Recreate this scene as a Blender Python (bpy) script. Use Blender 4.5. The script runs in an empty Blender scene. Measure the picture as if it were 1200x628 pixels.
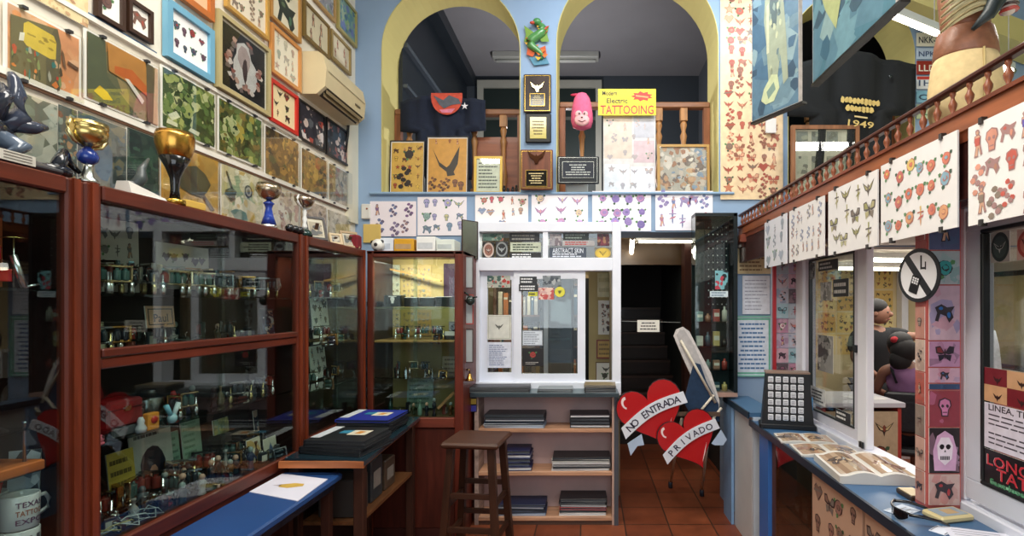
import bpy, math, random
from mathutils import Matrix, Vector
PI = math.pi
sc = bpy.context.scene
COL = sc.collection
# ------------------------------------------------------------------ camera
F, VX, VY, H = 600.0, 690.0, 358.0, 1.65      # focal length in pixels, vanishing point, eye height
cd = bpy.data.cameras.new('camera'); cam = bpy.data.objects.new('camera', cd); COL.objects.link(cam)
cam.location = (0, 0, H); cam.rotation_euler = (PI/2, 0, 0)
cd.sensor_fit = 'HORIZONTAL'; cd.sensor_width = 36; cd.lens = 36*F/1200
cd.shift_x = (600-VX)/1200; cd.shift_y = (VY-314)/1200; cd.clip_start = 0.05; cd.clip_end = 60
sc.camera = cam
# ------------------------------------------------------------------ world, daylight, exposure
w = bpy.data.worlds.new('world'); sc.world = w; w.use_nodes = True
w.node_tree.nodes['Background'].inputs[0].default_value = (.75, .85, 1, 1)
w.node_tree.nodes['Background'].inputs[1].default_value = .3
def area(name, loc, rot, sx, sy, power, col):
    l = bpy.data.lights.new(name, 'AREA'); l.shape = 'RECTANGLE'; l.size = sx; l.size_y = sy; l.energy = power; l.color = col
    o = bpy.data.objects.new(name, l); o.location = loc; o.rotation_euler = rot; COL.objects.link(o); return o
area('shopfront_daylight', (0.3, -1.9, 2.3), (math.radians(84), 0, 0), 3.2, 2.2, 44, (.86, .93, 1))
area('ceiling_tube_light', (-.3, 1.3, 4.2), (0, 0, 0), 2.6, 1.0, 95, (1, .96, .88))
area('wall_washing_tube_light', (.75, 3.2, 4.22), (math.radians(25), 0, 0), 2.2, .25, 30, (.9, .95, 1))
area('work_room_tube_light', (3.0, 4.6, 2.04), (0, 0, 0), 1.6, 1.2, 22, (1, .97, .9))
area('work_room_front_tube_light', (2.7, 2.2, 2.04), (0, 0, 0), 1.4, 1.2, 20, (1, .95, .95))
area('office_tube_light', (-.6, 5.4, 2.32), (0, 0, 0), 1.0, .5, 16, (1, .95, .85))
pl = bpy.data.lights.new('upstairs_fill_light', 'POINT'); pl.energy = 48; pl.color = (.95, .95, 1); pl.shadow_soft_size = .06  # unseen fill added to lift the dark upstairs ceiling, not a real lamp
po = bpy.data.objects.new('upstairs_fill_light', pl); po.location = (-.38, 5.4, 3.15); COL.objects.link(po)
area('rear_cabinet_fill_light', (-1.22, 3.70, 2.0), (math.radians(20), 0, 0), .5, .04, 7, (1, .93, .8))  # added fill to brighten the rear cabinet interior; no lamp is visible there
area('corner_cabinet_fill_light', (-1.70, 3.2, 2.0), (0, math.radians(0), 0), .05, .6, .5, (1, .93, .85))  # weaker added fill for the corner cabinet, without any fitting
vs = sc.view_settings; vs.view_transform = 'Standard'; vs.look = 'None'; vs.exposure = 0.35; vs.gamma = 1; vs.use_curve_mapping = False
sc.cycles.use_denoising = True
sc.cycles.max_bounces = 8; sc.cycles.transparent_max_bounces = 16; sc.cycles.caustics_reflective = False; sc.cycles.caustics_refractive = False
sc.cycles.sample_clamp_indirect = 4

# ------------------------------------------------------------------ colours and materials
def lin(c): return c/12.92 if c <= .04045 else ((c+.055)/1.055)**2.4
def C(h):
    if not isinstance(h, str): return h
    h = h.lstrip('#'); h = h if len(h) == 6 else ''.join(q*2 for q in h); return tuple(lin(int(h[i:i+2], 16)/255) for i in (0, 2, 4))+(1.0,)
def mixc(a, b, t): a = C(a); b = C(b); return tuple(a[i]*(1-t)+b[i]*t for i in range(3))+(1.0,)
MATS = {}
def mat(name, rough=.6, metal=0.0, noise=.12, nscale=(6, 6, 6), detail=3, bump=0.0, coat=0.0, spec=.5, fixed=None, emit=0.0, sheen=0.0):
    m = bpy.data.materials.new(name); m.use_nodes = True; nt = m.node_tree; N = nt.nodes; L = nt.links
    b = N['Principled BSDF']; b.inputs['Roughness'].default_value = rough; b.inputs['Metallic'].default_value = metal
    b.inputs['Coat Weight'].default_value = coat; b.inputs['Coat Roughness'].default_value = .06; b.inputs['Specular IOR Level'].default_value = spec
    b.inputs['Sheen Weight'].default_value = sheen
    if fixed: at = N.new('ShaderNodeRGB'); at.outputs[0].default_value = C(fixed); src = at.outputs[0]
    else: at = N.new('ShaderNodeAttribute'); at.attribute_name = 'Col'; src = at.outputs['Color']
    tc = N.new('ShaderNodeTexCoord'); mp = N.new('ShaderNodeMapping'); mp.inputs['Scale'].default_value = nscale
    ns = N.new('ShaderNodeTexNoise'); ns.inputs['Scale'].default_value = 1; ns.inputs['Detail'].default_value = detail
    L.new(tc.outputs['Object'], mp.inputs[0]); L.new(mp.outputs[0], ns.inputs['Vector'])
    mr = N.new('ShaderNodeMapRange'); mr.inputs['To Min'].default_value = 1-noise; mr.inputs['To Max'].default_value = 1+noise
    mr.inputs['From Min'].default_value = .25; mr.inputs['From Max'].default_value = .75
    L.new(ns.outputs[0], mr.inputs[0])
    mu = N.new('ShaderNodeVectorMath'); mu.operation = 'SCALE'; L.new(src, mu.inputs[0]); L.new(mr.outputs[0], mu.inputs['Scale'])
    L.new(mu.outputs[0], b.inputs['Base Color'])
    if bump:
        bp = N.new('ShaderNodeBump'); bp.inputs['Strength'].default_value = bump; bp.inputs['Distance'].default_value = .01
        L.new(ns.outputs[0], bp.inputs['Height']); L.new(bp.outputs[0], b.inputs['Normal'])
    if emit: L.new(src, b.inputs['Emission Color']); b.inputs['Emission Strength'].default_value = emit
    MATS[name] = m; return m
mat('matte', .75, noise=.08); mat('plaster', .85, noise=.05, nscale=(3, 3, 3), bump=.08); mat('satin', .38, noise=.06)
mat('gloss', .12, noise=.04, coat=.3); mat('metal', .25, 1.0, noise=.12, nscale=(20, 20, 20)); mat('paper', .55, noise=.05, nscale=(5, 5, 5))
mat('print', .42, noise=.12, nscale=(22, 22, 22), coat=.12); mat('cloth', .9, noise=.15, nscale=(30, 30, 30), sheen=.0, bump=.2)
mat('wood', .42, noise=.45, nscale=(26, 26, 3.0), detail=5, coat=.04, spec=.35); mat('woodh', .42, noise=.42, nscale=(26, 3.0, 26), detail=5, coat=.04, spec=.35)
mat('woodx', .45, noise=.35, nscale=(3, 26, 26), detail=5, coat=.1)
mat('skin', .5, noise=.06); mat('hair', .45, noise=.3, nscale=(60, 60, 8)); mat('alu', .35, 0.0, noise=.05, nscale=(4, 4, 4), spec=.6)
mat('lamp', .4, noise=0, emit=9.0); mat('leather', .4, noise=.2, nscale=(40, 40, 40), bump=.25)
def glassmat(name, tint, refl, rough=0.0):
    m = bpy.data.materials.new(name); m.use_nodes = True; nt = m.node_tree; N = nt.nodes; L = nt.links
    for n in list(N):
        if n.type != 'OUTPUT_MATERIAL': N.remove(n)
    out = [n for n in N if n.type == 'OUTPUT_MATERIAL'][0]
    tr = N.new('ShaderNodeBsdfTransparent'); tr.inputs[0].default_value = C(tint)
    gl = N.new('ShaderNodeBsdfAnisotropic'); gl.inputs['Roughness'].default_value = rough; gl.inputs[0].default_value = (1, 1, 1, 1)
    lw = N.new('ShaderNodeLayerWeight'); lw.inputs[0].default_value = .5
    pw = N.new('ShaderNodeMath'); pw.operation = 'POWER'; pw.inputs[1].default_value = 5; L.new(lw.outputs['Facing'], pw.inputs[0])
    fr = N.new('ShaderNodeMath'); fr.operation = 'MULTIPLY_ADD'; fr.inputs[1].default_value = .96; fr.inputs[2].default_value = .042; L.new(pw.outputs[0], fr.inputs[0])
    tc = N.new('ShaderNodeTexCoord'); ns = N.new('ShaderNodeTexNoise'); ns.inputs['Scale'].default_value = 2.0
    L.new(tc.outputs['Object'], ns.inputs['Vector'])
    ml = N.new('ShaderNodeMath'); ml.operation = 'MULTIPLY'; ml.inputs[1].default_value = refl
    m2 = N.new('ShaderNodeMapRange'); m2.inputs['To Min'].default_value = .85; m2.inputs['To Max'].default_value = 1.15
    L.new(ns.outputs[0], m2.inputs[0]); m3 = N.new('ShaderNodeMath'); m3.operation = 'MULTIPLY'; m3.use_clamp = True
    L.new(fr.outputs[0], ml.inputs[0]); L.new(ml.outputs[0], m3.inputs[0]); L.new(m2.outputs[0], m3.inputs[1])
    mx = N.new('ShaderNodeMixShader'); L.new(m3.outputs[0], mx.inputs[0]); L.new(tr.outputs[0], mx.inputs[1]); L.new(gl.outputs[0], mx.inputs[2])
    L.new(mx.outputs[0], out.inputs[0]); MATS[name] = m; return m
glassmat('glass', '#eef5f2', 1.05); glassmat('pglass', '#fbfcfb', 1.3); glassmat('wglass', '#f4f8f6', 1.5); glassmat('darkglass', '#c4d2ce', 1.5)
# terracotta floor tiles
m = bpy.data.materials.new('terracotta_tiles'); m.use_nodes = True; N = m.node_tree.nodes; L = m.node_tree.links; b = N['Principled BSDF']
tc = N.new('ShaderNodeTexCoord'); mp = N.new('ShaderNodeMapping'); mp.inputs['Location'].default_value = (.06, .1, 0)
br = N.new('ShaderNodeTexBrick'); br.offset = 0; br.squash = 1
br.inputs['Scale'].default_value = 1; br.inputs['Brick Width'].default_value = .33; br.inputs['Row Height'].default_value = .33; br.inputs['Mortar Size'].default_value = .006; br.inputs['Mortar Smooth'].default_value = .3
br.inputs['Color1'].default_value = C('#8f4c2f'); br.inputs['Color2'].default_value = C('#733822'); br.inputs['Mortar'].default_value = C('#3a2820')
ns = N.new('ShaderNodeTexNoise'); ns.inputs['Scale'].default_value = 7; ns.inputs['Detail'].default_value = 5
mr = N.new('ShaderNodeMapRange'); mr.inputs['To Min'].default_value = .55; mr.inputs['To Max'].default_value = 1.4
sm = N.new('ShaderNodeVectorMath'); sm.operation = 'SCALE'
L.new(tc.outputs['Object'], mp.inputs[0]); L.new(mp.outputs[0], br.inputs[0]); L.new(tc.outputs['Object'], ns.inputs['Vector'])
L.new(ns.outputs[0], mr.inputs[0]); L.new(br.outputs[0], sm.inputs[0]); L.new(mr.outputs[0], sm.inputs['Scale']); L.new(sm.outputs[0], b.inputs['Base Color'])
b.inputs['Roughness'].default_value = .38
MATS['tiles'] = m

# ------------------------------------------------------------------ mesh builder
class MB:
    def __init__(s): s.v = []; s.f = []; s.c = []; s.m = []; s.mats = []; s.sm = []; s.M = Matrix.Identity(4)
    def add(s, vs, fs, col, mt='matte', smooth=False):
        o = len(s.v); M = s.M; c = C(col)
        s.v += [tuple(M @ Vector(p)) for p in vs]
        if mt not in s.mats: s.mats.append(mt)
        k = s.mats.index(mt)
        for f in fs: s.f.append(tuple(o+i for i in f)); s.c.append(c); s.m.append(k); s.sm.append(smooth)
        return s
    def at(s, loc=(0, 0, 0), rz=0, rx=0, ry=0, sc=1):
        s.M = Matrix.Translation(loc) @ Matrix.Rotation(rz, 4, 'Z') @ Matrix.Rotation(ry, 4, 'Y') @ Matrix.Rotation(rx, 4, 'X') @ Matrix.Scale(sc, 4); return s
    def box(s, x0, x1, y0, y1, z0, z1, col, mt='matte', bv=0):
        if x0 > x1: x0, x1 = x1, x0
        if y0 > y1: y0, y1 = y1, y0
        if z0 > z1: z0, z1 = z1, z0
        if bv:
            b = min(bv, (x1-x0)*.45, (y1-y0)*.45, (z1-z0)*.45); vs = []
            for (xa, xb, ya, yb, z) in ((x0+b, x1-b, y0+b, y1-b, z0), (x0, x1, y0, y1, z0+b), (x0, x1, y0, y1, z1-b), (x0+b, x1-b, y0+b, y1-b, z1)):
                q = b if (xa == x0) else b*.4
                vs += [(xa+q, ya, z), (xb-q, ya, z), (xb, ya+q, z), (xb, yb-q, z), (xb-q, yb, z), (xa+q, yb, z), (xa, yb-q, z), (xa, ya+q, z)]
            fs = [tuple(range(7, -1, -1)), tuple(range(24, 32))]
            for r in range(3):
                for i in range(8): fs.append((r*8+i, r*8+(i+1) % 8, r*8+8+(i+1) % 8, r*8+8+i))
            return s.add(vs, fs, col, mt)
        vs = [(x0, y0, z0), (x1, y0, z0), (x1, y1, z0), (x0, y1, z0), (x0, y0, z1), (x1, y0, z1), (x1, y1, z1), (x0, y1, z1)]
        return s.add(vs, [(3, 2, 1, 0), (4, 5, 6, 7), (0, 1, 5, 4), (1, 2, 6, 5), (2, 3, 7, 6), (3, 0, 4, 7)], col, mt)
    def poly(s, pts, col, mt='print'):   # flat n-gon of 3D points
        return s.add(pts, [tuple(range(len(pts)))], col, mt)
    def face2(s, pts, y, col, mt='print'):  # polygon in the x-z plane
        return s.add([(p[0], y, p[1]) for p in pts], [tuple(range(len(pts)))], col, mt)
    def prism(s, pts, y0, y1, col, mt='matte'):   # x-z outline extruded along y
        n = len(pts); vs = [(p[0], y0, p[1]) for p in pts]+[(p[0], y1, p[1]) for p in pts]
        return s.add(vs, [tuple(range(n)), tuple(range(2*n-1, n-1, -1))]+[(i, (i+1) % n, n+(i+1) % n, n+i) for i in range(n)], col, mt)
    def lathe(s, prof, cx=0, cy=0, z=0, n=16, col='#888888', mt='satin', sx=1, sy=1, smooth=True):
        vs = []; fs = []; k = len(prof)
        for r, h in prof:
            for i in range(n): a = 2*PI*i/n; vs.append((cx+r*math.cos(a)*sx, cy+r*math.sin(a)*sy, z+h))
        for j in range(k-1):
            for i in range(n): fs.append((j*n+i, j*n+(i+1) % n, (j+1)*n+(i+1) % n, (j+1)*n+i))
        fs.append(tuple(range(n-1, -1, -1))); fs.append(tuple(range((k-1)*n, k*n)))
        return s.add(vs, fs, col, mt, smooth)
    def ell(s, c, r, col, mt='satin', n=12, m=7):
        prof = [(max(1e-4, math.sin(PI*j/m)), -math.cos(PI*j/m)) for j in range(m+1)]
        vs = []; fs = []
        for pr, ph in prof:
            for i in range(n): a = 2*PI*i/n; vs.append((c[0]+r[0]*pr*math.cos(a), c[1]+r[1]*pr*math.sin(a), c[2]+r[2]*ph))
        for j in range(m):
            for i in range(n): fs.append((j*n+i, j*n+(i+1) % n, (j+1)*n+(i+1) % n, (j+1)*n+i))
        return s.add(vs, fs, col, mt, True)
    def tube(s, pts, r, col, mt='satin', n=8, closed=False):
        pts = [Vector(p) for p in pts]; rs = r if isinstance(r, (list, tuple)) else [r]*len(pts); vs = []; fs = []; k = len(pts)
        up = Vector((0, 0, 1))
        for i, p in enumerate(pts):
            a = pts[(i-1) % k] if closed or i > 0 else pts[0]; b = pts[(i+1) % k] if closed or i < k-1 else pts[-1]
            d = (b-a).normalized() if (b-a).length > 1e-9 else Vector((0, 0, 1))
            u = d.cross(up)
            if u.length < .05: u = d.cross(Vector((0, 1, 0)))
            u.normalize(); w_ = u.cross(d)
            for j in range(n): t = 2*PI*j/n; vs.append(tuple(p+(u*math.cos(t)+w_*math.sin(t))*rs[i]))
        for i in range(k if closed else k-1):
            for j in range(n): q = (i+1) % k; fs.append((i*n+j, i*n+(j+1) % n, q*n+(j+1) % n, q*n+j))
        if not closed: fs.append(tuple(range(n-1, -1, -1))); fs.append(tuple(range((k-1)*n, k*n)))
        return s.add(vs, fs, col, mt, True)
    def bar(s, a, b, wx, wy, col, mt='wood'):   # square bar between two points
        a = Vector(a); b = Vector(b); d = (b-a).normalized(); u = d.cross(Vector((0, 1, 0)))
        if u.length < .05: u = d.cross(Vector((1, 0, 0)))
        u.normalize(); v = u.cross(d); vs = []
        for p in (a, b):
            for i, j in ((-1, -1), (1, -1), (1, 1), (-1, 1)): vs.append(tuple(p+u*i*wx/2+v*j*wy/2))
        return s.add(vs, [(3, 2, 1, 0), (4, 5, 6, 7), (0, 1, 5, 4), (1, 2, 6, 5), (2, 3, 7, 6), (3, 0, 4, 7)], col, mt)
    def ring(s, w_, h, t, y0, y1, col, mt='wood', cx=0, cz=0):   # rectangular frame in x-z
        s.box(cx-w_/2, cx+w_/2, y0, y1, cz+h/2-t, cz+h/2, col, mt); s.box(cx-w_/2, cx+w_/2, y0, y1, cz-h/2, cz-h/2+t, col, mt)
        s.box(cx-w_/2, cx-w_/2+t, y0, y1, cz-h/2+t, cz+h/2-t, col, mt); s.box(cx+w_/2-t, cx+w_/2, y0, y1, cz-h/2+t, cz+h/2-t, col, mt); return s
    def text(s, body, size, cx, cz, y, col, mt='print', squash=1, rot=0, wid=None):   # centred text in x-z facing -y
        vs, fs = textgeo(body); xs = [p[0] for p in vs]; zs = [p[1] for p in vs]
        mx = (min(xs)+max(xs))/2; mz = (min(zs)+max(zs))/2; q = size
        if wid: squash = wid/((max(xs)-min(xs))*q)
        ca, sa = math.cos(rot), math.sin(rot); out = []
        for p in vs: a = (p[0]-mx)*q*squash; bb = (p[1]-mz)*q; out.append((cx+a*ca-bb*sa, y, cz+a*sa+bb*ca))
        return s.add(out, fs, col, mt)
    def build(s, name, parent=None, loc=(0, 0, 0), rz=0, label=None, cat=None, group=None, kind=None, rot=None):
        me = bpy.data.meshes.new(name); me.from_pydata(s.v, [], s.f)
        for k in s.mats: me.materials.append(MATS[k])
        me.polygons.foreach_set('material_index', s.m); me.polygons.foreach_set('use_smooth', s.sm)
        at = me.color_attributes.new('Col', 'FLOAT_COLOR', 'CORNER'); buf = []
        for f, c in zip(s.f, s.c): buf += list(c)*len(f)
        at.data.foreach_set('color', buf); me.update()
        o = bpy.data.objects.new(name, me); COL.objects.link(o); o.location = loc; o.rotation_euler = rot or (0, 0, rz)
        if parent: o.parent = parent
        return tag(o, label, cat, group, kind)
TG = {}
def textgeo(body):
    if body in TG: return TG[body]
    cu = bpy.data.curves.new('t', 'FONT'); cu.body = body; cu.size = 1; cu.resolution_u = 2; cu.offset = .012
    o = bpy.data.objects.new('t', cu); COL.objects.link(o); bpy.context.view_layer.update()
    me = o.evaluated_get(bpy.context.evaluated_depsgraph_get()).to_mesh()
    r = ([tuple(v.co) for v in me.vertices], [tuple(p.vertices) for p in me.polygons])
    bpy.data.objects.remove(o); bpy.data.curves.remove(cu); TG[body] = r; return r
def tag(o, label=None, cat=None, group=None, kind=None):
    if label: o['label'] = label
    if cat: o['category'] = cat
    if group: o['group'] = group
    if kind: o['kind'] = kind
    return o
def thing(name, label, cat, loc=(0, 0, 0), rz=0, group=None, rot=None):
    o = bpy.data.objects.new(name, None); COL.objects.link(o); o.empty_display_size = .05
    o.location = loc; o.rotation_euler = rot or (0, 0, rz); return tag(o, label, cat, group)
def struct(name, b, **k): return b.build(name, kind='structure', **k)
def dup(root, loc, rz=0, label=None, group=None, rot=None, scale=None):
    r = root.copy(); COL.objects.link(r); r.location = loc; r.rotation_euler = rot or (0, 0, rz)
    if scale: r.scale = (scale,)*3 if isinstance(scale, (int, float)) else scale
    if label: r['label'] = label
    if group: r['group'] = group
    for ch in root.children:
        c = ch.copy(); COL.objects.link(c); c.parent = r
        for g in ch.children: d = g.copy(); COL.objects.link(d); d.parent = c
    return r
def XY(px, py, Y): return ((px-VX)*Y/F, H-(py-VY)*Y/F)
def YL(px, X): return X*F/(px-VX)
def ZL(px, py, X): return H-(py-VY)*X/(px-VX)

# ------------------------------------------------------------------ flat artwork: flash motifs, scenes, text lines
def blobpts(cx, cz, rx, rz, rng, n=9, jit=.22):
    a0 = rng.random()*6; return [(cx+rx*math.cos(a0+2*PI*i/n)*(1+rng.uniform(-jit, jit)), cz+rz*math.sin(a0+2*PI*i/n)*(1+rng.uniform(-jit, jit))) for i in range(n)]
def motif(b, cx, cz, s, y, rng, pal, kind=None, ink='#5a5052'):
    k = kind or rng.choice(['rose', 'skull', 'heart', 'bird', 'dagger', 'figure', 'star', 'fly', 'panther', 'snake'])
    p = lambda: rng.choice(pal); y1, y2, y3 = y-.0004, y-.0008, y-.0012
    S = lambda pts: [(cx+u*s, cz+v*s) for u, v in pts]
    if k == 'rose':
        c1 = p()
        for a in (.6, 2.6, 4.4): b.face2([(cx+s*.35*math.cos(a), cz+s*.35*math.sin(a)), (cx+s*.95*math.cos(a-.25), cz+s*.95*math.sin(a-.25)), (cx+s*1.15*math.cos(a), cz+s*1.15*math.sin(a)), (cx+s*.95*math.cos(a+.25), cz+s*.95*math.sin(a+.25))], y1, rng.choice(['#4f7a4a', '#5f8f5a', '#38563c']))
        b.face2(blobpts(cx, cz, s*.72, s*.72, rng, 10, .12), y2, ink); b.face2(blobpts(cx, cz, s*.64, s*.64, rng, 10, .12), y3, c1)
        b.face2(blobpts(cx+s*.05, cz, s*.34, s*.3, rng, 7), y3-.0004, ink); b.face2(blobpts(cx+s*.05, cz+s*.03, s*.26, s*.22, rng, 7), y3-.0008, p())
    elif k == 'skull':
        b.face2(S([(-.6, .3), (-.5, .8), (0, 1), (.5, .8), (.6, .3), (.35, -.1), (.3, -.7), (-.3, -.7), (-.35, -.1)]), y1, ink)
        b.face2(S([(-.5, .3), (-.4, .72), (0, .9), (.4, .72), (.5, .3), (.27, -.1), (.22, -.6), (-.22, -.6), (-.27, -.1)]), y2, p())
        for d in (-.22, .22): b.face2(blobpts(cx+d*s, cz+.25*s, .15*s, .17*s, rng, 6), y3, ink)
        b.face2(S([(-.2, -.28), (.2, -.28), (.2, -.36), (-.2, -.36)]), y3, ink)
    elif k == 'heart':
        hp = [(0, -.9), (-.75, 0), (-.85, .45), (-.5, .8), (0, .5), (.5, .8), (.85, .45), (.75, 0)]
        b.face2(S(hp), y1, ink); b.face2(S([(u*.87, v*.87) for u, v in hp]), y2, p())
        b.face2(S([(-1, -.1), (1, .2), (1, .45), (-1, .15)]), y3, p())
    elif k == 'bird':
        b.face2(S([(-1.1, .7), (-.2, .1), (0, .35), (.25, .1), (1.15, .75), (.5, -.25), (.15, -.4), (0, -.95), (-.2, -.4), (-.6, -.2)]), y1, ink)
        b.face2(S([(-.85, .45), (-.2, 0), (.2, 0), (.9, .5), (.4, -.22), (-.4, -.22)]), y2, p()); b.face2(blobpts(cx, cz, s*.16, s*.4, rng, 7), y3, p())
    elif k == 'dagger':
        b.face2(S([(-.12, .3), (.12, .3), (.1, -.7), (0, -1.1), (-.1, -.7)]), y1, p()); b.face2(S([(-.5, .3), (.5, .3), (.5, .45), (-.5, .45)]), y2, ink)
        b.face2(S([(-.1, .45), (.1, .45), (.12, 1), (-.12, 1)]), y2, p()); b.face2(S([(-.5, -.4), (-.2, -.1), (.5, .1), (.3, -.2)]), y2, p())
    elif k == 'figure':
        b.face2(S([(-.3, .55), (-.35, .1), (-.15, -.2), (-.35, -1.1), (.05, -1.1), (.1, -.4), (.3, -1.05), (.5, -1), (.3, -.1), (.35, .4), (.15, .6)]), y1, ink)
        b.face2(S([(-.22, .5), (-.25, .1), (-.08, -.2), (-.24, -1), (0, -1), (.08, -.4), (.32, -.95), (.22, -.1), (.26, .4), (.1, .55)]), y2, '#d9a98a')
        b.face2(S([(-.25, .35), (-.22, -.25), (.22, -.25), (.25, .35)]), y3, p()); b.face2(blobpts(cx, cz+s*.78, s*.22, s*.25, rng, 7), y2, ink); b.face2(blobpts(cx+.03*s, cz+s*.74, s*.12, s*.14, rng, 6), y3, '#d9a98a')
    elif k == 'star':
        pts = []
        for i in range(10): a = PI/2+i*PI/5; r = 1 if i % 2 == 0 else .42; pts.append((r*math.cos(a), r*math.sin(a)))
        b.face2(S(pts), y1, ink); b.face2(S([(u*.8, v*.8) for u, v in pts]), y2, p())
    elif k == 'fly':
        for d in (-1, 1):
            b.face2(S([(0, .1), (d*.5, .9), (d*1.05, .8), (d*.95, .1), (d*.4, -.05)]), y1, ink); b.face2(S([(d*.15, .15), (d*.5, .75), (d*.9, .7), (d*.8, .2)]), y2, p())
            b.face2(S([(0, -.05), (d*.75, -.1), (d*.6, -.8), (d*.15, -.5)]), y1, p())
        b.face2(blobpts(cx, cz, s*.1, s*.6, rng, 7, .1), y3, ink)
    elif k == 'panther':
        b.face2(S([(-.9, .5), (-.3, .8), (.2, .5), (.9, .6), (.6, .1), (.8, -.4), (.4, -.9), (.1, -.3), (-.4, -.1), (-.6, -.8), (-.9, -.7), (-.7, 0)]), y1, ink)
        b.face2(blobpts(cx-.35*s, cz+.4*s, .2*s, .15*s, rng, 7), y2, p()); b.face2(blobpts(cx+.35*s, cz-.2*s, .16*s, .3*s, rng, 7), y2, p())
    else:
        c1 = p(); prev = None
        for i in range(9):
            u = math.sin(i*1.25)*.55; v = 1-i*.25; b.face2(blobpts(cx+u*s, cz+v*s, .3*s, .26*s, rng, 7, .1), y1-i*.0001, ink if i % 2 else c1)
def grid(b, w_, h, y, nx, ny, rng, pal, kinds=None, ink='#5a5052', s=None, jit=.2, cx=0, cz=0):
    s = s or min(w_/nx, h/ny)*.43
    for j in range(ny):
        for i in range(nx):
            u = cx-w_/2+w_*(i+.5+rng.uniform(-jit, jit))/nx; v = cz-h/2+h*(j+.5+rng.uniform(-jit, jit))/ny
            motif(b, u, v, s*rng.uniform(.85, 1.12), y, rng, pal, rng.choice(kinds) if kinds else None, ink)
def scene_art(b, w_, h, y, rng, bg, pal, n=60, big=.28, small=.03, cx=0, cz=0):
    b.face2([(cx-w_/2, cz-h/2), (cx+w_/2, cz-h/2), (cx+w_/2, cz+h/2), (cx-w_/2, cz+h/2)], y, bg)
    for i in range(n):
        t = i/max(1, n-1); r = (big*(1-t)+small*t)*min(w_, h)*rng.uniform(.6, 1.2)
        u = rng.uniform(-w_/2, w_/2); v = rng.uniform(-h/2, h/2); pts = blobpts(u, v, r*rng.uniform(.6, 1.4), r*rng.uniform(.6, 1.4), rng, rng.choice([4, 5, 7, 9]), .3)
        pts = [(cx+max(-w_/2, min(w_/2, a)), cz+max(-h/2, min(h/2, c))) for a, c in pts]
        b.face2(pts, y-.00003*(i+1), rng.choice(pal))
def lines(b, x0, x1, z1, z0, n, y, col, rng, th=.35, ragged=.35, centre=False):
    dz = (z1-z0)/n
    for i in range(n):
        z = z1-dz*(i+.5); l = (x1-x0)*(1-rng.random()*ragged); xa = x0 if not centre else (x0+x1-l)/2; x = xa
        while x < xa+l:
            wl = min(rng.uniform(.08, .2)*(x1-x0), xa+l-x)
            b.face2([(x, z-dz*th/2), (x+wl*.86, z-dz*th/2), (x+wl*.86, z+dz*th/2), (x, z+dz*th/2)], y, col); x += wl
def rect(b, x0, x1, z0, z1, y, col, mt='print'): b.face2([(x0, z0), (x1, z0), (x1, z1), (x0, z1)], y, col, mt)
SOFT = ['#c8a0b4', '#9fa6c6', '#d0a49a', '#8e88b8', '#b3c0b4', '#d4bf8e', '#bb8fa0']
VIV = ['#c0392e', '#d98a3a', '#4f8a50', '#3f6ba8', '#d6b440', '#b8503a']
# ================================================================== THE SHELL
BLUE = '#90a9c6'; BLUE2 = '#7f9db8'; YEL = '#cfc27c'; CREAM = '#e6dcc6'
YB, TH = 4.1, .35
b = MB(); b.box(-1.95, 4.3, -2.1, 8.2, -.08, 0, '#8a4a30', 'tiles'); struct('floor', b)
b = MB(); b.box(-1.97, -1.87, -2.1, YB, 0, 4.4, '#e9e0cf', 'plaster'); struct('wall_left', b)
b = MB()
for x0, x1, z0, z1 in ((-1.97, -.936, 0, 2.54), (-.936, .235, 0, .98), (-.936, 1.14, 2.238, 2.54), (1.14, 1.5, 0, 2.54), (1.5, 4.3, 2.12, 2.54),
                       (-1.97, -1.66, 2.54, 4.4), (-.547, -.26, 2.54, 4.4), (1.039, 1.592, 2.54, 4.4), (2.61, 4.3, 2.54, 4.4)):
    b.box(x0, x1, YB, YB+TH, z0, z1, BLUE, 'plaster')
ARCH = [(-1.66, -.547, 3.70), (-.26, 1.039, 3.76), (1.592, 2.61, 3.66)]
for x0, x1, zs in ARCH:
    cx, r = (x0+x1)/2, (x1-x0)/2; n = 28; P = [(cx-r*math.cos(PI*i/n), zs+r*math.sin(PI*i/n)) for i in range(n+1)]
    for i in range(n): b.prism([P[i], P[i+1], (P[i+1][0], 4.4), (P[i][0], 4.4)], YB, YB+TH, BLUE, 'plaster')
struct('wall_back', b)
for k, (x0, x1, zs) in enumerate(ARCH):      # yellow painted reveals of the arches
    cx, r = (x0+x1)/2, (x1-x0)/2-.006; n = 28; P = [(cx-r, 2.545)]+[(cx-r*math.cos(PI*i/n), zs+r*math.sin(PI*i/n)) for i in range(n+1)]+[(cx+r, 2.545)]
    q = [(cx-r-.006, 2.545)]+[(cx-(r+.006)*math.cos(PI*i/n), zs+(r+.006)*math.sin(PI*i/n)) for i in range(n+1)]+[(cx+r+.006, 2.545)]
    b = MB()
    for i in range(len(P)-1): b.prism([P[i], P[i+1], q[i+1], q[i]], YB-.004, YB+TH+.004, YEL, 'plaster')
    struct('trim_%d' % (k+1), b)
b = MB(); b.box(-1.75, 1.16, YB-.03, YB+TH+.02, 2.535, 2.555, '#8fabc6', 'plaster', .006); struct('trim_sill', b)
b = MB(); b.box(-1.97, 4.4, -2.1, 4.45, 4.4, 4.5, '#d8dcd8', 'plaster'); struct('ceiling', b)
b = MB(); b.box(-1.97, -1.3, -2.2, -2.1, 0, 4.4, '#d8d4c4', 'plaster'); b.box(1.95, 4.3, -2.2, -2.1, 0, 4.4, '#d8d4c4', 'plaster'); b.box(-1.3, 1.95, -2.2, -2.1, 3.4, 4.4, '#d8d4c4', 'plaster'); b.box(-1.3, 1.95, -2.2, -2.1, 0, .5, '#d8d4c4', 'plaster'); struct('wall_front', b)
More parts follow.
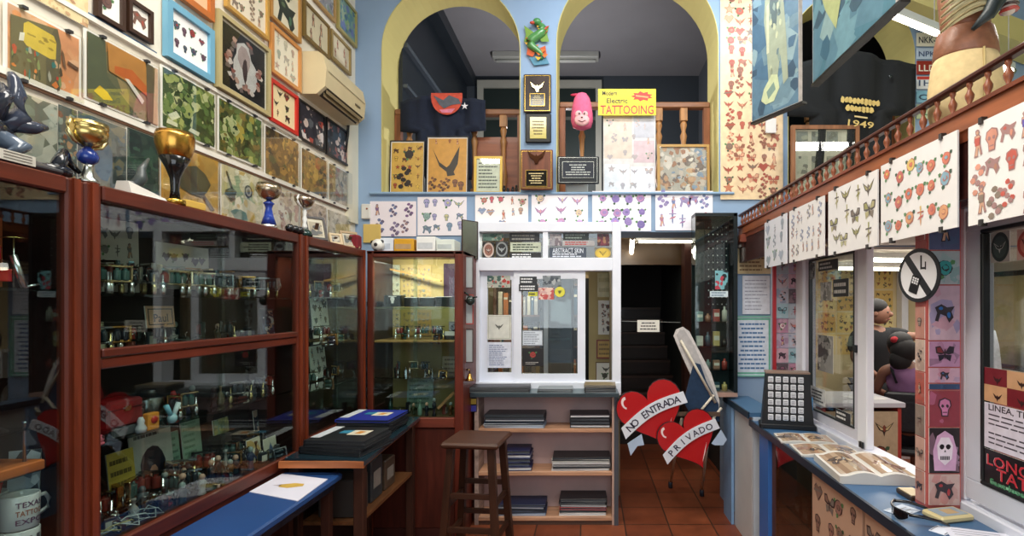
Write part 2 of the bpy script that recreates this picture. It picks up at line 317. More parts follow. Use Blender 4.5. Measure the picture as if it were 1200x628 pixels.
b = MB(); b.box(4.3, 4.4, -2.1, 4.1, 2.2, 4.4, '#b9c59c', 'plaster'); b.box(4.3, 4.4, -2.1, 6.4, 0, 2.2, '#d9cfc0', 'plaster'); struct('wall_right', b)
b = MB(); b.box(-1.87, -1.845, 3.93, 4.1, 2.3, 3.35, '#e4dcc4', 'satin'); struct('trim_4', b)
# white ledges between the rows of clip framed posters
b = MB(); b.box(-1.87, -1.852, 1.0, 4.05, 2.384, 2.408, '#efe9dc', 'satin'); b.box(-1.87, -1.856, 1.0, 4.05, 2.375, 2.384, '#6e4a34', 'satin'); struct('trim_5', b)
b = MB(); b.box(-1.87, -1.852, 1.0, 3.3, 2.712, 2.73, '#efe9dc', 'satin'); b.box(-1.87, -1.856, 1.0, 2.2, 2.73, 2.738, '#3f5c7c', 'satin'); struct('trim_6', b)
# ---- upstairs room behind the arches
b = MB(); b.box(-1.97, 4.3, 4.45, 7.0, 2.44, 2.5, '#5c4c40', 'plaster'); struct('floor_upstairs', b)
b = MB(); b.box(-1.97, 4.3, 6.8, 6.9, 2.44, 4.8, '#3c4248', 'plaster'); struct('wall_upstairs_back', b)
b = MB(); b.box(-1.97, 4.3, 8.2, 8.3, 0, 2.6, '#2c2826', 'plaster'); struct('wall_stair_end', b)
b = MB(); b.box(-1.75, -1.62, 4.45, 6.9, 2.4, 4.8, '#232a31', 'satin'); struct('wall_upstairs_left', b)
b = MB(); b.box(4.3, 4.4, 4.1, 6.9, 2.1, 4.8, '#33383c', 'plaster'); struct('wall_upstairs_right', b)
b = MB(); b.box(1.46, 1.54, 4.46, 6.8, 2.5, 4.7, '#5c6066', 'plaster'); struct('wall_upstairs_light_block', b)  # added wall that keeps the upstairs fill light out of the third arch
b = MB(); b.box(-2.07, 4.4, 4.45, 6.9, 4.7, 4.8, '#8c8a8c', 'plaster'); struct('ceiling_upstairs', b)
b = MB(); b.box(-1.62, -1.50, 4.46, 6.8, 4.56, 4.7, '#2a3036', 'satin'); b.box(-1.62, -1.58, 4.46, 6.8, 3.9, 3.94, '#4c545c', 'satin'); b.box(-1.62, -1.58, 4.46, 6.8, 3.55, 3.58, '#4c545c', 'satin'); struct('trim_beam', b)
for k, (x0, x1, zt) in enumerate(((-1.47, .17, 4.52), (2.5, 3.4, 4.2))):
    b = MB(); b.box(x0, x0+.08, 6.74, 6.8, 2.5, zt, '#a9a79a', 'satin'); b.box(x1-.08, x1, 6.74, 6.8, 2.5, zt, '#a9a79a', 'satin'); b.box(x0, x1, 6.74, 6.8, zt, zt+.1, '#a9a79a', 'satin')
    b.box(x0+.08, x1-.08, 6.77, 6.8, 2.5, zt, '#1f2a26', 'satin'); b.box(x0+.08, x1-.08, 6.75, 6.78, zt-.42, zt-.38, '#5c5c54', 'satin'); struct('door_%d' % (k+2), b)
# ---- office behind the serving window, corridor with stairs, work room
b = MB(); b.box(-1.9, .2, 6.6, 6.7, 0, 2.44, '#c9b583', 'plaster'); struct('wall_office_back', b)
b = MB(); b.box(-2.0, -1.9, 4.45, 6.7, 0, 2.44, '#b7a98c', 'plaster'); struct('wall_office_left', b)
b = MB(); b.box(.2, .27, 4.45, 7.9, 0, 2.44, '#8a7c60', 'plaster'); struct('wall_office_right', b)
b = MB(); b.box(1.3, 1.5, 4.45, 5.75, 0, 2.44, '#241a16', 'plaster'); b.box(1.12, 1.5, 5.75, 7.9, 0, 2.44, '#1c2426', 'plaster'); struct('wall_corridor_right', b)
b = MB(); b.box(-1.9, 4.3, 4.45, 8.2, 2.42, 2.44, '#8c744c', 'plaster'); struct('ceiling_office', b)
b = MB()
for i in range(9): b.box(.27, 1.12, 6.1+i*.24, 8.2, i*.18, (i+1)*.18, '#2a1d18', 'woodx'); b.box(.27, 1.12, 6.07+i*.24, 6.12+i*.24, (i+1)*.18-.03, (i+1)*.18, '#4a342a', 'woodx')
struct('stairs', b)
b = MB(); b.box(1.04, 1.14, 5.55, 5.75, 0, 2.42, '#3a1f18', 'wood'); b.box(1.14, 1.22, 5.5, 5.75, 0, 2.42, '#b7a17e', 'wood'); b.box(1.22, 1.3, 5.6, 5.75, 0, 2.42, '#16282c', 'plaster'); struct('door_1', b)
b = MB(); b.box(1.5, 4.3, 6.3, 6.4, 0, 2.12, '#d6c49a', 'plaster'); struct('wall_work_room_back', b)
b = MB(); b.box(1.22, 4.3, -2.0, 4.1, 2.13, 2.2, '#c8c4c0', 'plaster'); b.box(1.5, 4.3, 4.1, 6.3, 2.1, 2.12, '#dcd8d0', 'plaster'); struct('ceiling_work_room', b)
b = MB(); b.box(1.28, 1.56, 3.52, 3.60, .0, 2.13, '#a9b4c4', 'plaster'); struct('column_blue', b)

# ================================================================== SERVING WINDOW IN THE BACK WALL (white aluminium)
WA = '#eceff8'
x = lambda px: (px-VX)/146.34
z = lambda py: H-(py-VY)/146.34
b = MB(); y0, y1 = 4.02, 4.14
for a, c in ((553, 564), (717, 727)): b.box(x(a), x(c), y0, y1, z(457), z(262), WA, 'alu', .004)
b.box(x(564), x(717), y0, y1, z(318), z(303), WA, 'alu', .004); b.box(x(564), x(717), y0, y1, z(273), z(262), WA, 'alu', .004)
b.box(x(637), x(643), y0+.01, y1, z(303), z(273), WA, 'alu'); b.box(x(553), x(727), y0-.01, y1, z(461), z(446), WA, 'alu', .004)
b.box(x(545), x(553), y0+.02, y1, z(457), z(270), '#c3c8d6', 'alu')
wf = struct('window_1', b)
for nm, a, c, t, yy in (('window_sash', 562, 610, 10, 4.075), ('window_sash', 603, 686, 9, 4.045)):
    b = MB(); p0, p1, q0, q1 = x(a), x(c), z(446), z(318); k = t/146.34
    b.ring(p1-p0, q1-q0, k, yy, yy+.03, '#e8ebf5', 'alu', (p0+p1)/2, (q0+q1)/2); sash = b.build(nm, wf)
    b = MB(); b.box(p0+k, p1-k, yy+.012, yy+.018, q0+k, q1-k, '#ffffff', 'wglass'); b.build('glass', sash)
for a, c in ((564, 637), (643, 717)):
    b = MB(); b.box(x(a), x(c), 4.08, 4.085, z(303), z(273), '#ffffff', 'wglass'); b.build('transom_pane', wf)

# ================================================================== PARTITION OF ALUMINIUM WINDOWS TO THE WORK ROOM
XW = 1.45; AL = '#d4d4de'
def zr(py, px): return ZL(px, py, XW)
b = MB()
b.box(XW-.03, XW+.05, -2, 3.52, 2.02, 2.13, '#a8a6ac', 'alu', .004); b.box(XW-.05, XW+.05, -2, 3.52, .86, .915, '#d8dbe6', 'alu', .005)
b.box(XW-.02, XW+.05, -2, 3.52, 0, .86, '#9a9088', 'plaster')
for a, c, q in ((3.52, 3.40, 0), (1.97, 1.932, 0), (2.69, 2.60, .01)): b.box(XW-.03-q, XW+.0, c, a, .915, 2.02, '#eceef5', 'alu', .005)
struct('wall_partition', b)
b = MB(); y0, y1 = 2.70, 3.38
def side_ring(b, y0, y1, z0, z1, t, x0, x1, col, mt='alu'):
    b.box(x0, x1, y0, y1, z1-t, z1, col, mt, .003); b.box(x0, x1, y0, y1, z0, z0+t, col, mt, .003); b.box(x0, x1, y0, y0+t, z0+t, z1-t, col, mt, .003); b.box(x0, x1, y1-t, y1, z0+t, z1-t, col, mt, .003)
side_ring(b, y0, y1, .93, 2.0, .06, XW-.02, XW+.015, AL); b.box(XW-.035, XW-.02, 2.71, 2.735, 1.40, 1.44, '#555960', 'metal')
side_ring(b, y0+.055, y1-.055, .985, 1.945, .012, XW-.024, XW+.0, '#22282a', 'satin')
wp = struct('window_2', b)
b = MB(); b.box(XW-.006, XW-.001, y0+.06, y1-.06, .99, 1.94, '#ffffff', 'wglass'); b.build('glass', wp)
b = MB(); side_ring(b, .55, 1.93, .93, 2.0, .075, XW-.03, XW+.02, '#cfd2dc'); side_ring(b, .625, 1.855, 1.005, 1.925, .014, XW-.034, XW-.005, '#101416', 'satin')
wq = struct('window_3', b)
b = MB(); b.box(XW-.012, XW-.006, .63, 1.85, 1.01, 1.92, '#ffffff', 'wglass'); b.build('glass', wq)
b = MB()
for k in range(4): b.box(XW-.055, XW-.045, 2.615+k*.02, 2.627+k*.02, .92 if k < 2 else 1.99, .95 if k < 2 else 2.02, '#15181a', 'satin')
b.build('window_latch', wp)

# ================================================================== DISPLAY SHELF OVER THE PARTITION WITH TURNED RAIL
XR = 1.2
b = MB(); b.box(XR-.01, XR+.03, .6, 4.08, 2.20, 2.275, '#9c5a36', 'woodh', .006); b.box(XR-.02, XR+.03, .6, 4.08, 2.262, 2.275, '#7c4028', 'woodh')
b.box(XR, XR+.02, .6, 4.08, 1.99, 2.2, '#3a1c18', 'woodh'); b.box(XR-.005, XR+.02, .6, 4.08, 2.17, 2.2, '#6b3520', 'woodh')
gr = thing('gallery_rail', 'long reddish wooden shelf front with a turned miniature baluster rail above the flash sheets', 'rail', (0, 0, 0))
b.build('fascia_board', gr)
b = MB(); b.box(XR-.012, XR+.022, .6, 4.08, 2.355, 2.375, '#4a2418', 'woodh', .006); b.build('handrail', gr)
prof = [(.010, 0), (.010, .006), (.005, .012), (.012, .03), (.013, .04), (.006, .055), (.005, .062), (.009, .07), (.009, .08)]
b = MB(); b.lathe(prof, n=10, col='#8a4c30', mt='satin'); bal = b.build('baluster', gr, (XR+.005, 4.02, 2.275))
y = 4.02-.075
while y > .75:
    c = bal.copy(); COL.objects.link(c); c.parent = gr; c.location = (XR+.005, y, 2.275); y -= .075
# ================================================================== RIGHT COUNTER
b = MB(); b.box(1.085, 1.398, .3, 3.44, .845, .88, '#3a5f84', 'satin', .006); b.box(1.075, 1.088, .3, 3.44, .845, .884, '#1c2a38', 'satin')
ct = thing('counter', 'long counter with glossy blue top running under the aluminium windows', 'counter')
b.build('countertop', ct)
b = MB(); b.prism([(1.075, .90), (1.27, .90), (1.27, .93), (1.075, .93)], 3.44, 4.08, '#44698c', 'satin'); b.box(1.068, 1.08, 3.44, 4.08, .89, .934, '#22384a', 'satin'); b.build('countertop_end', ct)
b = MB(); b.box(1.10, 1.13, 3.14, 3.30, 0, .845, '#3e74c0', 'satin'); b.box(1.10, 1.26, 3.42, 3.44, 0, .9, '#c3cbd4', 'satin'); b.box(1.12, 1.13, 3.05, 3.13, 0, .845, '#5a3a2a', 'wood'); b.build('end_panel', ct)
b = MB(); b.box(1.075, 1.095, 3.86, 4.08, 0, .9, '#7fa4cc', 'satin'); b.box(1.1, 1.12, 3.45, 3.86, 0, .9, '#cfd3d4', 'satin'); b.build('side_board', ct)
b = MB(); b.box(1.40, 1.42, .3, 3.14, 0, .845, '#2a2c30', 'matte'); b.box(1.12, 1.40, .3, 3.14, .02, .05, '#32261f', 'woodh'); b.box(1.13, 1.40, 2.5, 3.12, .42, .435, '#3c4a50', 'satin'); b.build('carcass', ct)
b = MB(); b.box(1.115, 1.12, 2.56, 3.05, .05, .845, '#ffffff', 'darkglass'); b.build('glass_door', ct)
rng = random.Random(41)
for (ya, yb) in ((2.06, 2.52), (1.57, 2.04), (1.08, 1.55), (.59, 1.06)):
    b = MB(); b.box(-(yb-ya)/2, (yb-ya)/2, 0, .018, 0, .80, '#c09c84', 'paper'); b.M = Matrix.Translation((0, 0, .4)); grid(b, yb-ya-.04, .74, -.001, 4, 6, rng, ['#8a6a5c', '#7c7068', '#9c7468'], ['rose', 'fly', 'skull', 'heart'], '#3c2c2c'); 
    b.build('printed_door', ct, (1.10, (ya+yb)/2, .04), -PI/2)
# ================================================================== LEFT CABINETS
XC = -1.56; RW = '#55200f'; DW = '#2a1512'
def posts(b, ys, z0, z1):
    for y in ys:
        b.box(XC-.035, XC, y-.028, y+.028, z0, z1, RW, 'wood', .006); b.box(XC-.004, XC+.006, y-.010, y+.010, z0, z1, '#6c2c14', 'wood')
def left_cabinet(label, y0, y1, zt, zb, mid, shelves, splits, zfloor=.0):
    t = thing('display_cabinet', label, 'cabinet', (0, 0, 0), group='wooden display cabinets')
    b = MB(); posts(b, (y0+.028, y1-.028), zfloor, zt)
    b.box(XC-.03, XC+.004, y0+.056, y1-.056, zt-.05, zt, RW, 'woodh', .005); b.box(XC-.03, XC-.002, y0+.056, y1-.056, zb-.05, zb+.01, RW, 'woodh', .005)
    if mid: b.box(XC-.03, XC+.003, y0+.056, y1-.056, mid+.008, mid+.035, RW, 'woodh', .004); b.box(XC-.03, XC-.004, y0+.056, y1-.056, mid-.03, mid+.004, '#602410', 'woodh', .004)
    b.build('front_frame', t)
    b = MB(); b.box(-1.862, -1.852, y0, y1, zfloor, zt, '#2a2422', 'matte'); b.box(-1.852, XC-.035, y0, y0+.012, zfloor, zt, DW, 'wood'); b.box(-1.852, XC-.035, y1-.012, y1, zfloor, zt, DW, 'wood')
    b.box(-1.862, XC-.03, y0, y1, zt-.02, zt, RW, 'woodh'); b.box(-1.852, XC-.03, y0+.012, y1-.012, zb-.02, zb, DW, 'woodh')
    if zb > .2: b.box(XC-.03, XC-.012, y0+.05, y1-.05, zfloor, zb-.05, '#4a2016', 'woodh')
    b.build('carcass', t)
    if mid: b = MB(); b.box(-1.852, XC-.03, y0+.012, y1-.012, mid-.012, mid, DW, 'woodh'); b.build('mid_board', t)
    for s in shelves: b = MB(); b.box(-1.85, XC-.06, y0+.015, y1-.015, s-.008, s, '#5f7a76', 'darkglass'); b.build('glass_shelf', t)
    zs = [(mid+.03, zt-.05), (zb+.01, mid-.03)] if mid else [(zb+.01, zt-.05)]
    for (za, zc) in zs:
        for k in range(2):
            ya = y0+.05 if k == 0 else splits; yb = splits+.03 if k == 0 else y1-.05
            b = MB(); b.box(XC-.028+k*.01, XC-.024+k*.01, ya, yb, za, zc, '#ffffff', 'glass'); b.build('glass_pane', t)
    return t
CA = left_cabinet('open-looking reddish wood display cabinet holding mugs and drum kit models', .62, 1.585, 2.035, .905, None, [1.70, 1.17], 1.1)
CB = left_cabinet('widest reddish wood display cabinet with two glazed tiers packed with tattoo machines', 1.53+.056, 2.80, 2.035, .86, 1.475, [1.69, 1.19], 2.2)
CC = left_cabinet('narrow reddish wood display cabinet in the corner behind the black portfolio table', 2.80, 3.585, 2.035, .90, None, [1.70, 1.42, 1.15], 3.2)
# ---- rear cabinet facing the camera
YR = 3.6
def zrr(py): return H-(py-VY)*YR/F
def xrr(px): return (px-VX)*YR/F
rc = thing('display_cabinet', 'glass fronted cabinet with solid reddish door below, facing the room beside the serving window', 'cabinet', group='wooden display cabinets')
b = MB(); zt, zg, X0, X1 = 2.035, .85, -1.56, -.885
b.box(X0, X0+.04, YR, YR+.04, 0, zt, RW, 'wood', .005); b.box(X1-.06, X1, YR, YR+.04, 0, zt, '#64281a', 'wood', .005)
b.box(X0+.04, X1-.06, YR, YR+.035, zt-.045, zt, RW, 'woodx', .005); b.box(X0+.04, X1-.06, YR-.005, YR+.035, zg-.06, zg+.01, '#6a2e1e', 'woodx', .005); b.build('front_frame', rc)
b = MB(); b.box(X0, X1, 4.04, 4.06, 0, zt, '#a8945c', 'matte'); b.box(X0, X0+.015, YR+.04, 4.04, 0, zt, DW, 'wood'); b.box(X1-.02, X1, YR+.04, 4.06, 0, zt, '#64281a', 'wood')
b.box(X0, X1, YR, 4.06, zt-.02, zt, RW, 'woodx'); b.box(X0+.015, X1-.02, YR+.04, 4.04, zg-.03, zg, '#5a4a30', 'woodx'); b.build('carcass', rc)
b = MB(); b.box(X0+.04, X1-.06, YR+.01, YR+.03, .08, zg-.065, '#4c2016', 'wood', .004); b.box(X0+.04, X1-.06, YR+.006, YR+.03, 0, .08, '#3c1812', 'woodx'); b.build('lower_door', rc)
for s in (1.64, 1.40): b = MB(); b.box(X0+.016, X1-.022, YR+.05, 4.03, s-.012, s, '#b48a50' if s < 1.5 else '#4a6a64', 'woodx' if s < 1.5 else 'darkglass'); b.build('shelf', rc)
b = MB(); b.box(X0+.016, X1-.022, YR+.05, 4.03, 1.13, 1.138, '#5f8a80', 'darkglass'); b.build('shelf', rc)
for k in range(2): b = MB(); xa = X0+.04 if k == 0 else -1.24; xb = -1.21 if k == 0 else X1-.06; b.box(xa, xb, YR+.012+k*.008, YR+.016+k*.008, zg+.01, zt-.045, '#ffffff', 'glass'); b.build('glass_pane', rc)
# ---- blue bench and portfolio table
b = MB(); b.box(XC+.006, -1.255, .5, 2.612, .765, .80, '#23477c', 'satin', .008); bt = thing('bench', 'low bench with blue laminate top along the foot of the widest cabinet', 'bench')
b.build('bench_top', bt)
b = MB()
b.box(XC+.02, -1.29, .5, 2.60, .72, .765, '#1c2230', 'wood'); b.build('apron', bt)
for y in (.6, 1.6, 2.56): b = MB(); b.box(XC+.03, XC+.07, y-.02, y+.02, 0, .72, '#3a2018', 'wood'); b.build('leg', bt); b = MB(); b.box(-1.33, -1.29, y-.02, y+.02, 0, .72, '#3a2018', 'wood'); b.build('leg', bt)
tb = thing('table', 'dark topped wooden side table carrying the stacks of portfolios', 'table')
b = MB(); TP = [(XC+.006, 2.615), (-1.12, 2.56), (-1.18, 3.585), (XC+.006, 3.585)]
def slab(b, P, z0, z1, col, mt): n = len(P); b.add([(p[0], p[1], z0) for p in P]+[(p[0], p[1], z1) for p in P], [tuple(range(n-1, -1, -1)), tuple(range(n, 2*n))]+[(i, (i+1) % n, n+(i+1) % n, n+i) for i in range(n)], col, mt)
slab(b, TP, .85, .872, '#1d2f38', 'gloss'); b.build('table_top', tb)
b = MB(); b.box(XC+.01, -1.125, 2.556, 2.572, .838, .870, '#b0683c', 'woodx'); slab(b, [(XC+.01, 2.62), (-1.13, 2.575), (-1.19, 3.58), (XC+.01, 3.58)], .838, .85, '#7a4a30', 'woodx'); b.build('edge_trim', tb)
for (xx, yy) in ((-1.52, 2.66), (-1.17, 2.62), (-1.22, 3.5), (-1.52, 3.5)): b = MB(); b.box(xx-.025, xx+.025, yy-.025, yy+.025, 0, .838, '#3a2219', 'wood', .004); b.build('leg', tb)
b = MB(); b.box(-1.50, -1.2, 2.68, 3.48, .50, .52, '#6a4428', 'woodh'); b.build('lower_shelf', tb)
b = MB(); b.box(-1.53, -1.515, 2.66, 3.5, .05, .838, '#1c1614', 'wood'); b.build('back_panel', tb)
# ---- open shelving unit under the serving window
YS = 3.85
xs = lambda px: (px-VX)*YS/F
zs_ = lambda py: H-(py-VY)*YS/F
sh = thing('shelving_unit', 'pale open shelving unit of folders under the serving window', 'shelf')
b = MB(); b.box(-.878, .225, 3.79, 4.03, .975, 1.0, '#55666c', 'satin', .006); b.box(-.878, .225, 3.785, 3.80, .972, .998, '#2c3a40', 'satin'); b.build('worktop', sh)
b = MB(); b.box(-.86, -.83, YS, 4.08, 0, .975, '#a08a80', 'woodh'); b.build('side_panel', sh)
b = MB(); b.box(.19, .222, YS-.01, 4.08, 0, .975, '#4c5058', 'satin'); b.box(.175, .19, YS, 4.08, 0, .975, '#c8a898', 'satin'); b.build('side_panel', sh)
b = MB(); b.box(-.83, .175, 4.06, 4.08, 0, .975, '#c8aca8', 'matte'); b.build('back_panel', sh)
for zz in (.725, .40, .06): b = MB(); b.box(-.83, .175, YS, 4.06, zz-.03, zz, '#c49474', 'woodx', .003); b.build('shelf_board', sh)
b = MB(); b.box(-.83, .175, YS+.01, YS+.03, 0, .03, '#5a4034', 'woodx'); b.build('plinth', sh)
# ---- bar stool
st = thing('bar_stool', 'dark wooden bar stool standing before the shelving unit', 'stool', (-.70, 3.22, 0), math.radians(-6))
b = MB(); b.box(-.18, .18, -.17, .17, .79, .825, '#452718', 'woodx', .012); b.build('seat', st)
for sx in (-1, 1):
    for sy in (-1, 1): b = MB(); b.bar((sx*.175, sy*.165, 0), (sx*.125, sy*.12, .79), .042, .042, '#382014', 'wood'); b.build('leg', st)
for zz, k in ((.30, .155), (.5, .143)):
    for s in (-1, 1):
        b = MB(); b.bar((-k, s*k*.95, zz), (k, s*k*.95, zz), .03, .022, '#382014', 'woodx'); b.build('stretcher', st)
        b = MB(); b.bar((s*k, -k*.95, zz-.06), (s*k, k*.95, zz-.06), .03, .022, '#382014', 'woodh'); b.build('stretcher', st)
# ================================================================== PICTURES
def picture(name, label, cat, loc, rz, w_, h, art, frame=None, glass=False, group=None, seed=1, paper='#f4efe6', mount=None, clips=False, rot=None, thick=.006):
    t = thing(name, label, cat, loc, rz, group, rot); rng = random.Random(seed); d = thick
    if frame:
        ft, fd, fc = frame[:3]; fm = frame[3] if len(frame) > 3 else 'satin'
        b = MB(); b.ring(w_, h, ft, -fd, 0, fc, fm)
        if len(frame) > 4: b.ring(w_-2*ft+.008, h-2*ft+.008, .004, -fd*.8, -.002, frame[4], 'metal')
        b.build('frame', t); iw, ih = w_-2*ft, h-2*ft; d = fd*.4
    else: iw, ih = w_, h
    b = MB(); b.box(-iw/2, iw/2, -d, 0, -ih/2, ih/2, paper, 'paper')
    if mount: m_ = mount; rect(b, -iw/2+m_, iw/2-m_, -ih/2+m_, ih/2-m_, -d-.0003, paper)
    else: m_ = 0
    art(b, iw-2*m_, ih-2*m_, -d-.0006, rng); b.build('print', t)
    if glass: b = MB(); b.box(-iw/2, iw/2, -d-.013, -d-.010, -ih/2, ih/2, '#ffffff', 'pglass'); b.build('glass', t)
    if clips:
        for u in (-.3, .3):
            for s in (-1, 1): b = MB(); b.box(u*iw-.008, u*iw+.008, -d-.015, 0, s*ih/2-.006, s*ih/2+.004, '#2c2c30', 'satin'); b.build('clip', t)
    return t
def lpic(name, label, cat, q, art, X=-1.862, **k):
    px0, a0, b0, px1, a1, b1 = q; ya, yb = YL(px0, X), YL(px1, X)
    zt = (ZL(px0, a0, X)+ZL(px1, a1, X))/2; zb = (ZL(px0, b0, X)+ZL(px1, b1, X))/2
    return picture(name, label, cat, (X, (ya+yb)/2, (zt+zb)/2), PI/2, yb-ya, zt-zb, art, **k)
def bpic(name, label, cat, x0, y0, x1, y1, art, Y=4.095, **k):
    xa, za = XY(x0, y0, Y); xb, zb = XY(x1, y1, Y)
    return picture(name, label, cat, ((xa+xb)/2, Y, (za+zb)/2), 0, xb-xa, za-zb, art, **k)
def A_grid(nx, ny, pal, kinds=None, ink='#2a2428', m_=.9, s=None):
    return lambda b, w_, h, y, rng: grid(b, w_*m_, h*m_, y, nx, ny, rng, pal, kinds, ink, s)
def A_scene(bg, pal, n=60, big=.28, extra=None):
    def f(b, w_, h, y, rng):
        scene_art(b, w_, h, y, rng, bg, pal, n, big)
        if extra: extra(b, w_, h, y-.0035, rng)
    return f
def A_text(bg, col, n, title=None, tcol=None, border=None, th=.4, centre=False, tsize=.14):
    def f(b, w_, h, y, rng):
        rect(b, -w_/2, w_/2, -h/2, h/2, y, bg)
        if border: b.ring(w_*.97, h*.97, border[1]*min(w_, h), y-.0006, y-.0001, border[0], 'print')
        zt = h*.42
        if title: b.text(title, h*tsize*1.3, 0, h*.36, y-.0008, tcol or col, wid=w_*.75); zt = h*.24
        if n: lines(b, -w_*.42, w_*.42, zt, -h*.42, n, y-.0008, col, rng, th, .35, centre)
    return f
def P2(w_, h): return lambda pts: [(u*w_/2, v*h/2) for u, v in pts]
# ---- row of large clip framed colour posters on the left wall
def ex1(b, w_, h, y, rng):
    S = P2(w_, h)
    b.face2(S([(-.95, -.9), (-.95, .7), (.32, .95), (.42, .5), (.38, -.95)]), y, '#6c6448')
    b.face2(S([(-.62, .62), (-.5, .74), (.2, .68), (.28, .5), (.26, -.02), (.1, -.08), (-.55, .0), (-.64, .1)]), y-.0004, '#e8c84a')
    for i in range(7): b.face2(blobpts(rng.uniform(-.25, .1)*w_, rng.uniform(.1, .28)*h, .05*w_, .02*h, rng, 5, .4), y-.0006, '#b89a3a')
    b.face2(S([(-.75, .05), (-.62, .1), (-.6, .35), (-.72, .3)]), y-.0007, '#f0ecdc')
    pal = ['#3f8078', '#c8452e', '#e8843a', '#8a9a60', '#d8b088', '#5c4c34', '#b8b4a0', '#32382c']
    for i in range(34): b.face2(blobpts(rng.uniform(-.46, .2)*w_, rng.uniform(-.44, -.05)*h, rng.uniform(.012, .04)*w_, rng.uniform(.02, .09)*h, rng, 6, .4), y-.0008-i*.00003, rng.choice(pal))
    b.face2(S([(.42, .4), (.5, .3), (.58, -.2), (.48, -.1)]), y-.0005, '#7c5c40'); b.face2(S([(.62, .12), (.95, .05), (.95, -.06), (.62, 0)]), y-.0005, '#6a4a34')
def ex2(b, w_, h, y, rng):
    S = P2(w_, h)
    b.face2(S([(-1, -1), (-1, 1), (-.55, 1), (-.5, -.1), (.1, -.7), (.4, -1)]), y, '#5c6248'); b.face2(S([(-.5, 1), (.6, 1), (.7, .2), (.2, 0), (-.45, .1)]), y-.0002, '#c88a44')
    b.face2(S([(-.3, .35), (.2, .5), (.7, .15), (.66, -.15), (.1, .1), (-.3, .12)]), y-.0004, '#d06a2c'); b.face2(S([(.62, 1), (.84, 1), (.9, -1), (.66, -1)]), y-.0005, '#6e6248')
    b.face2(S([(-.02, .1), (.1, .14), (.56, -.35), (.5, -.5)]), y-.0006, '#ece4d4'); b.face2(S([(-.85, -.75), (-.7, -.5), (-.5, -.6), (-.35, -.8), (-.6, -.9)]), y-.0006, '#e8c030')
    b.face2(S([(.9, 1), (1, 1), (1, -1), (.84, -1)]), y-.0006, '#e0b898')
def ex3(b, w_, h, y, rng):
    S = P2(w_, h)
    for q in ([(-.85, -.55), (-.55, -.3), (-.4, -.45), (-.7, -.7)], [(-.9, -.85), (-.5, -.85), (-.5, -.72), (-.85, -.68)], [(-.1, -.8), (.3, -.85), (.35, -.7), (0, -.66)]): b.face2(S(q), y, '#e6e8c8')
BIG = 'large clip framed posters under glass'
G = ['#4c6a34', '#7c9450', '#a8b468', '#2f4426', '#5c7a40', '#c8cc94', '#38502c']
lpic('poster', 'clip framed poster of an orange wall with a yellow window and crowded bench', 'poster', (3, 6, 94, 93, 38, 115), A_scene('#e8a878', ['#e8a070', '#e89860', '#dca888', '#eab890', '#d89464'], 20, .3, ex1), glass=True, clips=True, seed=3, group=BIG, mount=.008)
lpic('poster', 'clip framed poster with orange car-like shapes and yellow blot on grey green', 'poster', (97, 37, 118, 184, 76, 147), A_scene('#8a7c54', ['#8c8058', '#7a7048', '#a08a5c', '#c09058', '#6a6a4c'], 26, .3, ex2), glass=True, clips=True, seed=4, group=BIG, mount=.008)
lpic('poster', 'clip framed poster of green foliage with scattered pale cards', 'poster', (187, 77, 150, 251, 109, 174), A_scene('#43592e', G, 110, .16, ex3), glass=True, clips=True, seed=5, group=BIG, mount=.008)
lpic('poster', 'clip framed leafy green and yellow poster directly beneath the engraved figure print', 'poster', (254, 112, 178, 306, 141, 197), A_scene('#5c6430', G+['#b8a848', '#8a7a3c'], 110, .14), glass=True, clips=True, seed=6, group=BIG, mount=.008)
BR = ['#7a5c30', '#a8803c', '#4c3c24', '#c8a050', '#6c6434', '#8c6c38']
lpic('poster', 'clip framed dim golden brown forest poster below the small red framed sheet', 'poster', (309, 146, 204, 349, 167, 221), A_scene('#6a5430', BR, 90, .16), glass=True, clips=True, seed=7, group=BIG, mount=.006)
lpic('poster', 'clip framed amber and red-brown poster below the air conditioner, away from the corner', 'poster', (352, 172, 221, 382, 188, 234), A_scene('#8a6438', BR+['#b06838'], 80, .18), glass=True, clips=True, seed=8, group=BIG, mount=.006)
lpic('poster', 'clip framed faded tan poster at the wall corner under the air conditioner', 'poster', (384, 190, 234, 410, 204, 247), A_scene('#a08c6c', ['#8a7c5c', '#b8a07c', '#6c6450', '#a86c50', '#c8b898'], 80, .18), glass=True, clips=True, seed=9, group=BIG, mount=.006)
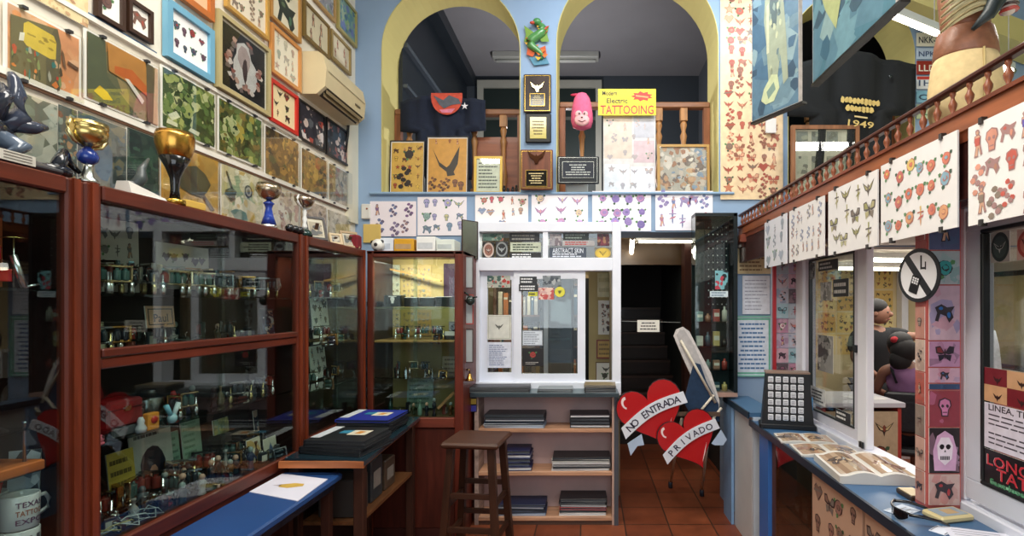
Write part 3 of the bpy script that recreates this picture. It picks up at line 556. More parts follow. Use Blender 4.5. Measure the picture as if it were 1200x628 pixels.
# ---- lower row, standing behind the trophies
def exm(b, w_, h, y, rng):
    b.face2(blobpts(-.02*w_, -.02*h, .2*w_, .3*h, rng, 9, .1), y, '#2c5068'); b.face2(blobpts(0, .32*h, .09*w_, .12*h, rng, 9, .05), y-.0003, '#c89c7c'); b.face2(blobpts(0, .38*h, .1*w_, .08*h, rng, 9, .05), y-.0004, '#2c2420')
    for k in range(4): b.face2(blobpts(-.3*w_+k*.02*w_, (-.3+k*.16)*h, .07*w_, .07*h, rng, 7, .2), y-.0005, '#b88c58')
def exh(b, w_, h, y, rng):
    b.face2(blobpts(.02*w_, .0*h, .3*w_, .26*h, rng, 10, .1), y, '#54503a'); b.face2([(-.4*w_, .42*h), (-.34*w_, .44*h), (.42*w_, -.4*h), (.36*w_, -.44*h)], y-.0004, '#4a4030')
def exr(b, w_, h, y, rng):
    b.face2(blobpts(.12*w_, .15*h, .1*w_, .13*h, rng, 12, .03), y, '#222222'); b.face2(blobpts(.12*w_, .15*h, .07*w_, .09*h, rng, 12, .03), y-.0003, '#a09c94'); b.face2(blobpts(.12*w_, .15*h, .04*w_, .05*h, rng, 12, .03), y-.0006, '#26262a')
    b.face2(blobpts(-.3*w_, -.0*h, .13*w_, .11*h, rng, 9, .3), y, '#2a3a2c'); b.face2([(-.42*w_, .4*h), (-.38*w_, .4*h), (-.22*w_, .05*h), (-.28*w_, .05*h)], y, '#3a3428'); b.face2(blobpts(-.1*w_, -.35*h, .2*w_, .1*h, rng, 9, .2), y, '#4c7058')
LOW = 'unframed glazed posters behind the trophies'
def low(label, q, art, seed): lpic('poster', label, 'poster', q, art, X=-1.858, glass=True, seed=seed, group=LOW)
low('grey green glazed poster behind the dark hand sculpture', (-30, 92, 220, 65, 121, 225), A_scene('#98a094', ['#7c887c', '#b8bcae', '#a0a89c', '#6c7468', '#c0b8a4'], 50, .25), 21)
low('narrow glazed poster of dark stage lights behind the handled gold cup', (66, 122, 220, 88, 130, 225), A_scene('#4a5a58', ['#6c7c78', '#b08c68', '#39484a', '#8c9c90', '#7a4c38'], 50, .25), 22)
low('glazed photo poster of a man in a teal shirt', (89, 131, 225, 146, 150, 232), A_scene('#3c4c48', ['#2f3c3c', '#54605c', '#3f5660', '#2c3434', '#6c6850'], 60, .2, exm), 23)
low('glazed dark green poster with a thin grey figure', (147, 150, 232, 184, 162, 240), A_scene('#22382f', ['#1f3830', '#2c4c3c', '#34463c', '#1c2c2a', '#3c5c48'], 50, .25), 24)
low('glazed ochre poster with a round dark blot behind the black stemmed cup', (187, 166, 240, 254, 187, 252), A_scene('#c0903c', ['#c89844', '#b48438', '#d0a858', '#b89048'], 30, .3, exh), 25)
low('glazed cream and green poster with a black ring', (258, 190, 255, 306, 212, 268), A_scene('#c8bc94', ['#b8b484', '#d8cca4', '#8ca078', '#e0d8bc', '#c8a858'], 60, .2, exr), 26)
low('glazed pale beige poster between the blue stemmed cup and the white handled cup', (308, 212, 268, 349, 230, 280), A_scene('#d0c4a8', ['#c8b494', '#a8785c', '#d8d0bc', '#b89c74', '#8c6c54'], 60, .18), 27)
low('glazed tan poster behind the leaning small frames', (351, 231, 280, 381, 244, 288), A_scene('#a08868', ['#8c7454', '#b49c7c', '#6c5c48', '#c0a888'], 60, .2), 28)
low('glazed washed out poster nearest the wall corner in the lower row', (383, 245, 288, 408, 255, 292), A_scene('#c4b89c', ['#b4a888', '#d0c8b0', '#a09478'], 60, .2), 29)
# ---- upper framed prints
FR = 'framed prints high on the wall of posters'
WOODY = ['#9c7044', '#b88c58', '#7c5434']
lpic('framed_print', 'unframed beige sketch sheet above the orange wall poster', 'print', (28, -60, -1, 101, -25, 27), A_scene('#e0cfa0', ['#d4b888', '#e4d4ac', '#c8a078', '#dcc494', '#b88c68'], 70, .12), group=FR, seed=31)
lpic('framed_print', 'small dark wood frame with a single round motif, beside the beige sketch sheet', 'print', (109, -35, 22, 142, -22, 34), A_grid(1, 1, ['#6a4c44'], ['rose'], '#4a3c3c', s=.035), frame=(.016, .02, '#3a2418'), group=FR, seed=32)
lpic('framed_print', 'small dark wood frame with a wiry red motif, beside the light blue frame', 'print', (146, -2, 38, 175, 12, 50), A_grid(1, 1, ['#a04c3c'], ['panther'], '#7a5c50', s=.035), frame=(.016, .02, '#3a2418'), group=FR, seed=33)
lpic('framed_print', 'light blue framed flash sheet of eight heads on white', 'print', (190, 0, 66, 246, 33, 97), A_grid(4, 2, ['#a03c34', '#6c4c5c', '#4c5c6c'], ['skull', 'figure', 'rose', 'heart'], '#3a3038'), frame=(.03, .025, '#6fa6c0'), group=FR, seed=34, paper='#f2f0ee')
lpic('framed_print', 'orange wood frame with a brown print above the light blue frame', 'print', (204, -70, -3, 246, -45, 25), A_grid(3, 2, ['#b06848', '#8c4c34'], None, '#5c3828'), frame=(.03, .025, '#b8682c'), group=FR, seed=35, paper='#e0b890')
def exb(b, w_, h, y, rng):
    rect(b, -w_/2, w_/2, -h/2, h/2, y, '#141414')
    pts = [(0, .44), (.14, .4), (.2, .2), (.34, .1), (.4, -.2), (.3, -.36), (.1, -.42), (-.12, -.42), (-.3, -.3), (-.3, 0), (-.22, .15), (-.2, .34)]
    b.face2([(u*w_*.8, v*h*.9) for u, v in pts], y-.0005, '#dcd8d4'); b.face2(blobpts(0, .1*h, .13*w_, .2*h, rng, 9), y-.0008, '#b8a4a0'); b.face2(blobpts(.02*w_, -.05*h, .06*w_, .2*h, rng, 8), y-.0011, '#4c3838')
    for i in range(40):
        a = rng.uniform(0, 2*PI); u = .38*w_*math.cos(a)*rng.uniform(.75, 1.1); v = .42*h*math.sin(a)*rng.uniform(.75, 1.05); b.face2(blobpts(u, v, .05*w_, .045*h, rng, 7, .4), y-.0013-i*.00002, rng.choice(['#c8a090', '#a05c50', '#e0d4cc', '#7c6c68', '#b08478']))
lpic('framed_print', 'large gilt framed print of a pale crowd of figures on black', 'print', (250, 9, 103, 312, 59, 136), exb, frame=(.022, .03, '#b8a878', 'satin'), glass=True, group=FR, seed=36, mount=.012)
lpic('framed_print', 'pine framed sheet of small brown flash above the black figure print', 'print', (262, -70, 5, 312, -20, 50), A_grid(4, 4, ['#a88c74', '#8c7460'], None, '#8c7c6c'), frame=(.02, .02, '#c09448'), group=FR, seed=37, paper='#e4d8c0')
lpic('framed_print', 'pine framed print of a dark curling dragon near the ceiling', 'print', (314, -50, 22, 350, -22, 49), A_grid(1, 2, ['#4c7058', '#5c6c50'], ['panther', 'snake'], '#2c342c', s=.1), frame=(.02, .02, '#b48444'), group=FR, seed=38, paper='#dcd4b8')
lpic('framed_print', 'orange pine frame with pale pastel flash just above the red frame', 'print', (315, 22, 86, 350, 60, 107), A_grid(3, 3, ['#c8c0a4', '#a8b09c', '#c0a08c'], None, '#b0a898'), frame=(.022, .02, '#cc8c4c'), group=FR, seed=39, paper='#e8e0c8')
lpic('framed_print', 'small bright red frame with yellow flash sheet', 'print', (313, 91, 141, 346, 112, 159), A_grid(2, 3, ['#8c3c30', '#4c4438'], None, '#3a2c28'), frame=(.022, .022, '#c42c24'), group=FR, seed=40, paper='#ecd8a8')
lpic('framed_print', 'dark gilt frame with brown sepia figures over the air conditioner', 'print', (354, 0, 46, 384, 30, 66), A_grid(2, 2, ['#7c5c48', '#9c7860'], ['figure'], '#4c3c34'), frame=(.018, .02, '#7c6434'), group=FR, seed=41, paper='#d8ccac')
lpic('framed_print', 'pine framed purple and green print above the sepia figures', 'print', (366, -35, 2, 391, -5, 25), A_scene('#8c8c90', ['#6c7080', '#a08ca0', '#7c9080', '#b0b0b4'], 40, .2), frame=(.02, .02, '#b08c54'), group=FR, seed=42)
lpic('framed_print', 'gilt framed print with red figures resting over the air conditioner end', 'print', (386, 33, 70, 409, 58, 86), A_grid(2, 2, ['#b0705c', '#9c5c50'], ['figure'], '#6c4c44'), frame=(.018, .02, '#9c8450'), group=FR, seed=43, paper='#d8ccb0')
lpic('framed_print', 'gilt framed blue and green print closest to the blue wall', 'print', (394, -10, 31, 416, 12, 58), A_scene('#7c9c90', ['#5c8c90', '#8cac78', '#6c7cac', '#a0b094', '#4c7088'], 50, .2), frame=(.02, .02, '#a89c60'), group=FR, seed=44)
lpic('framed_print', 'dark framed photograph with red and white costume below the air conditioner', 'print', (348, 114, 162, 379, 137, 178), A_scene('#2c2c34', ['#3c3840', '#a8483c', '#d8d0cc', '#54585c', '#24242c', '#c8b4a8'], 50, .18), frame=(.012, .015, '#1c1c1e'), group=FR, seed=45)
lpic('framed_print', 'dark framed photograph of a pale seated figure beside the costume photograph', 'print', (381, 138, 181, 408, 155, 195), A_scene('#2a3038', ['#34404c', '#c8b8b0', '#8c5c58', '#20262c', '#58687c'], 50, .18), frame=(.012, .015, '#1c1c1e'), group=FR, seed=46)
# ---- air conditioner
ac = thing('air_conditioner', 'long cream wall-mounted air conditioner among the framed prints', 'air conditioner', (-1.87, 3.60, 3.02), PI/2)
b = MB(); W2 = .29
P = [(0, 0), (-.11, .0), (-.165, .05), (-.175, .16), (-.155, .25), (-.12, .275), (0, .275)]
vs_ = [(-W2, p[0], p[1]) for p in P]+[(W2, p[0], p[1]) for p in P]; n = len(P)
b.add(vs_, [tuple(range(n)), tuple(range(2*n-1, n-1, -1))]+[(i, n+i, n+(i+1) % n, (i+1) % n) for i in range(n)], '#d8c8a0', 'satin'); b.build('casing', ac)
b = MB(); b.add([(-W2+.03, -.112, -.002), (W2-.03, -.112, -.002), (W2-.03, -.167, .048), (-W2+.03, -.167, .048)], [(0, 1, 2, 3)], '#3c3428', 'matte'); b.build('air_outlet', ac)
for k in range(2): b = MB(); b.box(-W2+.035, W2-.035, -.14-k*.018, -.136-k*.018, -.004+k*.02, .024+k*.02, '#8c7c5c', 'satin'); b.build('louver', ac)
b = MB(); b.add([(-W2+.02, -.1775, .15), (W2-.02, -.1775, .15), (W2-.02, -.1785, .154), (-W2+.02, -.1785, .154)], [(0, 1, 2, 3)], '#8c7c60', 'satin'); b.box(.12, .2, -.176, -.172, .09, .1, '#6c6450', 'satin'); b.build('panel_seam', ac)
b = MB(); b.tube([(.30, -.03, .1), (.325, -.03, .05), (.325, -.02, -.06), (.31, -.01, -.2)], .012, '#2c2a28', 'satin'); b.build('hose', ac)

# ================================================================== BACK WALL PICTURES
bg6 = 'white flash sheets pinned under the arches'
bpic('flash_sheet', 'white flash sheet of lanky mauve and brown figures, above the soccer ball', 'flash sheet', 434, 236, 488, 277, A_grid(3, 2, ['#8c7c9c', '#a08080', '#6c7498', '#b8907c', '#7c5c84'], ['panther', 'snake', 'figure'], '#6c5c74'), group=bg6, seed=61, paper='#efe4e8')
bpic('flash_sheet', 'white flash sheet of bluish green heads and hats beside the lanky figures', 'flash sheet', 489.5, 231, 547, 276, A_grid(4, 3, ['#7c94ac', '#8ca89c', '#a8a0c8', '#c8c08c'], ['bird', 'panther', 'rose', 'skull'], '#6c7c8c'), group=bg6, seed=62, paper='#f0e8ec')
bpic('flash_sheet', 'white flash sheet packed with oval figure vignettes and a red heart', 'flash sheet', 557, 227, 619, 273, A_grid(5, 3, ['#7c90b0', '#c06c5c', '#b8947c', '#94a0b8', '#c8505c'], ['skull', 'rose', 'figure', 'heart'], '#7c7880'), group=bg6, seed=63, paper='#f6ecea')
bpic('flash_sheet', 'white flash sheet of pink swallows and scrolls', 'flash sheet', 623, 225, 689, 271, A_grid(3, 3, ['#c890b4', '#d8a0a8', '#c0a0cc', '#e0c8a0'], ['bird', 'bird', 'rose'], '#8c78a0'), group=bg6, seed=64, paper='#fbf6fb')
bpic('flash_sheet', 'white flash sheet of violet roses', 'flash sheet', 694, 224, 763, 271, A_grid(4, 3, ['#8c74b8', '#a084c4', '#7c68ac', '#c08cb8'], ['rose'], '#8c80b0'), group=bg6, seed=65, paper='#fbf8ff')
bpic('flash_sheet', 'white flash sheet of purple lizards and daggers over the corridor', 'flash sheet', 768, 224, 835, 270, A_grid(5, 2, ['#a878a8', '#8c80b4', '#c08090', '#7c88b0'], ['snake', 'panther', 'dagger', 'figure'], '#a094bc', s=.052), group=bg6, seed=66, paper='#fbf8ff')
# tall scroll
def exs(b, w_, h, y, rng):
    rect(b, -w_/2, w_/2, -h/2, h/2, y, '#e8cca4'); grid(b, w_*.86, h*.95, y-.001, 5, 19, rng, ['#b85a48', '#a84c3c', '#c07858', '#8c5c48', '#7c6c5c', '#d8a080'], None, '#a86c58', s=.042)
bpic('flash_scroll', 'tall tan scroll densely covered with red tattoo flash', 'flash scroll', 844, -12, 917, 234, exs, seed=67, thick=.01)
# dragon relief
b = MB(); rng = random.Random(5); dx, dz = XY(629, 50, 4.09)
pts = []
for i in range(20): t_ = i/19; pts.append((.055*math.sin(t_*8.5)*(1.1-.3*t_), -.02, .15-.29*t_))
b.tube(pts, [.012+.026*math.sin(PI*min(1, i/19+.08)) for i in range(20)], '#4f8a4c', 'gloss')
b.ell((.005, -.035, .15), (.034, .03, .028), '#4c8c50', 'gloss'); b.ell((-.03, -.045, .137), (.022, .015, .012), '#c84c38', 'gloss')
dr = thing('dragon_figure', 'painted green and orange dragon relief on the pillar between the arches', 'dragon figure', (dx, 4.095, dz))
b.build('body', dr)
b = MB()
for i in range(16): t_ = i/15; u = .055*math.sin(t_*8.5)*(1.1-.3*t_); s = (-1)**i; b.add([(u, -.03, .15-.28*t_), (u+s*.05, -.03, .16-.28*t_), (u+s*.02, -.035, .125-.28*t_)], [(0, 1, 2)], rng.choice(['#d87838', '#e0b040', '#c84c38']), 'gloss')
for sgn in (-1, 1):
    b.add([(0, -.02, .06), (sgn*.1, -.02, .13), (sgn*.085, -.02, .06), (sgn*.1, -.02, 0), (sgn*.04, -.02, .0)], [(0, 1, 2, 3, 4)], '#7a9c48', 'gloss'); b.add([(0, -.018, -.06), (sgn*.07, -.018, -.03), (sgn*.08, -.018, -.1), (sgn*.03, -.018, -.12)], [(0, 1, 2, 3)], '#c8603c', 'gloss')
b.build('fins', dr)
b = MB(); b.prism([(-.06, -.12), (.07, -.11), (.1, -.17), (-.02, -.185)], -.012, -.004, '#5c90a8', 'gloss'); b.build('base', dr)
# plaques
def plaque(name, label, x0, y0, x1, y1, wood, plate, rel, ring=None, eagle=None, Y=4.09, seed=1, rot=None, tcol='#d8c48c'):
    (xa, za), (xb, zb) = XY(x0, y0, Y), XY(x1, y1, Y); W_, H_ = xb-xa, za-zb
    t = thing(name, label, 'plaque', ((xa+xb)/2, Y, (za+zb)/2)); rng = random.Random(seed)
    b = MB(); b.box(-W_/2, W_/2, -.022, 0, -H_/2, H_/2, wood, 'wood', .006)
    if ring: b.ring(W_*.92, H_*.92, .004, -.024, -.02, ring, 'metal')
    b.build('backing_board', t)
    cx, cz, pw, ph = rel; b = MB(); b.box(cx-pw/2, cx+pw/2, -.027, -.022, cz-ph/2, cz+ph/2, plate, 'gloss')
    if ring: b.ring(pw, ph, .004, -.029, -.026, ring, 'metal', cx, cz)
    lines(b, cx-pw*.4, cx+pw*.4, cz+ph*.36, cz-ph*.36, 5, -.0285, tcol, rng, .4, .5, True); b.build('engraved_plate', t)
    if eagle:
        ex, ez, es, ec = eagle; b = MB(); S = lambda pts: [(ex+u*es, ez+v*es) for u, v in pts]
        b.prism(S([(-1, .75), (-.55, .35), (-.12, .1), (0, .35), (.12, .1), (.55, .35), (1, .75), (.75, 0), (.3, -.3), (.15, -.75), (-.15, -.75), (-.3, -.3), (-.75, 0)]), -.036, -.026, ec, 'metal'); b.build('eagle_emblem', t)
    return t
plaque('award_plaque', 'dark wood plaque with gold eagle over a gold framed plate', 614, 88, 646, 133, '#2c1c14', '#171412', (0, -.055, .12, .10), '#a88c48', (0, .045, .055, '#e0d4a8'), seed=2)
plaque('award_plaque', 'black plaque with shiny yellow engraved plate, middle of the pillar stack', 616, 134, 646, 168, '#0e0e0e', '#c8b868', (0, 0, .13, .17), None, None, seed=3, tcol='#6c5c28')
plaque('award_plaque', 'red-brown wood plaque with dark eagle above a black and gold plate', 610, 176, 648, 223, '#6a3820', '#141210', (0, -.07, .17, .13), '#b8964c', (0, .095, .07, '#3c2418'), seed=4, Y=4.05)
plaque('award_plaque', 'wide black framed plaque with a silver edged dark plate, beneath the pink plush', 653, 184, 702, 216, '#10181e', '#3c4048', (0, 0, .25, .13), '#b8bcb8', None, Y=4.06, seed=5, tcol='#c0c4c0')
# boards and certificates on the sill
def exf1(b, w_, h, y, rng):
    rect(b, -w_*.48, w_*.48, -h*.48, h*.48, y, '#c8a04c'); motif(b, .05*w_, .25*h, .05, y-.001, rng, ['#2c2420'], 'rose', '#241c18'); motif(b, -.1*w_, -.2*h, .075, y-.001, rng, ['#2c2420'], 'snake', '#241c18')
    grid(b, w_*.85, h*.85, y-.0005, 4, 5, rng, ['#a84c30', '#6c4c2c', '#d8b048'], None, '#4c3020', s=.024)
def exf2(b, w_, h, y, rng):
    rect(b, -w_*.48, w_*.48, -h*.48, h*.48, y, '#c48e3c')
    b.face2([(-.38*w_, .3*h), (-.2*w_, .05*h), (-.02*w_, -.04*h), (.05*w_, .0), (.3*w_, .34*h), (.26*w_, .02*h), (.16*w_, -.12*h), (.2*w_, -.18*h), (0, -.2*h), (-.02*w_, -.12*h), (-.2*w_, -.02*h)], y-.001, '#2c2620')
    grid(b, w_*.85, h*.25, y-.0005, 5, 1, rng, ['#7c4c2c'], ['dagger', 'snake', 'skull'], '#4c3020', s=.04, cz=-.34*h); grid(b, w_*.8, h*.1, y-.0005, 3, 1, rng, ['#9c5c34'], None, '#6c4020', s=.02, cz=.43*h)
def spic(name, label, cat, x0, y0, x1, y1, art, Y=4.2, lean=-.06, **k):
    xa, za = XY(x0, y0, Y); xb, _ = XY(x1, y1, Y); zb = 2.556; hh = za-zb; k['thick'] = k.get('thick', .01)
    return picture(name, label, cat, ((xa+xb)/2, Y, zb+hh/2+.004), 0, xb-xa, hh, art, rot=(lean, 0, 0), **k)
BS = 'mustard flash boards on the sill'
spic('flash_board', 'mustard board with black serpent and small motifs, nearest the arch side', 'flash board', 457, 165, 498, 226, exf1, frame=(.008, .012, '#151412'), seed=71, group=BS)
spic('flash_board', 'mustard board with a large spread black eagle', 'flash board', 500, 160, 549, 224, exf2, frame=(.008, .012, '#151412'), seed=72, group=BS)
spic('certificate', 'pale green certificate in a gold frame beneath the balusters', 'certificate', 556, 184, 589, 220, A_text('#dce0cc', '#4c5448', 8), frame=(.02, .018, '#d8b03c', 'satin'), seed=73, glass=True)
spic('framed_photo', 'gilt framed crowd photograph at the far end of the sill', 'framed photo', 770, 170, 831, 215, A_scene('#b8b0a4', ['#8c9cb0', '#c89c78', '#e0d4c8', '#7c6c64', '#d0c0b0', '#a8785c'], 110, .1), frame=(.022, .02, '#b08848', 'satin', '#e0d0a0'), glass=True, seed=74)
def exc(b, w_, h, y, rng):
    rect(b, -w_/2, w_/2, -h/2, h/2, y, '#d8d4d0')
    for u0, u1, v0, v1, c_ in ((-.49, .05, -.05, .48, '#d4c4b4'), (.08, .48, .2, .48, '#b8b8c0'), (.08, .48, -.1, .17, '#d0b8bc'), (-.48, .0, -.48, -.12, '#dce0e4'), (.02, .48, -.48, -.15, '#e4e4ea')): rect(b, u0*w_, u1*w_, v0*h, v1*h, y-.0006, c_)
    grid(b, w_*.9, h*.9, y-.001, 4, 5, rng, ['#b4a8a8', '#a8a4ac', '#c8b0a8'], None, '#a8a4a4', s=.03)
spic('paper_collage', 'pale collage of printed papers under the yellow lettered sign', 'poster', 707, 134, 768, 214, exc, Y=4.24, lean=0, seed=75)
# yellow TATTOOING sign
(xa, za), (xb, zb) = XY(701, 103, 4.17), XY(769, 134, 4.17)
sg = thing('tattooing_sign', 'bright yellow sign lettered TATTOOING in red', 'sign', ((xa+xb)/2, 4.19, (za+zb)/2))
W_, H_ = xb-xa, za-zb; b = MB(); b.box(-W_/2, W_/2, 0, .008, -H_/2, H_/2, '#e8d423', 'satin'); b.build('board', sg)
b = MB(); b.text('TATTOOING', .1, 0, -H_*.29, -.002, '#b8281c', wid=W_*.92); b.text('Modern', .05, -W_*.30, H_*.34, -.002, '#2c2c1c', wid=.12); b.text('Electric', .055, -W_*.17, H_*.05, -.002, '#2c2c1c', wid=.17)
pts = []
for i in range(18): a = 2*PI*i/18; r = 1 if i % 2 else .68; pts.append((W_*.26+r*W_*.2*math.cos(a), H_*.22+r*H_*.2*math.sin(a)))
b.face2(pts, -.001, '#c8301c'); b.face2([(W_*.26-W_*.11, H_*.27), (W_*.26-W_*.11, H_*.21), (W_*.26+W_*.11, H_*.15), (W_*.26+W_*.11, H_*.21)], -.002, '#e89860'); b.build('lettering', sg)
# pink plush hat with a monkey face
pk = thing('plush_toy', 'pink plush monkey hat hanging on the balustrade', 'plush toy', (XY(682, 152, 4.2)[0], 4.2, XY(682, 152, 4.2)[1]))
b = MB(); b.lathe([(.03, .0), (.076, .02), (.09, .07), (.088, .13), (.078, .2), (.062, .26), (.036, .295), (.008, .305)], n=18, col='#e06488', mt='cloth', sy=.75); b.build('body', pk)
b = MB(); b.ell((0, -.056, .06), (.062, .022, .05), '#ecb4b4', 'cloth'); b.ell((-.026, -.06, .105), (.03, .014, .03), '#ecb4b4', 'cloth'); b.ell((.026, -.06, .105), (.024, .012, .026), '#ecb4b4', 'cloth'); b.build('face', pk)
b = MB(); [b.ell((s*.02, -.075, .105), (.007, .005, .009), '#1c1418', 'gloss') for s in (-1, 1)]; b.ell((0, -.079, .073), (.009, .006, .006), '#5c1c28', 'gloss'); b.tube([(-.03, -.074, .05), (0, -.078, .038), (.03, -.074, .05)], .003, '#5c1c28', 'matte', 6); b.build('features', pk)
b = MB(); b.ell((-.045, 0, .285), (.05, .012, .012), '#c83858', 'cloth'); b.build('strap', pk)
# white box under plush
xa, za = XY(672, 178, 4.2); b = MB(); b.box(xa-.06, xa+.12, 4.15, 4.25, 2.556, 2.69, '#dcdcd8', 'matte', .004); b.build('card_box', label='small white box behind the wide black plaque', cat='box')
# little black silhouettes
b = MB()
for u, hh in ((-.05, .07), (-.02, .05), (.02, .06), (.05, .075)):
    b.lathe([(.018, 0), (.016, .01), (.006, .02), (.012, hh*.5), (.014, hh*.7), (.005, hh*.82)], cx=u, n=10, col='#1c1614', mt='satin'); b.ell((u, 0, hh*.9), (.011, .011, .012), '#1c1614')
b.box(-.07, .07, -.02, .02, 0, .006, '#1c1614'); b.build('cat_ornament', loc=(XY(598, 0, 4.18)[0], 4.18, 2.556), label='small black figure group on the sill beside the gold framed certificate', cat='ornament')
# ---- balustrades in the three arches
def spindle(b, x_, y_, z0, z1, col='#a8784a'):
    h = z1-z0; b.box(x_-.03, x_+.03, y_-.03, y_+.03, z0, z0+h*.12, col, 'wood', .003); b.box(x_-.03, x_+.03, y_-.03, y_+.03, z1-h*.14, z1, col, 'wood', .003)
    b.lathe([(.03, 0), (.018, .02*h), (.034, .12*h), (.03, .2*h), (.016, .34*h), (.022, .52*h), (.03, .58*h), (.016, .63*h), (.03, .7*h), (.022, .74*h)], x_, y_, z0+h*.12, 14, col, 'wood')
YBAL = 4.38
for k, (x0, x1, zr_, spx, desc) in enumerate(((-1.66, -.547, 3.30, (480, 556, 590), 'behind the navy shirt'), (-.26, 1.039, 3.36, (682, 772, 801), 'behind the yellow sign'), (1.592, 2.61, 3.36, (948, 1000), 'beside the black shirt'))):
    t = thing('balustrade', 'brown wooden balustrade with turned spindles '+desc, 'balustrade', group='balustrades in the arches')
    b = MB(); b.box(x0+.01, x1-.01, YBAL-.035, YBAL+.035, zr_-.03, zr_+.02, '#8a5a3a', 'woodx', .008); b.build('handrail', t)
    b = MB(); b.box(x0+.01, x0+.06, YBAL-.03, YBAL+.03, 2.556, zr_-.03, '#8a5434', 'wood'); b.box(x1-.06, x1-.01, YBAL-.03, YBAL+.03, 2.556, zr_-.03, '#8a5434', 'wood'); b.build('post', t)
    for p in spx: b = MB(); spindle(b, XY(p, 0, YBAL)[0], YBAL, 2.556, zr_-.03); b.build('spindle', t)
    if k == 0: b = MB(); b.box(-.98, x1-.06, YBAL+.03, YBAL+.045, 2.556, 3.1, '#8c5034', 'woodx'); b.build('infill_panel', t)
# ---- navy t-shirt over the rail
def shirt(name, label, loc, W, Hh, col, rz=0, slope=.06):
    t = thing(name, label, 'shirt', loc, rz); b = MB(); nx, nz = 22, 22; vs = []
    for j in range(nz+1):
        v = j/nz
        for i in range(nx+1):
            u = i/nx*2-1; hw = W/2 if v < .38 else W*.33+.01*math.sin(v*9)
            if v < .38: low = -(abs(u)*slope)
            zz = -v*Hh-(slope*abs(u)*(1 if v < .38 else .66)); vs.append((u*hw, -.03-.018*math.sin(u*9+v*3)-.012*math.cos(u*17+1), zz))
    fs = [(j*(nx+1)+i, j*(nx+1)+i+1, (j+1)*(nx+1)+i+1, (j+1)*(nx+1)+i) for j in range(nz) for i in range(nx)]
    b.add(vs, fs, col, 'cloth', True); o = b.build('fabric', t); m = o.modifiers.new('s', 'SOLIDIFY'); m.thickness = .012
    return t
xa, za = XY(519, 113, 4.3)
ts = shirt('t_shirt', 'navy T-shirt with a red eagle print hung over the balustrade', (xa, 4.33, za+.02), .72, .68, '#131c30')
b = MB(); b.M = Matrix.Translation((.045, -.075, -.05)); b.face2([(.13*math.cos(PI+PI*i/12), .14*math.sin(PI+PI*i/12)) for i in range(13)]+[(.13, .04), (-.13, .04)], 0, '#c8503c', 'cloth')
b.face2([(-.11, .02), (-.03, -.02), (.02, .02), (.10, -.01), (.12, -.05), (.04, -.06), (-.02, -.09), (-.06, -.06)], -.004, '#5c6068', 'cloth'); b.face2([(-.06, -.1), (.07, -.09), (.04, -.125), (-.04, -.125)], -.004, '#d88098', 'cloth')
pts = []
for i in range(10): a = PI/2+i*PI/5; r = .032 if i % 2 == 0 else .012; pts.append((.15+r*math.cos(a), -.07+r*math.sin(a)))
b.face2(pts, -.004, '#e4e0e4', 'cloth'); b.build('printed_emblem', ts)
# ---- items on the blue wall end
xl = lambda px: XY(px, 0, 4.09)
b = MB(); xa, za = XY(424, 247, 4.05); b.box(-.035, .035, -.03, 0, -.06, .06, '#d8d4cc', 'satin', .006); b.ell((.012, -.032, .02), (.008, .004, .008), '#8c5038'); b.build('alarm_box', loc=(xa+.02, 4.099, za), label='small white alarm box on the blue wall in the corner', cat='box')
# transom stickers and window stickers
def sticker(label, x0, y0, x1, y1, art, Y, seed, name='sticker', rz=0, group=None):
    (xa, za), (xb, zb) = XY(x0, y0, Y), XY(x1, y1, Y); b = MB(); W_, H_ = xb-xa, za-zb; b.box(-W_/2, W_/2, 0, .0015, -H_/2, H_/2, '#e8e4da', 'paper'); art(b, W_, H_, -.0005, random.Random(seed)); b.build(name, loc=((xa+xb)/2, Y, (za+zb)/2), label=label, cat=name.replace('_', ' '), group=group)
def banner(bg, col, txt=None, n=0, border=None):
    def f(b, w_, h, y, rng):
        rect(b, -w_/2, w_/2, -h/2, h/2, y, bg)
        if border: b.ring(w_*.96, h*.94, h*.08, y-.0005, y-.0001, border, 'print')
        if txt: b.text(txt, h*.62, 0, h*.0 if not n else h*.22, y-.0008, col, wid=w_*.84)
        if n: lines(b, -w_*.42, w_*.42, 0 if txt else h*.38, -h*.4, n, y-.0008, col, rng, .5)
    return f
def badge(bg, ring_, inner, ink='#1c1c1c'):
    def f(b, w_, h, y, rng):
        el = lambda s: [(w_/2*s*math.cos(2*PI*i/20), h/2*s*math.sin(2*PI*i/20)) for i in range(20)]
        rect(b, -w_/2, w_/2, -h/2, h/2, y, bg); b.face2(el(.97), y-.0004, ring_); b.face2(el(.74), y-.0008, inner); motif(b, 0, 0, min(w_, h)*.3, y-.001, rng, [ring_], 'bird', ink)
    return f
YT = 4.072
sticker('small colour sticker strip at the top of the first transom pane', 566, 274, 590, 282, A_scene('#5c7c70', ['#c8705c', '#345c50', '#8c9c8c'], 20, .4), YT, 1)
sticker('black sticker with a pale portrait oval in the transom', 566, 284, 579, 302, badge('#141414', '#c8b4a8', '#8c5c4c'), YT, 2)
sticker('round dark emblem sticker in the transom', 581, 283, 595, 301, badge('#28282c', '#8c9090', '#1c1c20', '#b0b4b4'), YT, 3)
sticker('wide black sticker with faint ornamental lettering under the vignette sheet', 597, 273, 632, 283, banner('#141418', '#8c8c84', None, 2), YT, 4)
sticker('pale green notice sticker in the transom', 598, 284, 634, 295, banner('#c8d0b8', '#3c4838', None, 3), YT, 5)
sticker('narrow black sticker with italic white lettering in the transom', 597, 296, 634, 303, banner('#101010', '#e8e8e8', None, 2), YT, 6)
sticker('grey sketch sticker at the side of the second transom pane', 644, 274, 658, 288, A_scene('#a8a4a8', ['#8c8890', '#c8c0c0', '#7c7078'], 20, .3), YT, 7)
sticker('dark green sticker at the top of the second transom pane', 660, 273, 690, 281, banner('#18241f', '#8c9c90', None, 2), YT, 8)
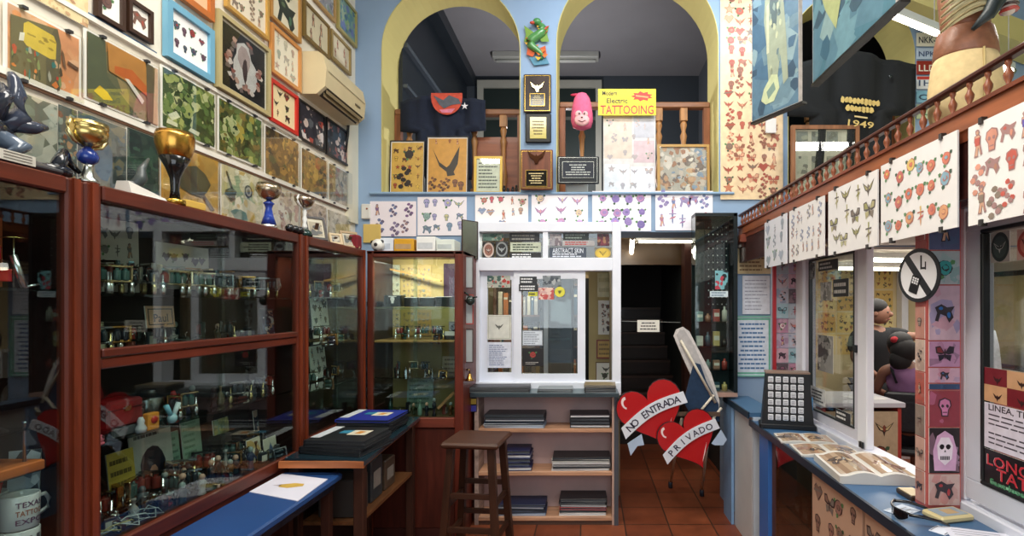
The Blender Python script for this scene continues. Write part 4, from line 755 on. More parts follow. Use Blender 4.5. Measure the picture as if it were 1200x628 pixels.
sticker('pale sticker with red lettering in the second transom', 659, 282, 697, 288, banner('#b8b4b4', '#c03c34', None, 2), YT, 9)
sticker('dark blue grey sticker lettered ABSTRACT SKIN', 644, 290, 687, 303, banner('#3c4450', '#d8dce4', 'ABSTRACT SKIN', 2), YT, 10)
sticker('deep red sticker beside the yellow badge', 700, 274, 714, 288, A_scene('#5c1c28', ['#7c2838', '#3c1018', '#a87c58'], 15, .3), YT, 11)
sticker('yellow oval sticker with black skeleton emblem', 697, 290, 716, 303, badge('#7c7460', '#c8a838', '#d8b840', '#201c10'), YT, 12)
Y2 = 4.04
sticker('red and blue flag sticker in the top of the narrow sash', 571, 323, 598, 337, A_scene('#b8bcae', ['#c04038', '#44645c', '#d8d4c8', '#6c7c74'], 24, .3), 4.07, 13)
sticker('cream eagle certificate taped inside the sliding window', 571, 369, 599, 398, lambda b, w_, h, y, rng: (rect(b, -w_/2, w_/2, -h/2, h/2, y, '#dcdcd0'), b.ring(w_*.9, h*.9, .003, y-.0006, y-.0002, '#a8a890', 'print'), motif(b, 0, .03*h, .03, y-.001, rng, ['#6c6c60'], 'bird', '#4c4c48')), 4.07, 14, 'notice')
sticker('white printed price notice at the foot of the sliding window', 571, 401, 599, 431, A_text('#e4e8f4', '#6c78a0', 11), 4.07, 15, 'notice')
sticker('narrow white notice strip behind the sash edge', 601, 401, 611, 431, A_text('#d8d8d4', '#8c8c88', 10), 4.078, 16, 'notice')
sticker('black sticker with white script on the wide sash', 609, 324, 629, 333, banner('#141414', '#e0e0e0', None, 2), Y2, 17)
sticker('black banner sticker with white capitals on the wide sash', 608, 333, 630, 341, banner('#0c0c0c', '#f0f0f0', None, 2), Y2, 18)
sticker('yellow arrow sticker on the wide sash', 619, 342, 630, 347, banner('#d0cc30', '#4c4c18', None, 1), Y2, 19)
sticker('grey landscape sticker at the top of the wide sash', 636, 323, 657, 336, A_scene('#7c8488', ['#5c6468', '#a8acac', '#404850'], 24, .3), Y2, 20)
sticker('pink and red flower sticker on the wide sash', 631, 337, 649, 351, A_scene('#d8a8a0', ['#c04c44', '#e8c8b8', '#b87878'], 24, .3), Y2, 21)
def ysm(b, w_, h, y, rng): b.face2([(w_/2*math.cos(2*PI*i/20), h/2*math.sin(2*PI*i/20)) for i in range(20)], y-.0004, '#e0d83c'); motif(b, 0, 0, .016, y-.0006, rng, ['#5c5c20'], 'rose', '#6c6820')
(xa, za) = XY(656, 342, Y2); b = MB(); ysm(b, .082, .082, -.001, random.Random(3)); b.lathe([(.041, 0), (.041, .0012)], n=20, col='#d8d040', mt='paper'); 
vs2 = b.v[-40:]; b.v[-40:] = [(v[0], v[2]-.0004, v[1]) for v in vs2]; b.build('sticker', loc=(xa, Y2, za), label='round yellow sticker on the wide sash', cat='sticker')
sticker('white framed certificate notice low on the wide sash', 612, 387, 636, 405, A_text('#dce4ec', '#8c94a4', 6, border=('#4c5464', .03)), Y2, 22, 'notice')
sticker('black sticker with a red skull emblem at the foot of the wide sash', 612, 408, 637, 429, lambda b, w_, h, y, rng: (rect(b, -w_/2, w_/2, -h/2, h/2, y, '#181414'), motif(b, 0, .02, .035, y-.001, rng, ['#a83c34'], 'rose', '#5c1c1c'), lines(b, -w_*.35, w_*.35, -h*.25, -h*.42, 2, y-.001, '#c8c0b8', rng)), Y2, 23)
# ================================================================== OFFICE BEHIND THE WINDOW
b = MB(); b.box(-.2, .14, 6.2, 6.24, 0, 2.0, '#0f1012', 'satin'); b.ring(.42, 2.04, .04, 6.18, 6.24, '#b89c70', 'wood', -.03, 1.0); struct('door_5', b)
rng = random.Random(77)
def orect(x0, y0, x1, y1, Y): (xa, za), (xb, zb) = XY(x0, y0, Y), XY(x1, y1, Y); return (xa+xb)/2, (za+zb)/2, xb-xa, za-zb
for lab, q, art, fr in (('framed sheet of dark motifs on the office wall seen past the sash', (701, 352, 719, 392), A_grid(2, 4, ['#4c3c34', '#8c5c48'], None, '#2c2420'), None),
                        ('red framed mustard card in the office beside the window post', (699, 398, 721, 420), A_text('#d8b05c', '#8c6c38', 3), (.012, .01, '#8c2c24')),
                        ('pale framed print lowest on the office wall', (698, 424, 719, 448), A_grid(1, 2, ['#5c5c50'], None, '#2c2c28'), (.008, .01, '#7c5c34')),
                        ('cream blank panel high on the office wall', (700, 320, 721, 348), A_text('#ddd3a4', '#c8bc88', 2), None)):
    cx, cz, w_, h = orect(*q, 5.0); picture('framed_print', lab, 'print', (.2*0+cx, 5.0, cz), 0, w_, h, art, frame=fr, seed=int(q[1]), thick=.012)
b = MB(); b.box(.0, .2, 5.02, 5.06, 0, 2.4, '#cdb884', 'plaster'); struct('wall_office_nib', b)
t = thing('bookcase', 'tall dark office bookcase glimpsed through the serving window', 'bookcase', (-.6, 5.9, 0))
b = MB(); b.box(-.5, -.47, 0, .3, 0, 2.0, '#5a4030', 'wood'); b.box(.47, .5, 0, .3, 0, 2.0, '#5a4030', 'wood'); b.box(-.47, .47, .28, .3, 0, 2.0, '#3a2c22', 'wood'); b.build('frame', t)
for k in range(6): b = MB(); b.box(-.47, .47, 0, .28, .08+k*.36, .1+k*.36, '#6a4c38', 'woodx'); b.build('shelf_board', t)
k = 0
for sh_ in range(5):
    x_ = -.45
    while x_ < .42:
        wd = rng.uniform(.025, .06); hh = rng.uniform(.2, .3); b = MB(); c_ = rng.choice(['#7c2c28', '#c8c0a8', '#2c4c60', '#3c5c44', '#8c7448', '#a8a49c', '#28282c', '#b86c38'])
        b.box(0, wd, 0, .2, 0, hh, c_, 'satin', .003); b.box(.004, wd-.004, -.001, 0, hh*.7, hh*.8, '#d8d0b8', 'print')
        b.build('binder', loc=(-.6+x_, 5.93, .102+sh_*.36), label='book or binder upright on the %s level of the office bookcase' % ['lowest', 'second', 'third', 'fourth', 'top'][sh_], cat='binder', group='binders in the office bookcase'); x_ += wd+rng.uniform(.002, .02)
b = MB(); b.box(-.93, -.55, 4.6, 5.1, .0, .95, '#b8aca0', 'satin', .01); b.box(-.95, -.53, 4.58, 5.12, .95, .98, '#8c7c6c', 'satin'); b.build('office_desk', label='pale desk unit inside the office under the window', cat='desk')
# small doll heads on the desk
for px_ in (579, 597):
    cx, cz = XY(px_, 362, 4.7); b = MB(); b.lathe([(.05, 0), (.055, .05), (.03, .12), (.02, .15)], n=14, col='#a8685c', mt='cloth'); b.ell((0, 0, .19), (.038, .04, .05), '#c89c84', 'skin'); b.ell((0, .012, .205), (.042, .042, .042), '#3a2a22', 'hair'); b.build('doll', loc=(cx, 4.7, 1.271), label='small doll with brown hair seen inside the narrow sash' if px_ == 579 else 'small doll beside the other, hidden by the sash edge', cat='doll')
b = MB(); b.box(-.93, -.5, 4.62, 4.80, 1.255, 1.27, '#6a5444', 'woodx'); b.box(-.93, -.91, 4.62, 4.8, .98, 1.255, '#6a5444', 'wood'); b.box(-.52, -.5, 4.62, 4.8, .98, 1.255, '#6a5444', 'wood'); b.build('ledge_shelf', label='small brown ledge shelf on the office desk', cat='shelf')
# hanging coats / tall blue door glimpsed
t = thing('folding_screen', 'dark teal glass cabinet standing in the office behind the wide sash', 'cabinet', (-.28, 5.2, 0))
b = MB(); b.box(-.22, .12, 0, .3, 0, 2.05, '#16262c', 'satin', .006); b.build('carcass', t); b = MB(); b.box(-.2, .1, -.01, -.005, .2, 2.0, '#6c8c94', 'darkglass'); b.build('glass_door', t)
for k in range(4): b = MB(); b.box(-.19, .09, -.004, 0, .5+k*.4, .52+k*.4, '#7c9ca0', 'satin'); b.build('shelf_edge', t)
b = MB(); b.box(-.44, -.40, 5.0, 5.04, 0, 2.4, '#e0e0e4', 'alu'); b.build('post', label='white vertical post standing inside the office', cat='post')

# ================================================================== CORRIDOR
def tube_lamp(label, a, c, r=.016, body='#d8dcdc', power=0, group=None, col=(1, .95, .85), wires=0):
    a = Vector(a); c = Vector(c); m_ = (a+c)/2; d = (c-a); t = thing('fluorescent_lamp', label, 'lamp', m_, group=group)
    b = MB(); b.bar(a-m_+Vector((0, 0, .035)), c-m_+Vector((0, 0, .035)), .05, .03, body, 'satin'); b.build('fixture_body', t)
    b = MB(); e = d.normalized()*.03; b.tube([a-m_+e, c-m_-e], r, '#fff4dc', 'lamp'); b.build('tube', t)
    b = MB(); b.tube([a-m_, a-m_+e], r*1.15, '#b8b8b4', 'metal'); b.build('socket', t); b = MB(); b.tube([c-m_-e, c-m_], r*1.15, '#b8b8b4', 'metal'); b.build('socket', t)
    if wires:
        for q in (a-m_+e*2, c-m_-e*2): b = MB(); b.tube([(q[0], q[1], .045), (q[0], q[1], 4.4-m_[2])], .003, '#b8b8b4', 'satin', 6); b.build('hanging_wire', t)
    if power:
        l = bpy.data.lights.new('fluorescent_glow', 'POINT'); l.energy = power; l.color = col; l.shadow_soft_size = .12
        o = bpy.data.objects.new('fluorescent_glow', l); o.parent = t; o.location = (0, 0, -.06); COL.objects.link(o)
    return t
tube_lamp('lit fluorescent tube running down the corridor ceiling', (.385, 4.5, 2.25), (.50, 6.0, 2.26), .022, power=5)
tube_lamp('second lit fluorescent tube set crosswise at the back of the corridor ceiling', (.50, 5.45, 2.33), (1.2, 5.45, 2.33), .014, group='corridor tubes')
b = MB(); b.box(.27, 1.3, 5.9, 5.95, 2.12, 2.42, '#4c3820', 'satin'); b.build('header_board', label='varnished header board across the corridor top', cat='board')
(xa, za), (xb, zb) = XY(747, 375, 4.12), XY(773, 389, 4.12)
b = MB(); b.tube([(.26, 4.14, za-.01), (.74, 4.14, za-.02)], .003, '#8c8c84', 'satin', 6); b.build('chain', label='thin cord stretched across the corridor entrance', cat='cord')
b = MB(); rect(b, 0, xb-xa, zb-za, 0, -.002, '#e4e0d4', 'paper'); b.box(0, xb-xa, -.0015, 0, zb-za, 0, '#e4e0d4', 'paper'); lines(b, .012, xb-xa-.012, -.012, zb-za+.012, 3, -.003, '#4c4844', random.Random(2), .4, .3, True); b.build('paper_notice', loc=(xa, 4.13, za), label='white typed notice hung in the dark corridor opening', cat='notice')
# ---- NO ENTRADA / PRIVADO hearts
def heart(t, cx, cz, s, rot, y, text, ext=1.0):
    n = 40; pts = []
    for i in range(n):
        a = 2*PI*i/n; u = 16*math.sin(a)**3/16; v = (13*math.cos(a)-5*math.cos(2*a)-2*math.cos(3*a)-math.cos(4*a))/16
        pts.append((u*s, v*s*1.08))
    R = lambda P: [(cx+p[0]*math.cos(rot)-p[1]*math.sin(rot), cz+p[0]*math.sin(rot)+p[1]*math.cos(rot)) for p in P]
    b = MB(); P0 = R(pts); b.prism(P0, y, y+.018, '#b81c22', 'gloss'); b.prism(R([(p[0]*1.03, p[1]*1.03) for p in pts]), y+.004, y+.014, '#2a1014', 'satin')
    b.face2(R([(-.62*s+.16*s*math.cos(a), .52*s+.2*s*math.sin(a)) for a in [PI*.45+i*PI*.9/8 for i in range(9)]]+[(-.62*s+.1*s*math.cos(a), .5*s+.13*s*math.sin(a)) for a in [PI*1.35-i*PI*.9/8 for i in range(9)]]), y-.0015, '#f4dcdc')
    b.face2(R([(.06*s, -.95*s), (.3*s, -.62*s), (.5*s, -.38*s), (.28*s, -.7*s)]), y-.0015, '#f4dcdc'); b.build('heart', t)
    # ribbon banner
    b = MB(); m_ = 14; top = []; bot = []
    for i in range(m_+1): u = -1.05+2.15*i/m_; v = .16*math.cos(u*1.6)-.12+.16*u; top.append((u*s, (v+.19)*s)); bot.append((u*s, (v-.17)*s))
    b.prism(R(top+bot[::-1]), y-.012, y-.004, '#e4e8f0', 'satin')
    b.prism(R([(-1.05*s, -.62*s), (-.55*s, -.52*s), (-.6*s, -.85*s), (-.8*s, -.8*s), (-1.1*s, -1.0*s)]), y-.008, y+.002, '#b4c8e0', 'satin') if ext > 0 else b.prism(R([(.62*s, -.5*s), (1.12*s, -.22*s), (1.15*s, -.6*s), (.95*s, -.72*s), (.7*s, -.6*s)]), y-.008, y+.002, '#b4c8e0', 'satin')
    bb = b.build('ribbon', t)
    b = MB()
    for i, ch in enumerate(text):
        if ch == ' ': continue
        u = -.88+1.80*(i+.5)/len(text); v = .16*math.cos(u*1.6)-.115+.16*u; sl = -.256*math.sin(u*1.6)+.16; q = R([(u*s, v*s)])[0]; b.text(ch, s*.31, q[0], q[1], y-.0135, '#26203a', rot=rot+math.atan(sl))
    b.build('lettering', t)
YH = 3.80
hx, hz = XY(785, 500, YH); ht = thing('heart_sign', 'double red heart sign with ribbons reading NO ENTRADA and PRIVADO', 'sign', (hx, YH, hz))
def rel(px, py): a, c = XY(px, py, YH); return a-hx, c-hz
u, v = rel(764, 482); 
heart(ht, u, v, .245, math.radians(22), 0, 'NO ENTRADA', 1)
u, v = rel(806, 512); heart(ht, u, v, .215, math.radians(26), -.035, 'PRIVADO', -1)
b = MB(); b.bar((rel(740, 486)[0]-.06, .03, rel(0, 486)[1]), (rel(845, 486)[0], .03, rel(0, 486)[1]), .03, .015, '#5c4838', 'woodx'); b.build('crossbar', ht)
# ---- folded ironing board behind the hearts
ib = thing('ironing_board', 'folded white ironing board with blue cloth leaning behind the heart sign', 'ironing board', (.8, 3.92, 0))
def ibp(px, py, yy=3.9): q = XY(px, py, yy); return (q[0]-.8, q[1])
b = MB(); b.prism([ibp(*q) for q in ((789, 394), (792, 386), (800, 383), (807, 388), (815, 404), (832, 436), (842, 468), (842, 482), (832, 480), (814, 450), (800, 420))], -.05, -.02, '#cfcac6', 'cloth')
b.prism([ibp(*q) for q in ((792, 392), (795, 387), (801, 386), (812, 404), (838, 462), (838, 474), (818, 446), (803, 418))], -.054, -.05, '#b4b0ae', 'cloth'); b.build('board', ib)
b = MB(); b.prism([ibp(*q) for q in ((812, 424), (819, 426), (826, 446), (840, 472), (841, 492), (812, 492), (800, 470), (806, 445))], -.075, -.055, '#1c3450', 'cloth'); b.build('cover_cloth', ib)
for (p, q) in (((834, 461), (812, 488)), ((843, 476), (826, 497)), ((796, 398), (836, 470))): a_, c_ = ibp(*p), ibp(*q); b = MB(); b.tube([(a_[0], -.082, a_[1]), (c_[0], -.082, c_[1])], .010, '#d8cdb8', 'satin'); b.build('leg', ib)
for (p, q) in (((798, 490), (.74, .72)), ((832, 486), (.98, .52))):
    a_ = ibp(*p); b = MB(); b.tube([(a_[0], -.05, a_[1]), (q[0]-.8+.0, q[1], .05)], .012, '#c8bca4', 'satin'); lg = b.build('leg', ib); b = MB(); b.lathe([(.02, 0), (.02, .045), (.014, .06)], q[0]-.8, q[1], 0, 10, '#28303c', 'satin'); b.build('rubber_foot', lg)
# ---- tall glass display case beside the corridor
DX0, DX1 = .815, 1.14
dc = thing('display_case', 'tall dark glass display case between the corridor and the blue wall', 'display case', (0, 0, 0))
b = MB(); b.box(DX1-.03, DX1, 3.92, 4.07, .98, 2.36, '#101a1c', 'satin'); b.box(DX0, DX1, 3.92, 4.07, .95, .985, '#b89484', 'satin'); b.box(DX0, DX1, 3.92, 4.07, 2.335, 2.36, '#101a1c', 'satin'); b.box(DX0+.0, DX1-.03, 4.06, 4.07, .985, 2.335, '#1a2c30', 'matte'); b.build('case_body', dc)
b = MB(); b.box(DX0, DX1-.03, 3.922, 3.926, .985, 2.335, '#ffffff', 'glass'); b.box(DX0, DX0+.004, 3.926, 4.06, .985, 2.335, '#ffffff', 'glass'); b.build('glass_pane', dc)
for zz in (1.15, 1.33, 1.52): b = MB(); b.box(DX0+.005, DX1-.03, 3.94, 4.06, zz, zz+.005, '#9ab0ac', 'darkglass'); b.build('glass_shelf', dc)
b = MB(); rng = random.Random(8); b.box(DX0+.1, DX1-.04, 4.04, 4.05, 1.62, 2.32, '#0e1620', 'cloth')
for r in range(12):
    for c_ in range(5): b.ell((DX0+.13+c_*.035, 4.037, 1.66+r*.055), (.006, .003, .006), '#dcdcd8' if rng.random() > .3 else '#8c9ca0', 'gloss', 6, 4)
b.build('piercing_jewellery_board', label='dark board dotted with piercing jewellery inside the tall display case', cat='jewellery board')
k = 0
for zz in (.986, 1.156, 1.336, 1.526):
    for i in range(4):
        b = MB(); c_ = ['#b04c44', '#d8d4c8', '#3c5c6c', '#c8b070', '#28282c', '#7c9c98', '#a87c68'][k % 7]; hh = rng.uniform(.05, .12)
        if i % 2: b.lathe([(.022, 0), (.022, hh*.7), (.009, hh*.8), (.009, hh)], n=12, col=c_, mt='gloss')
        else: b.box(-.025, .025, -.018, .018, 0, hh, c_, 'satin', .003); b.box(-.02, .02, -.0195, -.018, hh*.4, hh*.7, '#e8e4d8', 'print')
        b.build('aftercare_bottle' if i % 2 else 'product_box', loc=(DX0+.05+i*.065, 4.0, zz), label='small bottle in the tall display case, %s' % ['bottom level', 'second level', 'third level', 'top level'][k//4] if i % 2 else 'small product box in the tall display case, %s' % ['bottom level', 'second level', 'third level', 'top level'][k//4], cat='bottle' if i % 2 else 'box', group='bottles in the tall display case' if i % 2 else 'boxes in the tall display case'); k += 1
sticker('blue card with a red and black figure stuck on the display case', 838, 317, 853, 339, A_scene('#7cb8c0', ['#b83c4c', '#1c2428', '#a8d0d0'], 14, .3), 3.915, 31, 'card')
sticker('small white label card under the blue card on the display case', 832, 341, 853, 348, A_text('#d8e8ec', '#5c7c98', 2), 3.915, 32, 'card')
# ---- notices on the blue wall
bpic('notice', 'ragged cream parchment notice on the blue wall under the little bracket', 'notice', 863, 289, 905, 321, A_text('#dcc898', '#8c6c48', 6), seed=81, Y=4.09)
bpic('notice', 'white typed letter pinned to the blue wall', 'notice', 870, 323, 902, 368, A_text('#e8ecf6', '#8c90a8', 9, th=.2), seed=82, Y=4.09)
bpic('notice', 'white notice of centred blue lines in a pale green frame', 'notice', 858, 370, 905, 441, A_text('#dfe8f4', '#4c78a8', 11, border=('#6fb8a0', .05), centre=True), frame=(.012, .012, '#86c4b0'), seed=83, Y=4.09)
b = MB(); xa, za = XY(872, 281, 4.0); b.box(-.055, .1, -.1, .095, -.03, .03, '#7c3c28', 'woodx', .004); b.box(-.03, .06, -.05, .095, -.06, -.03, '#5c2c1c', 'woodx'); b.build('wall_bracket', loc=(xa, 4.0, za), label='little reddish wooden bracket high on the blue wall', cat='bracket')
# ---- photo column beside window (far) and photo pillar (near)
def photo_art(c1, c2, bgc, kind):
    def f(b, w_, h, y, rng): scene_art(b, w_, h, y, rng, bgc, [bgc, mixc(bgc, c1, .4), mixc(bgc, c2, .25)], 10, .4); motif(b, 0, 0, min(w_, h)*.36, y-.0015, rng, [c1, c2], kind, '#30242c')
    return f
pc = [('#8c5c70', '#c0a0a8', '#5c4c54', 'skull'), ('#b87890', '#6c3c54', '#c8a0ac', 'panther'), ('#8c4c74', '#c090a8', '#b4a0b4', 'figure'), ('#c08090', '#e0c8c8', '#a87c94', 'rose'), ('#5c8c94', '#8cb0b8', '#9cb4bc', 'fly'), ('#44648c', '#c0a0a0', '#b0b0bc', 'snake'), ('#6c7ca0', '#c87c74', '#bcb0b8', 'bird'), ('#9c4c50', '#5c6c80', '#a8b0b8', 'dagger')]
for j in range(8):
    for i in range(2):
        c1, c2, bgc, kd = pc[(j+i*3) % 8]; z0 = 1.155+j*.102; x0 = 1.285+i*.085
        picture('tattoo_photo', 'small tattoo photograph, %s row up in the twin column beside the far window, %s side' % (['lowest', 'second', 'third', 'fourth', 'fifth', 'sixth', 'seventh', 'top'][j], ['wall', 'window'][i]), 'photo', (x0+.042, 3.515, z0+.05), 0, .082, .098, photo_art(c1, c2, bgc, kd), seed=j*3+i, group='tattoo photos on the far column', thick=.003)
b = MB(); b.box(1.262, 1.282, 3.50, 3.52, .94, 2.12, '#a82c34', 'satin'); struct('trim_7', b)
b = MB(); b.box(1.272, 1.402, 1.93, 1.995, .885, 2.13, '#c05c54', 'satin'); struct('pillar_photo', b)
PP = [(2.105, 2.015, '#2c3460', '#1c2040', '#3c3c68', 'dagger'), (2.01, 1.86, '#4c6c88', '#243048', '#5c6484', 'figure'), (1.855, 1.73, '#3c9c98', '#6cb8b0', '#b0b8b8', 'rose'), (1.725, 1.52, '#2c6cb0', '#c04c68', '#c8a8b4', 'panther'), (1.515, 1.42, '#241c2c', '#7c2c34', '#b888a8', 'fly'), (1.415, 1.36, '#b84c68', '#3c6ca0', '#c8a0b0', 'panther'),
      (1.355, 1.335, '#2c4868', '#4c6c94', '#2a4468', 'star'), (1.33, 1.195, '#c878a0', '#804060', '#8c3440', 'skull'), (1.19, 1.02, '#e0b0cc', '#dca8c0', '#24181c', 'skull'), (1.015, .90, '#c04044', '#a83438', '#c8a8a0', 'panther')]
for j, (za, zb, c1, c2, bgc, kd) in enumerate(PP):
    picture('tattoo_photo', 'tattoo photo on the near pillar, '+['dark blue at the very top', 'blue grey with a standing figure', 'turquoise round design', 'blue cap and pink swirl', 'black winged tribal design on lilac', 'pink strip with script', 'thin dark blue strip', 'lilac leg with skull', 'white hooded skull face', 'red dragon at the bottom'][j], 'photo', (1.337, 1.928, (za+zb)/2), 0, .115, za-zb, photo_art(c1, c2, bgc, kd), seed=j+90, group='tattoo photos on the near pillar', thick=.003)
for j in range(9):
    c1, c2, bgc, kd = pc[(j*3+1) % 8]; z0 = .90+j*.125; bg2 = ['#c08878', '#c8a090', '#8c7c70', '#b0584c', '#c8b0a0'][j % 5]
    if j in (6, 7): continue
    picture('tattoo_photo', 'narrow tattoo photograph on the thin side of the near pillar, %s from the counter' % ['first', 'second', 'third', 'fourth', 'fifth', 'sixth', 'seventh', 'eighth', 'last'][j], 'photo', (1.271, 1.962, z0+.06), -PI/2, .055, .12, photo_art('#7c5c54', '#9c8c80', bg2, kd), seed=j+120, group='tattoo photos on the pillar side', thick=.002)
# hooded skull detail
b = MB(); b.face2([(-.04, -.075), (-.045, .0), (-.03, .055), (0, .075), (.03, .055), (.045, 0), (.04, -.075)], -.0062, '#d8a8c8'); b.face2([(-.026, -.03), (-.03, .02), (-.015, .05), (.015, .05), (.03, .02), (.026, -.03), (0, -.055)], -.0066, '#f0e0e8')
for s in (-1, 1): b.face2(blobpts(s*.012, .015, .009, .01, random.Random(1), 8, .1), -.007, '#1c141c')
b.face2([(-.004, -.005), (.004, -.005), (0, .004)], -.007, '#1c141c')
for k in range(7): rect(b, -.018+k*.0052, -.0145+k*.0052, -.034, -.02, -.007, '#2c2028')
b.build('skull_photo', loc=(1.337, 1.928, 1.105), label='skull face cut-out in a pink hood, on the near pillar', cat='photo')
# phone prohibition sign
ps = thing('no_phone_sign', 'round white no mobile phones sign with black ring on the photo pillar', 'sign', (1.262, 1.955, 1.765), math.radians(-82))
b = MB(); N_ = 36; b.prism([(.103*math.cos(2*PI*i/N_), .103*math.sin(2*PI*i/N_)) for i in range(N_)], -.005, 0, '#26282c', 'satin'); b.prism([(.088*math.cos(2*PI*i/N_), .088*math.sin(2*PI*i/N_)) for i in range(N_)], -.006, -.004, '#f0f0f2', 'satin'); b.build('disc', ps)
b = MB(); b.box(-.014, .014, -.0075, -.006, -.092, .092, '#26282c', 'satin'); b.build('slash_bar', ps); ps.children[-1].rotation_euler = (0, math.radians(-38), 0)
b = MB(); b.M = Matrix.Translation((-.012, 0, -.028)) @ Matrix.Rotation(math.radians(20), 4, 'Y'); b.box(-.021, .021, -.009, -.006, -.04, .026, '#18181a', 'satin')
for r in range(3):
    for c_ in range(3): rect(b, -.015+c_*.011, -.007+c_*.011, -.004+r*.009, .003+r*.009, -.0095, '#e8e8ea')
b.build('phone_pictogram', ps)
b = MB(); b.face2([(.012, .075), (.02, .075), (.02, .03), (.034, .03), (.034, .022), (.012, .022)], -.0065, '#18181a'); b.face2([(.034, .05), (.04, .05), (.04, .02), (.034, .02)], -.0066, '#18181a'); b.build('pictogram_mark', ps)
# ---- flash sheets hanging from the gallery rail
HS = 'flash sheets hanging on the gallery rail'
def rsheet(label, px0, px1, zt, zb, art, seed, paper='#ece9e6'):
    ya, yb = YL(px1, XR-.02), YL(px0, XR-.02)
    t = picture('flash_sheet', label, 'flash sheet', (XR-.02, (ya+yb)/2, (zt+zb)/2), -PI/2, yb-ya, zt-zb, art, seed=seed, group=HS, paper=paper)
    for u in (-1, 1):
        for s in (-1, 1): b = MB(); b.box(u*(yb-ya)*.33-.007, u*(yb-ya)*.33+.007, -.012, .006, s*(zt-zb)/2-.008, s*(zt-zb)/2+.012, '#2a2420', 'satin'); b.build('clip', t)
rsheet('hanging flash sheet of pale grey blue figures at the far end of the rail', 897, 923, 2.20, 1.90, A_grid(3, 3, ['#a8b0c0', '#b8b0b4', '#9ca8b0'], None, '#9a9ca8'), 141, '#dfe0e6')
rsheet('hanging flash sheet of faint blue and red pin-ups, second along from the far end', 926, 967, 2.20, 1.90, A_grid(6, 3, ['#a0a8c0', '#c0988c', '#b0a898'], ['figure', 'snake', 'dagger'], '#8c8c98'), 142)
rsheet('hanging flash sheet of olive swallows and birds', 972, 1030, 2.205, 1.895, A_grid(4, 3, ['#9c9858', '#7c7060', '#b0a878'], ['bird', 'fly', 'dagger'], '#5c544c'), 143)
rsheet('hanging flash sheet of bright orange yellow and red roses', 1034, 1124, 2.21, 1.90, A_grid(6, 3, ['#d8785c', '#e0c068', '#c86c64', '#84a8b8', '#dca070'], ['rose', 'rose', 'dagger', 'rose'], '#b8705c', s=.031), 144)
rsheet('hanging flash sheet of native chiefs and warriors, above the photo pillar', 1137, 1250, 2.20, 1.895, A_grid(5, 3, ['#6c5ca8', '#c85c4c', '#b88468', '#8c7c6c', '#d8947c'], ['figure', 'skull', 'snake', 'panther', 'figure'], '#a8807c', s=.036), 145, '#f0eeea')
rsheet('hanging flash sheet above the near window', 1262, 1500, 2.20, 1.895, A_grid(8, 3, VIV, None, '#6c5c54', s=.04), 146, '#f0eeea')
# stickers on partition windows
def wstick(label, ya, yb, zt, zb, art, seed, name='sticker', X=XW-.028):
    b = MB(); W_, H_ = yb-ya, zt-zb; b.box(-W_/2, W_/2, 0, .0015, -H_/2, H_/2, '#e8e4da', 'paper'); art(b, W_, H_, -.0005, random.Random(seed)); b.build(name, loc=(X, (ya+yb)/2, (zt+zb)/2), rz=-PI/2, label=label, cat=name)
wstick('grey portrait sticker high in the far partition window', 3.22, 3.30, 1.92, 1.82, A_scene('#6c706c', ['#a8a8a0', '#3c4044', '#888c88'], 20, .3), 1)
wstick('black sticker with white bold lettering in the far partition window', 2.92, 3.17, 1.92, 1.86, banner('#2a2c2e', '#d0d0cc', None, 2), 2)
wstick('dark sticker with double white lettering lower in the far partition window', 2.80, 2.98, 1.80, 1.70, banner('#26282a', '#e0e0dc', None, 2), 3)
wstick('pale grey sticker beside the double lettered one', 3.0, 3.14, 1.79, 1.68, A_scene('#b0b0a8', ['#8c8c84', '#c8c8c0', '#6c6c68'], 20, .3), 4)
wstick('small framed sheet with dark pictures midway down the far partition window', 2.98, 3.18, 1.47, 1.25, A_scene('#8c8c88', ['#5c5c58', '#a8a8a0', '#3c3c3c', '#7c7c78'], 30, .25), 5, 'notice')
wstick('white lettered strip at the foot of the far partition window', 2.78, 2.95, 1.06, 1.0, banner('#2c2c2e', '#e0e0dc', None, 2), 6)
wstick('dark lettered strip beside the white one at the foot of the window', 3.08, 3.28, 1.14, 1.04, banner('#d4d4d0', '#2c2c30', None, 4), 7)
wstick('dark oval club badge sticker in the corner of the near window', 1.73, 1.81, 1.905, 1.80, badge('#a8a49c', '#24302e', '#3c4c48', '#b8bcb8'), 8)
wstick('red oval badge sticker in the near window', 1.60, 1.70, 1.90, 1.80, badge('#c8a498', '#a8342c', '#c46c5c', '#5c1c18'), 9)
wstick('long white ruled sheet taped inside the near window', 1.48, 1.66, 1.76, 1.36, A_text('#e4e0ec', '#a8a0b8', 14, th=.12), 10, 'notice')
def exq(b, w_, h, y, rng):
    rect(b, -w_/2, w_/2, -h/2, h/2, y, '#7c2028')
    for i in range(4):
        for j in range(2): 
            if (i+j) % 2 == 0: rect(b, -w_/2+w_*i/4, -w_/2+w_*(i+1)/4, -h/2+h*j/2, -h/2+h*(j+1)/2, y-.0004, '#d8a87c'); 
            motif(b, -w_/2+w_*(i+.6)/4, -h/2+h*(j+.35)/2, .018, y-.0008, rng, ['#3c2420'], 'bird', '#2c1c1c')
wstick('dark red and tan chequered business card sheet in the near window', 1.44, 1.84, 1.40+.03, 1.31, exq, 11, 'notice')
def exw(b, w_, h, y, rng):
    rect(b, -w_/2, w_/2, -h/2, h/2, y, '#e2dce8'); b.text('LINEA, THE PENALTY', .03, 0, h*.40, y-.0006, '#2c2430', wid=w_*.9); lines(b, -w_*.45, w_*.45, h*.3, -h*.0, 3, y-.0006, '#4c4450', rng, .3); lines(b, -w_*.45, w_*.45, -h*.1, -h*.42, 3, y-.0006, '#4c4450', rng, .3)
wstick('white printed warning notice in the near window', 1.44, 1.84, 1.305, 1.145, exw, 12, 'notice')
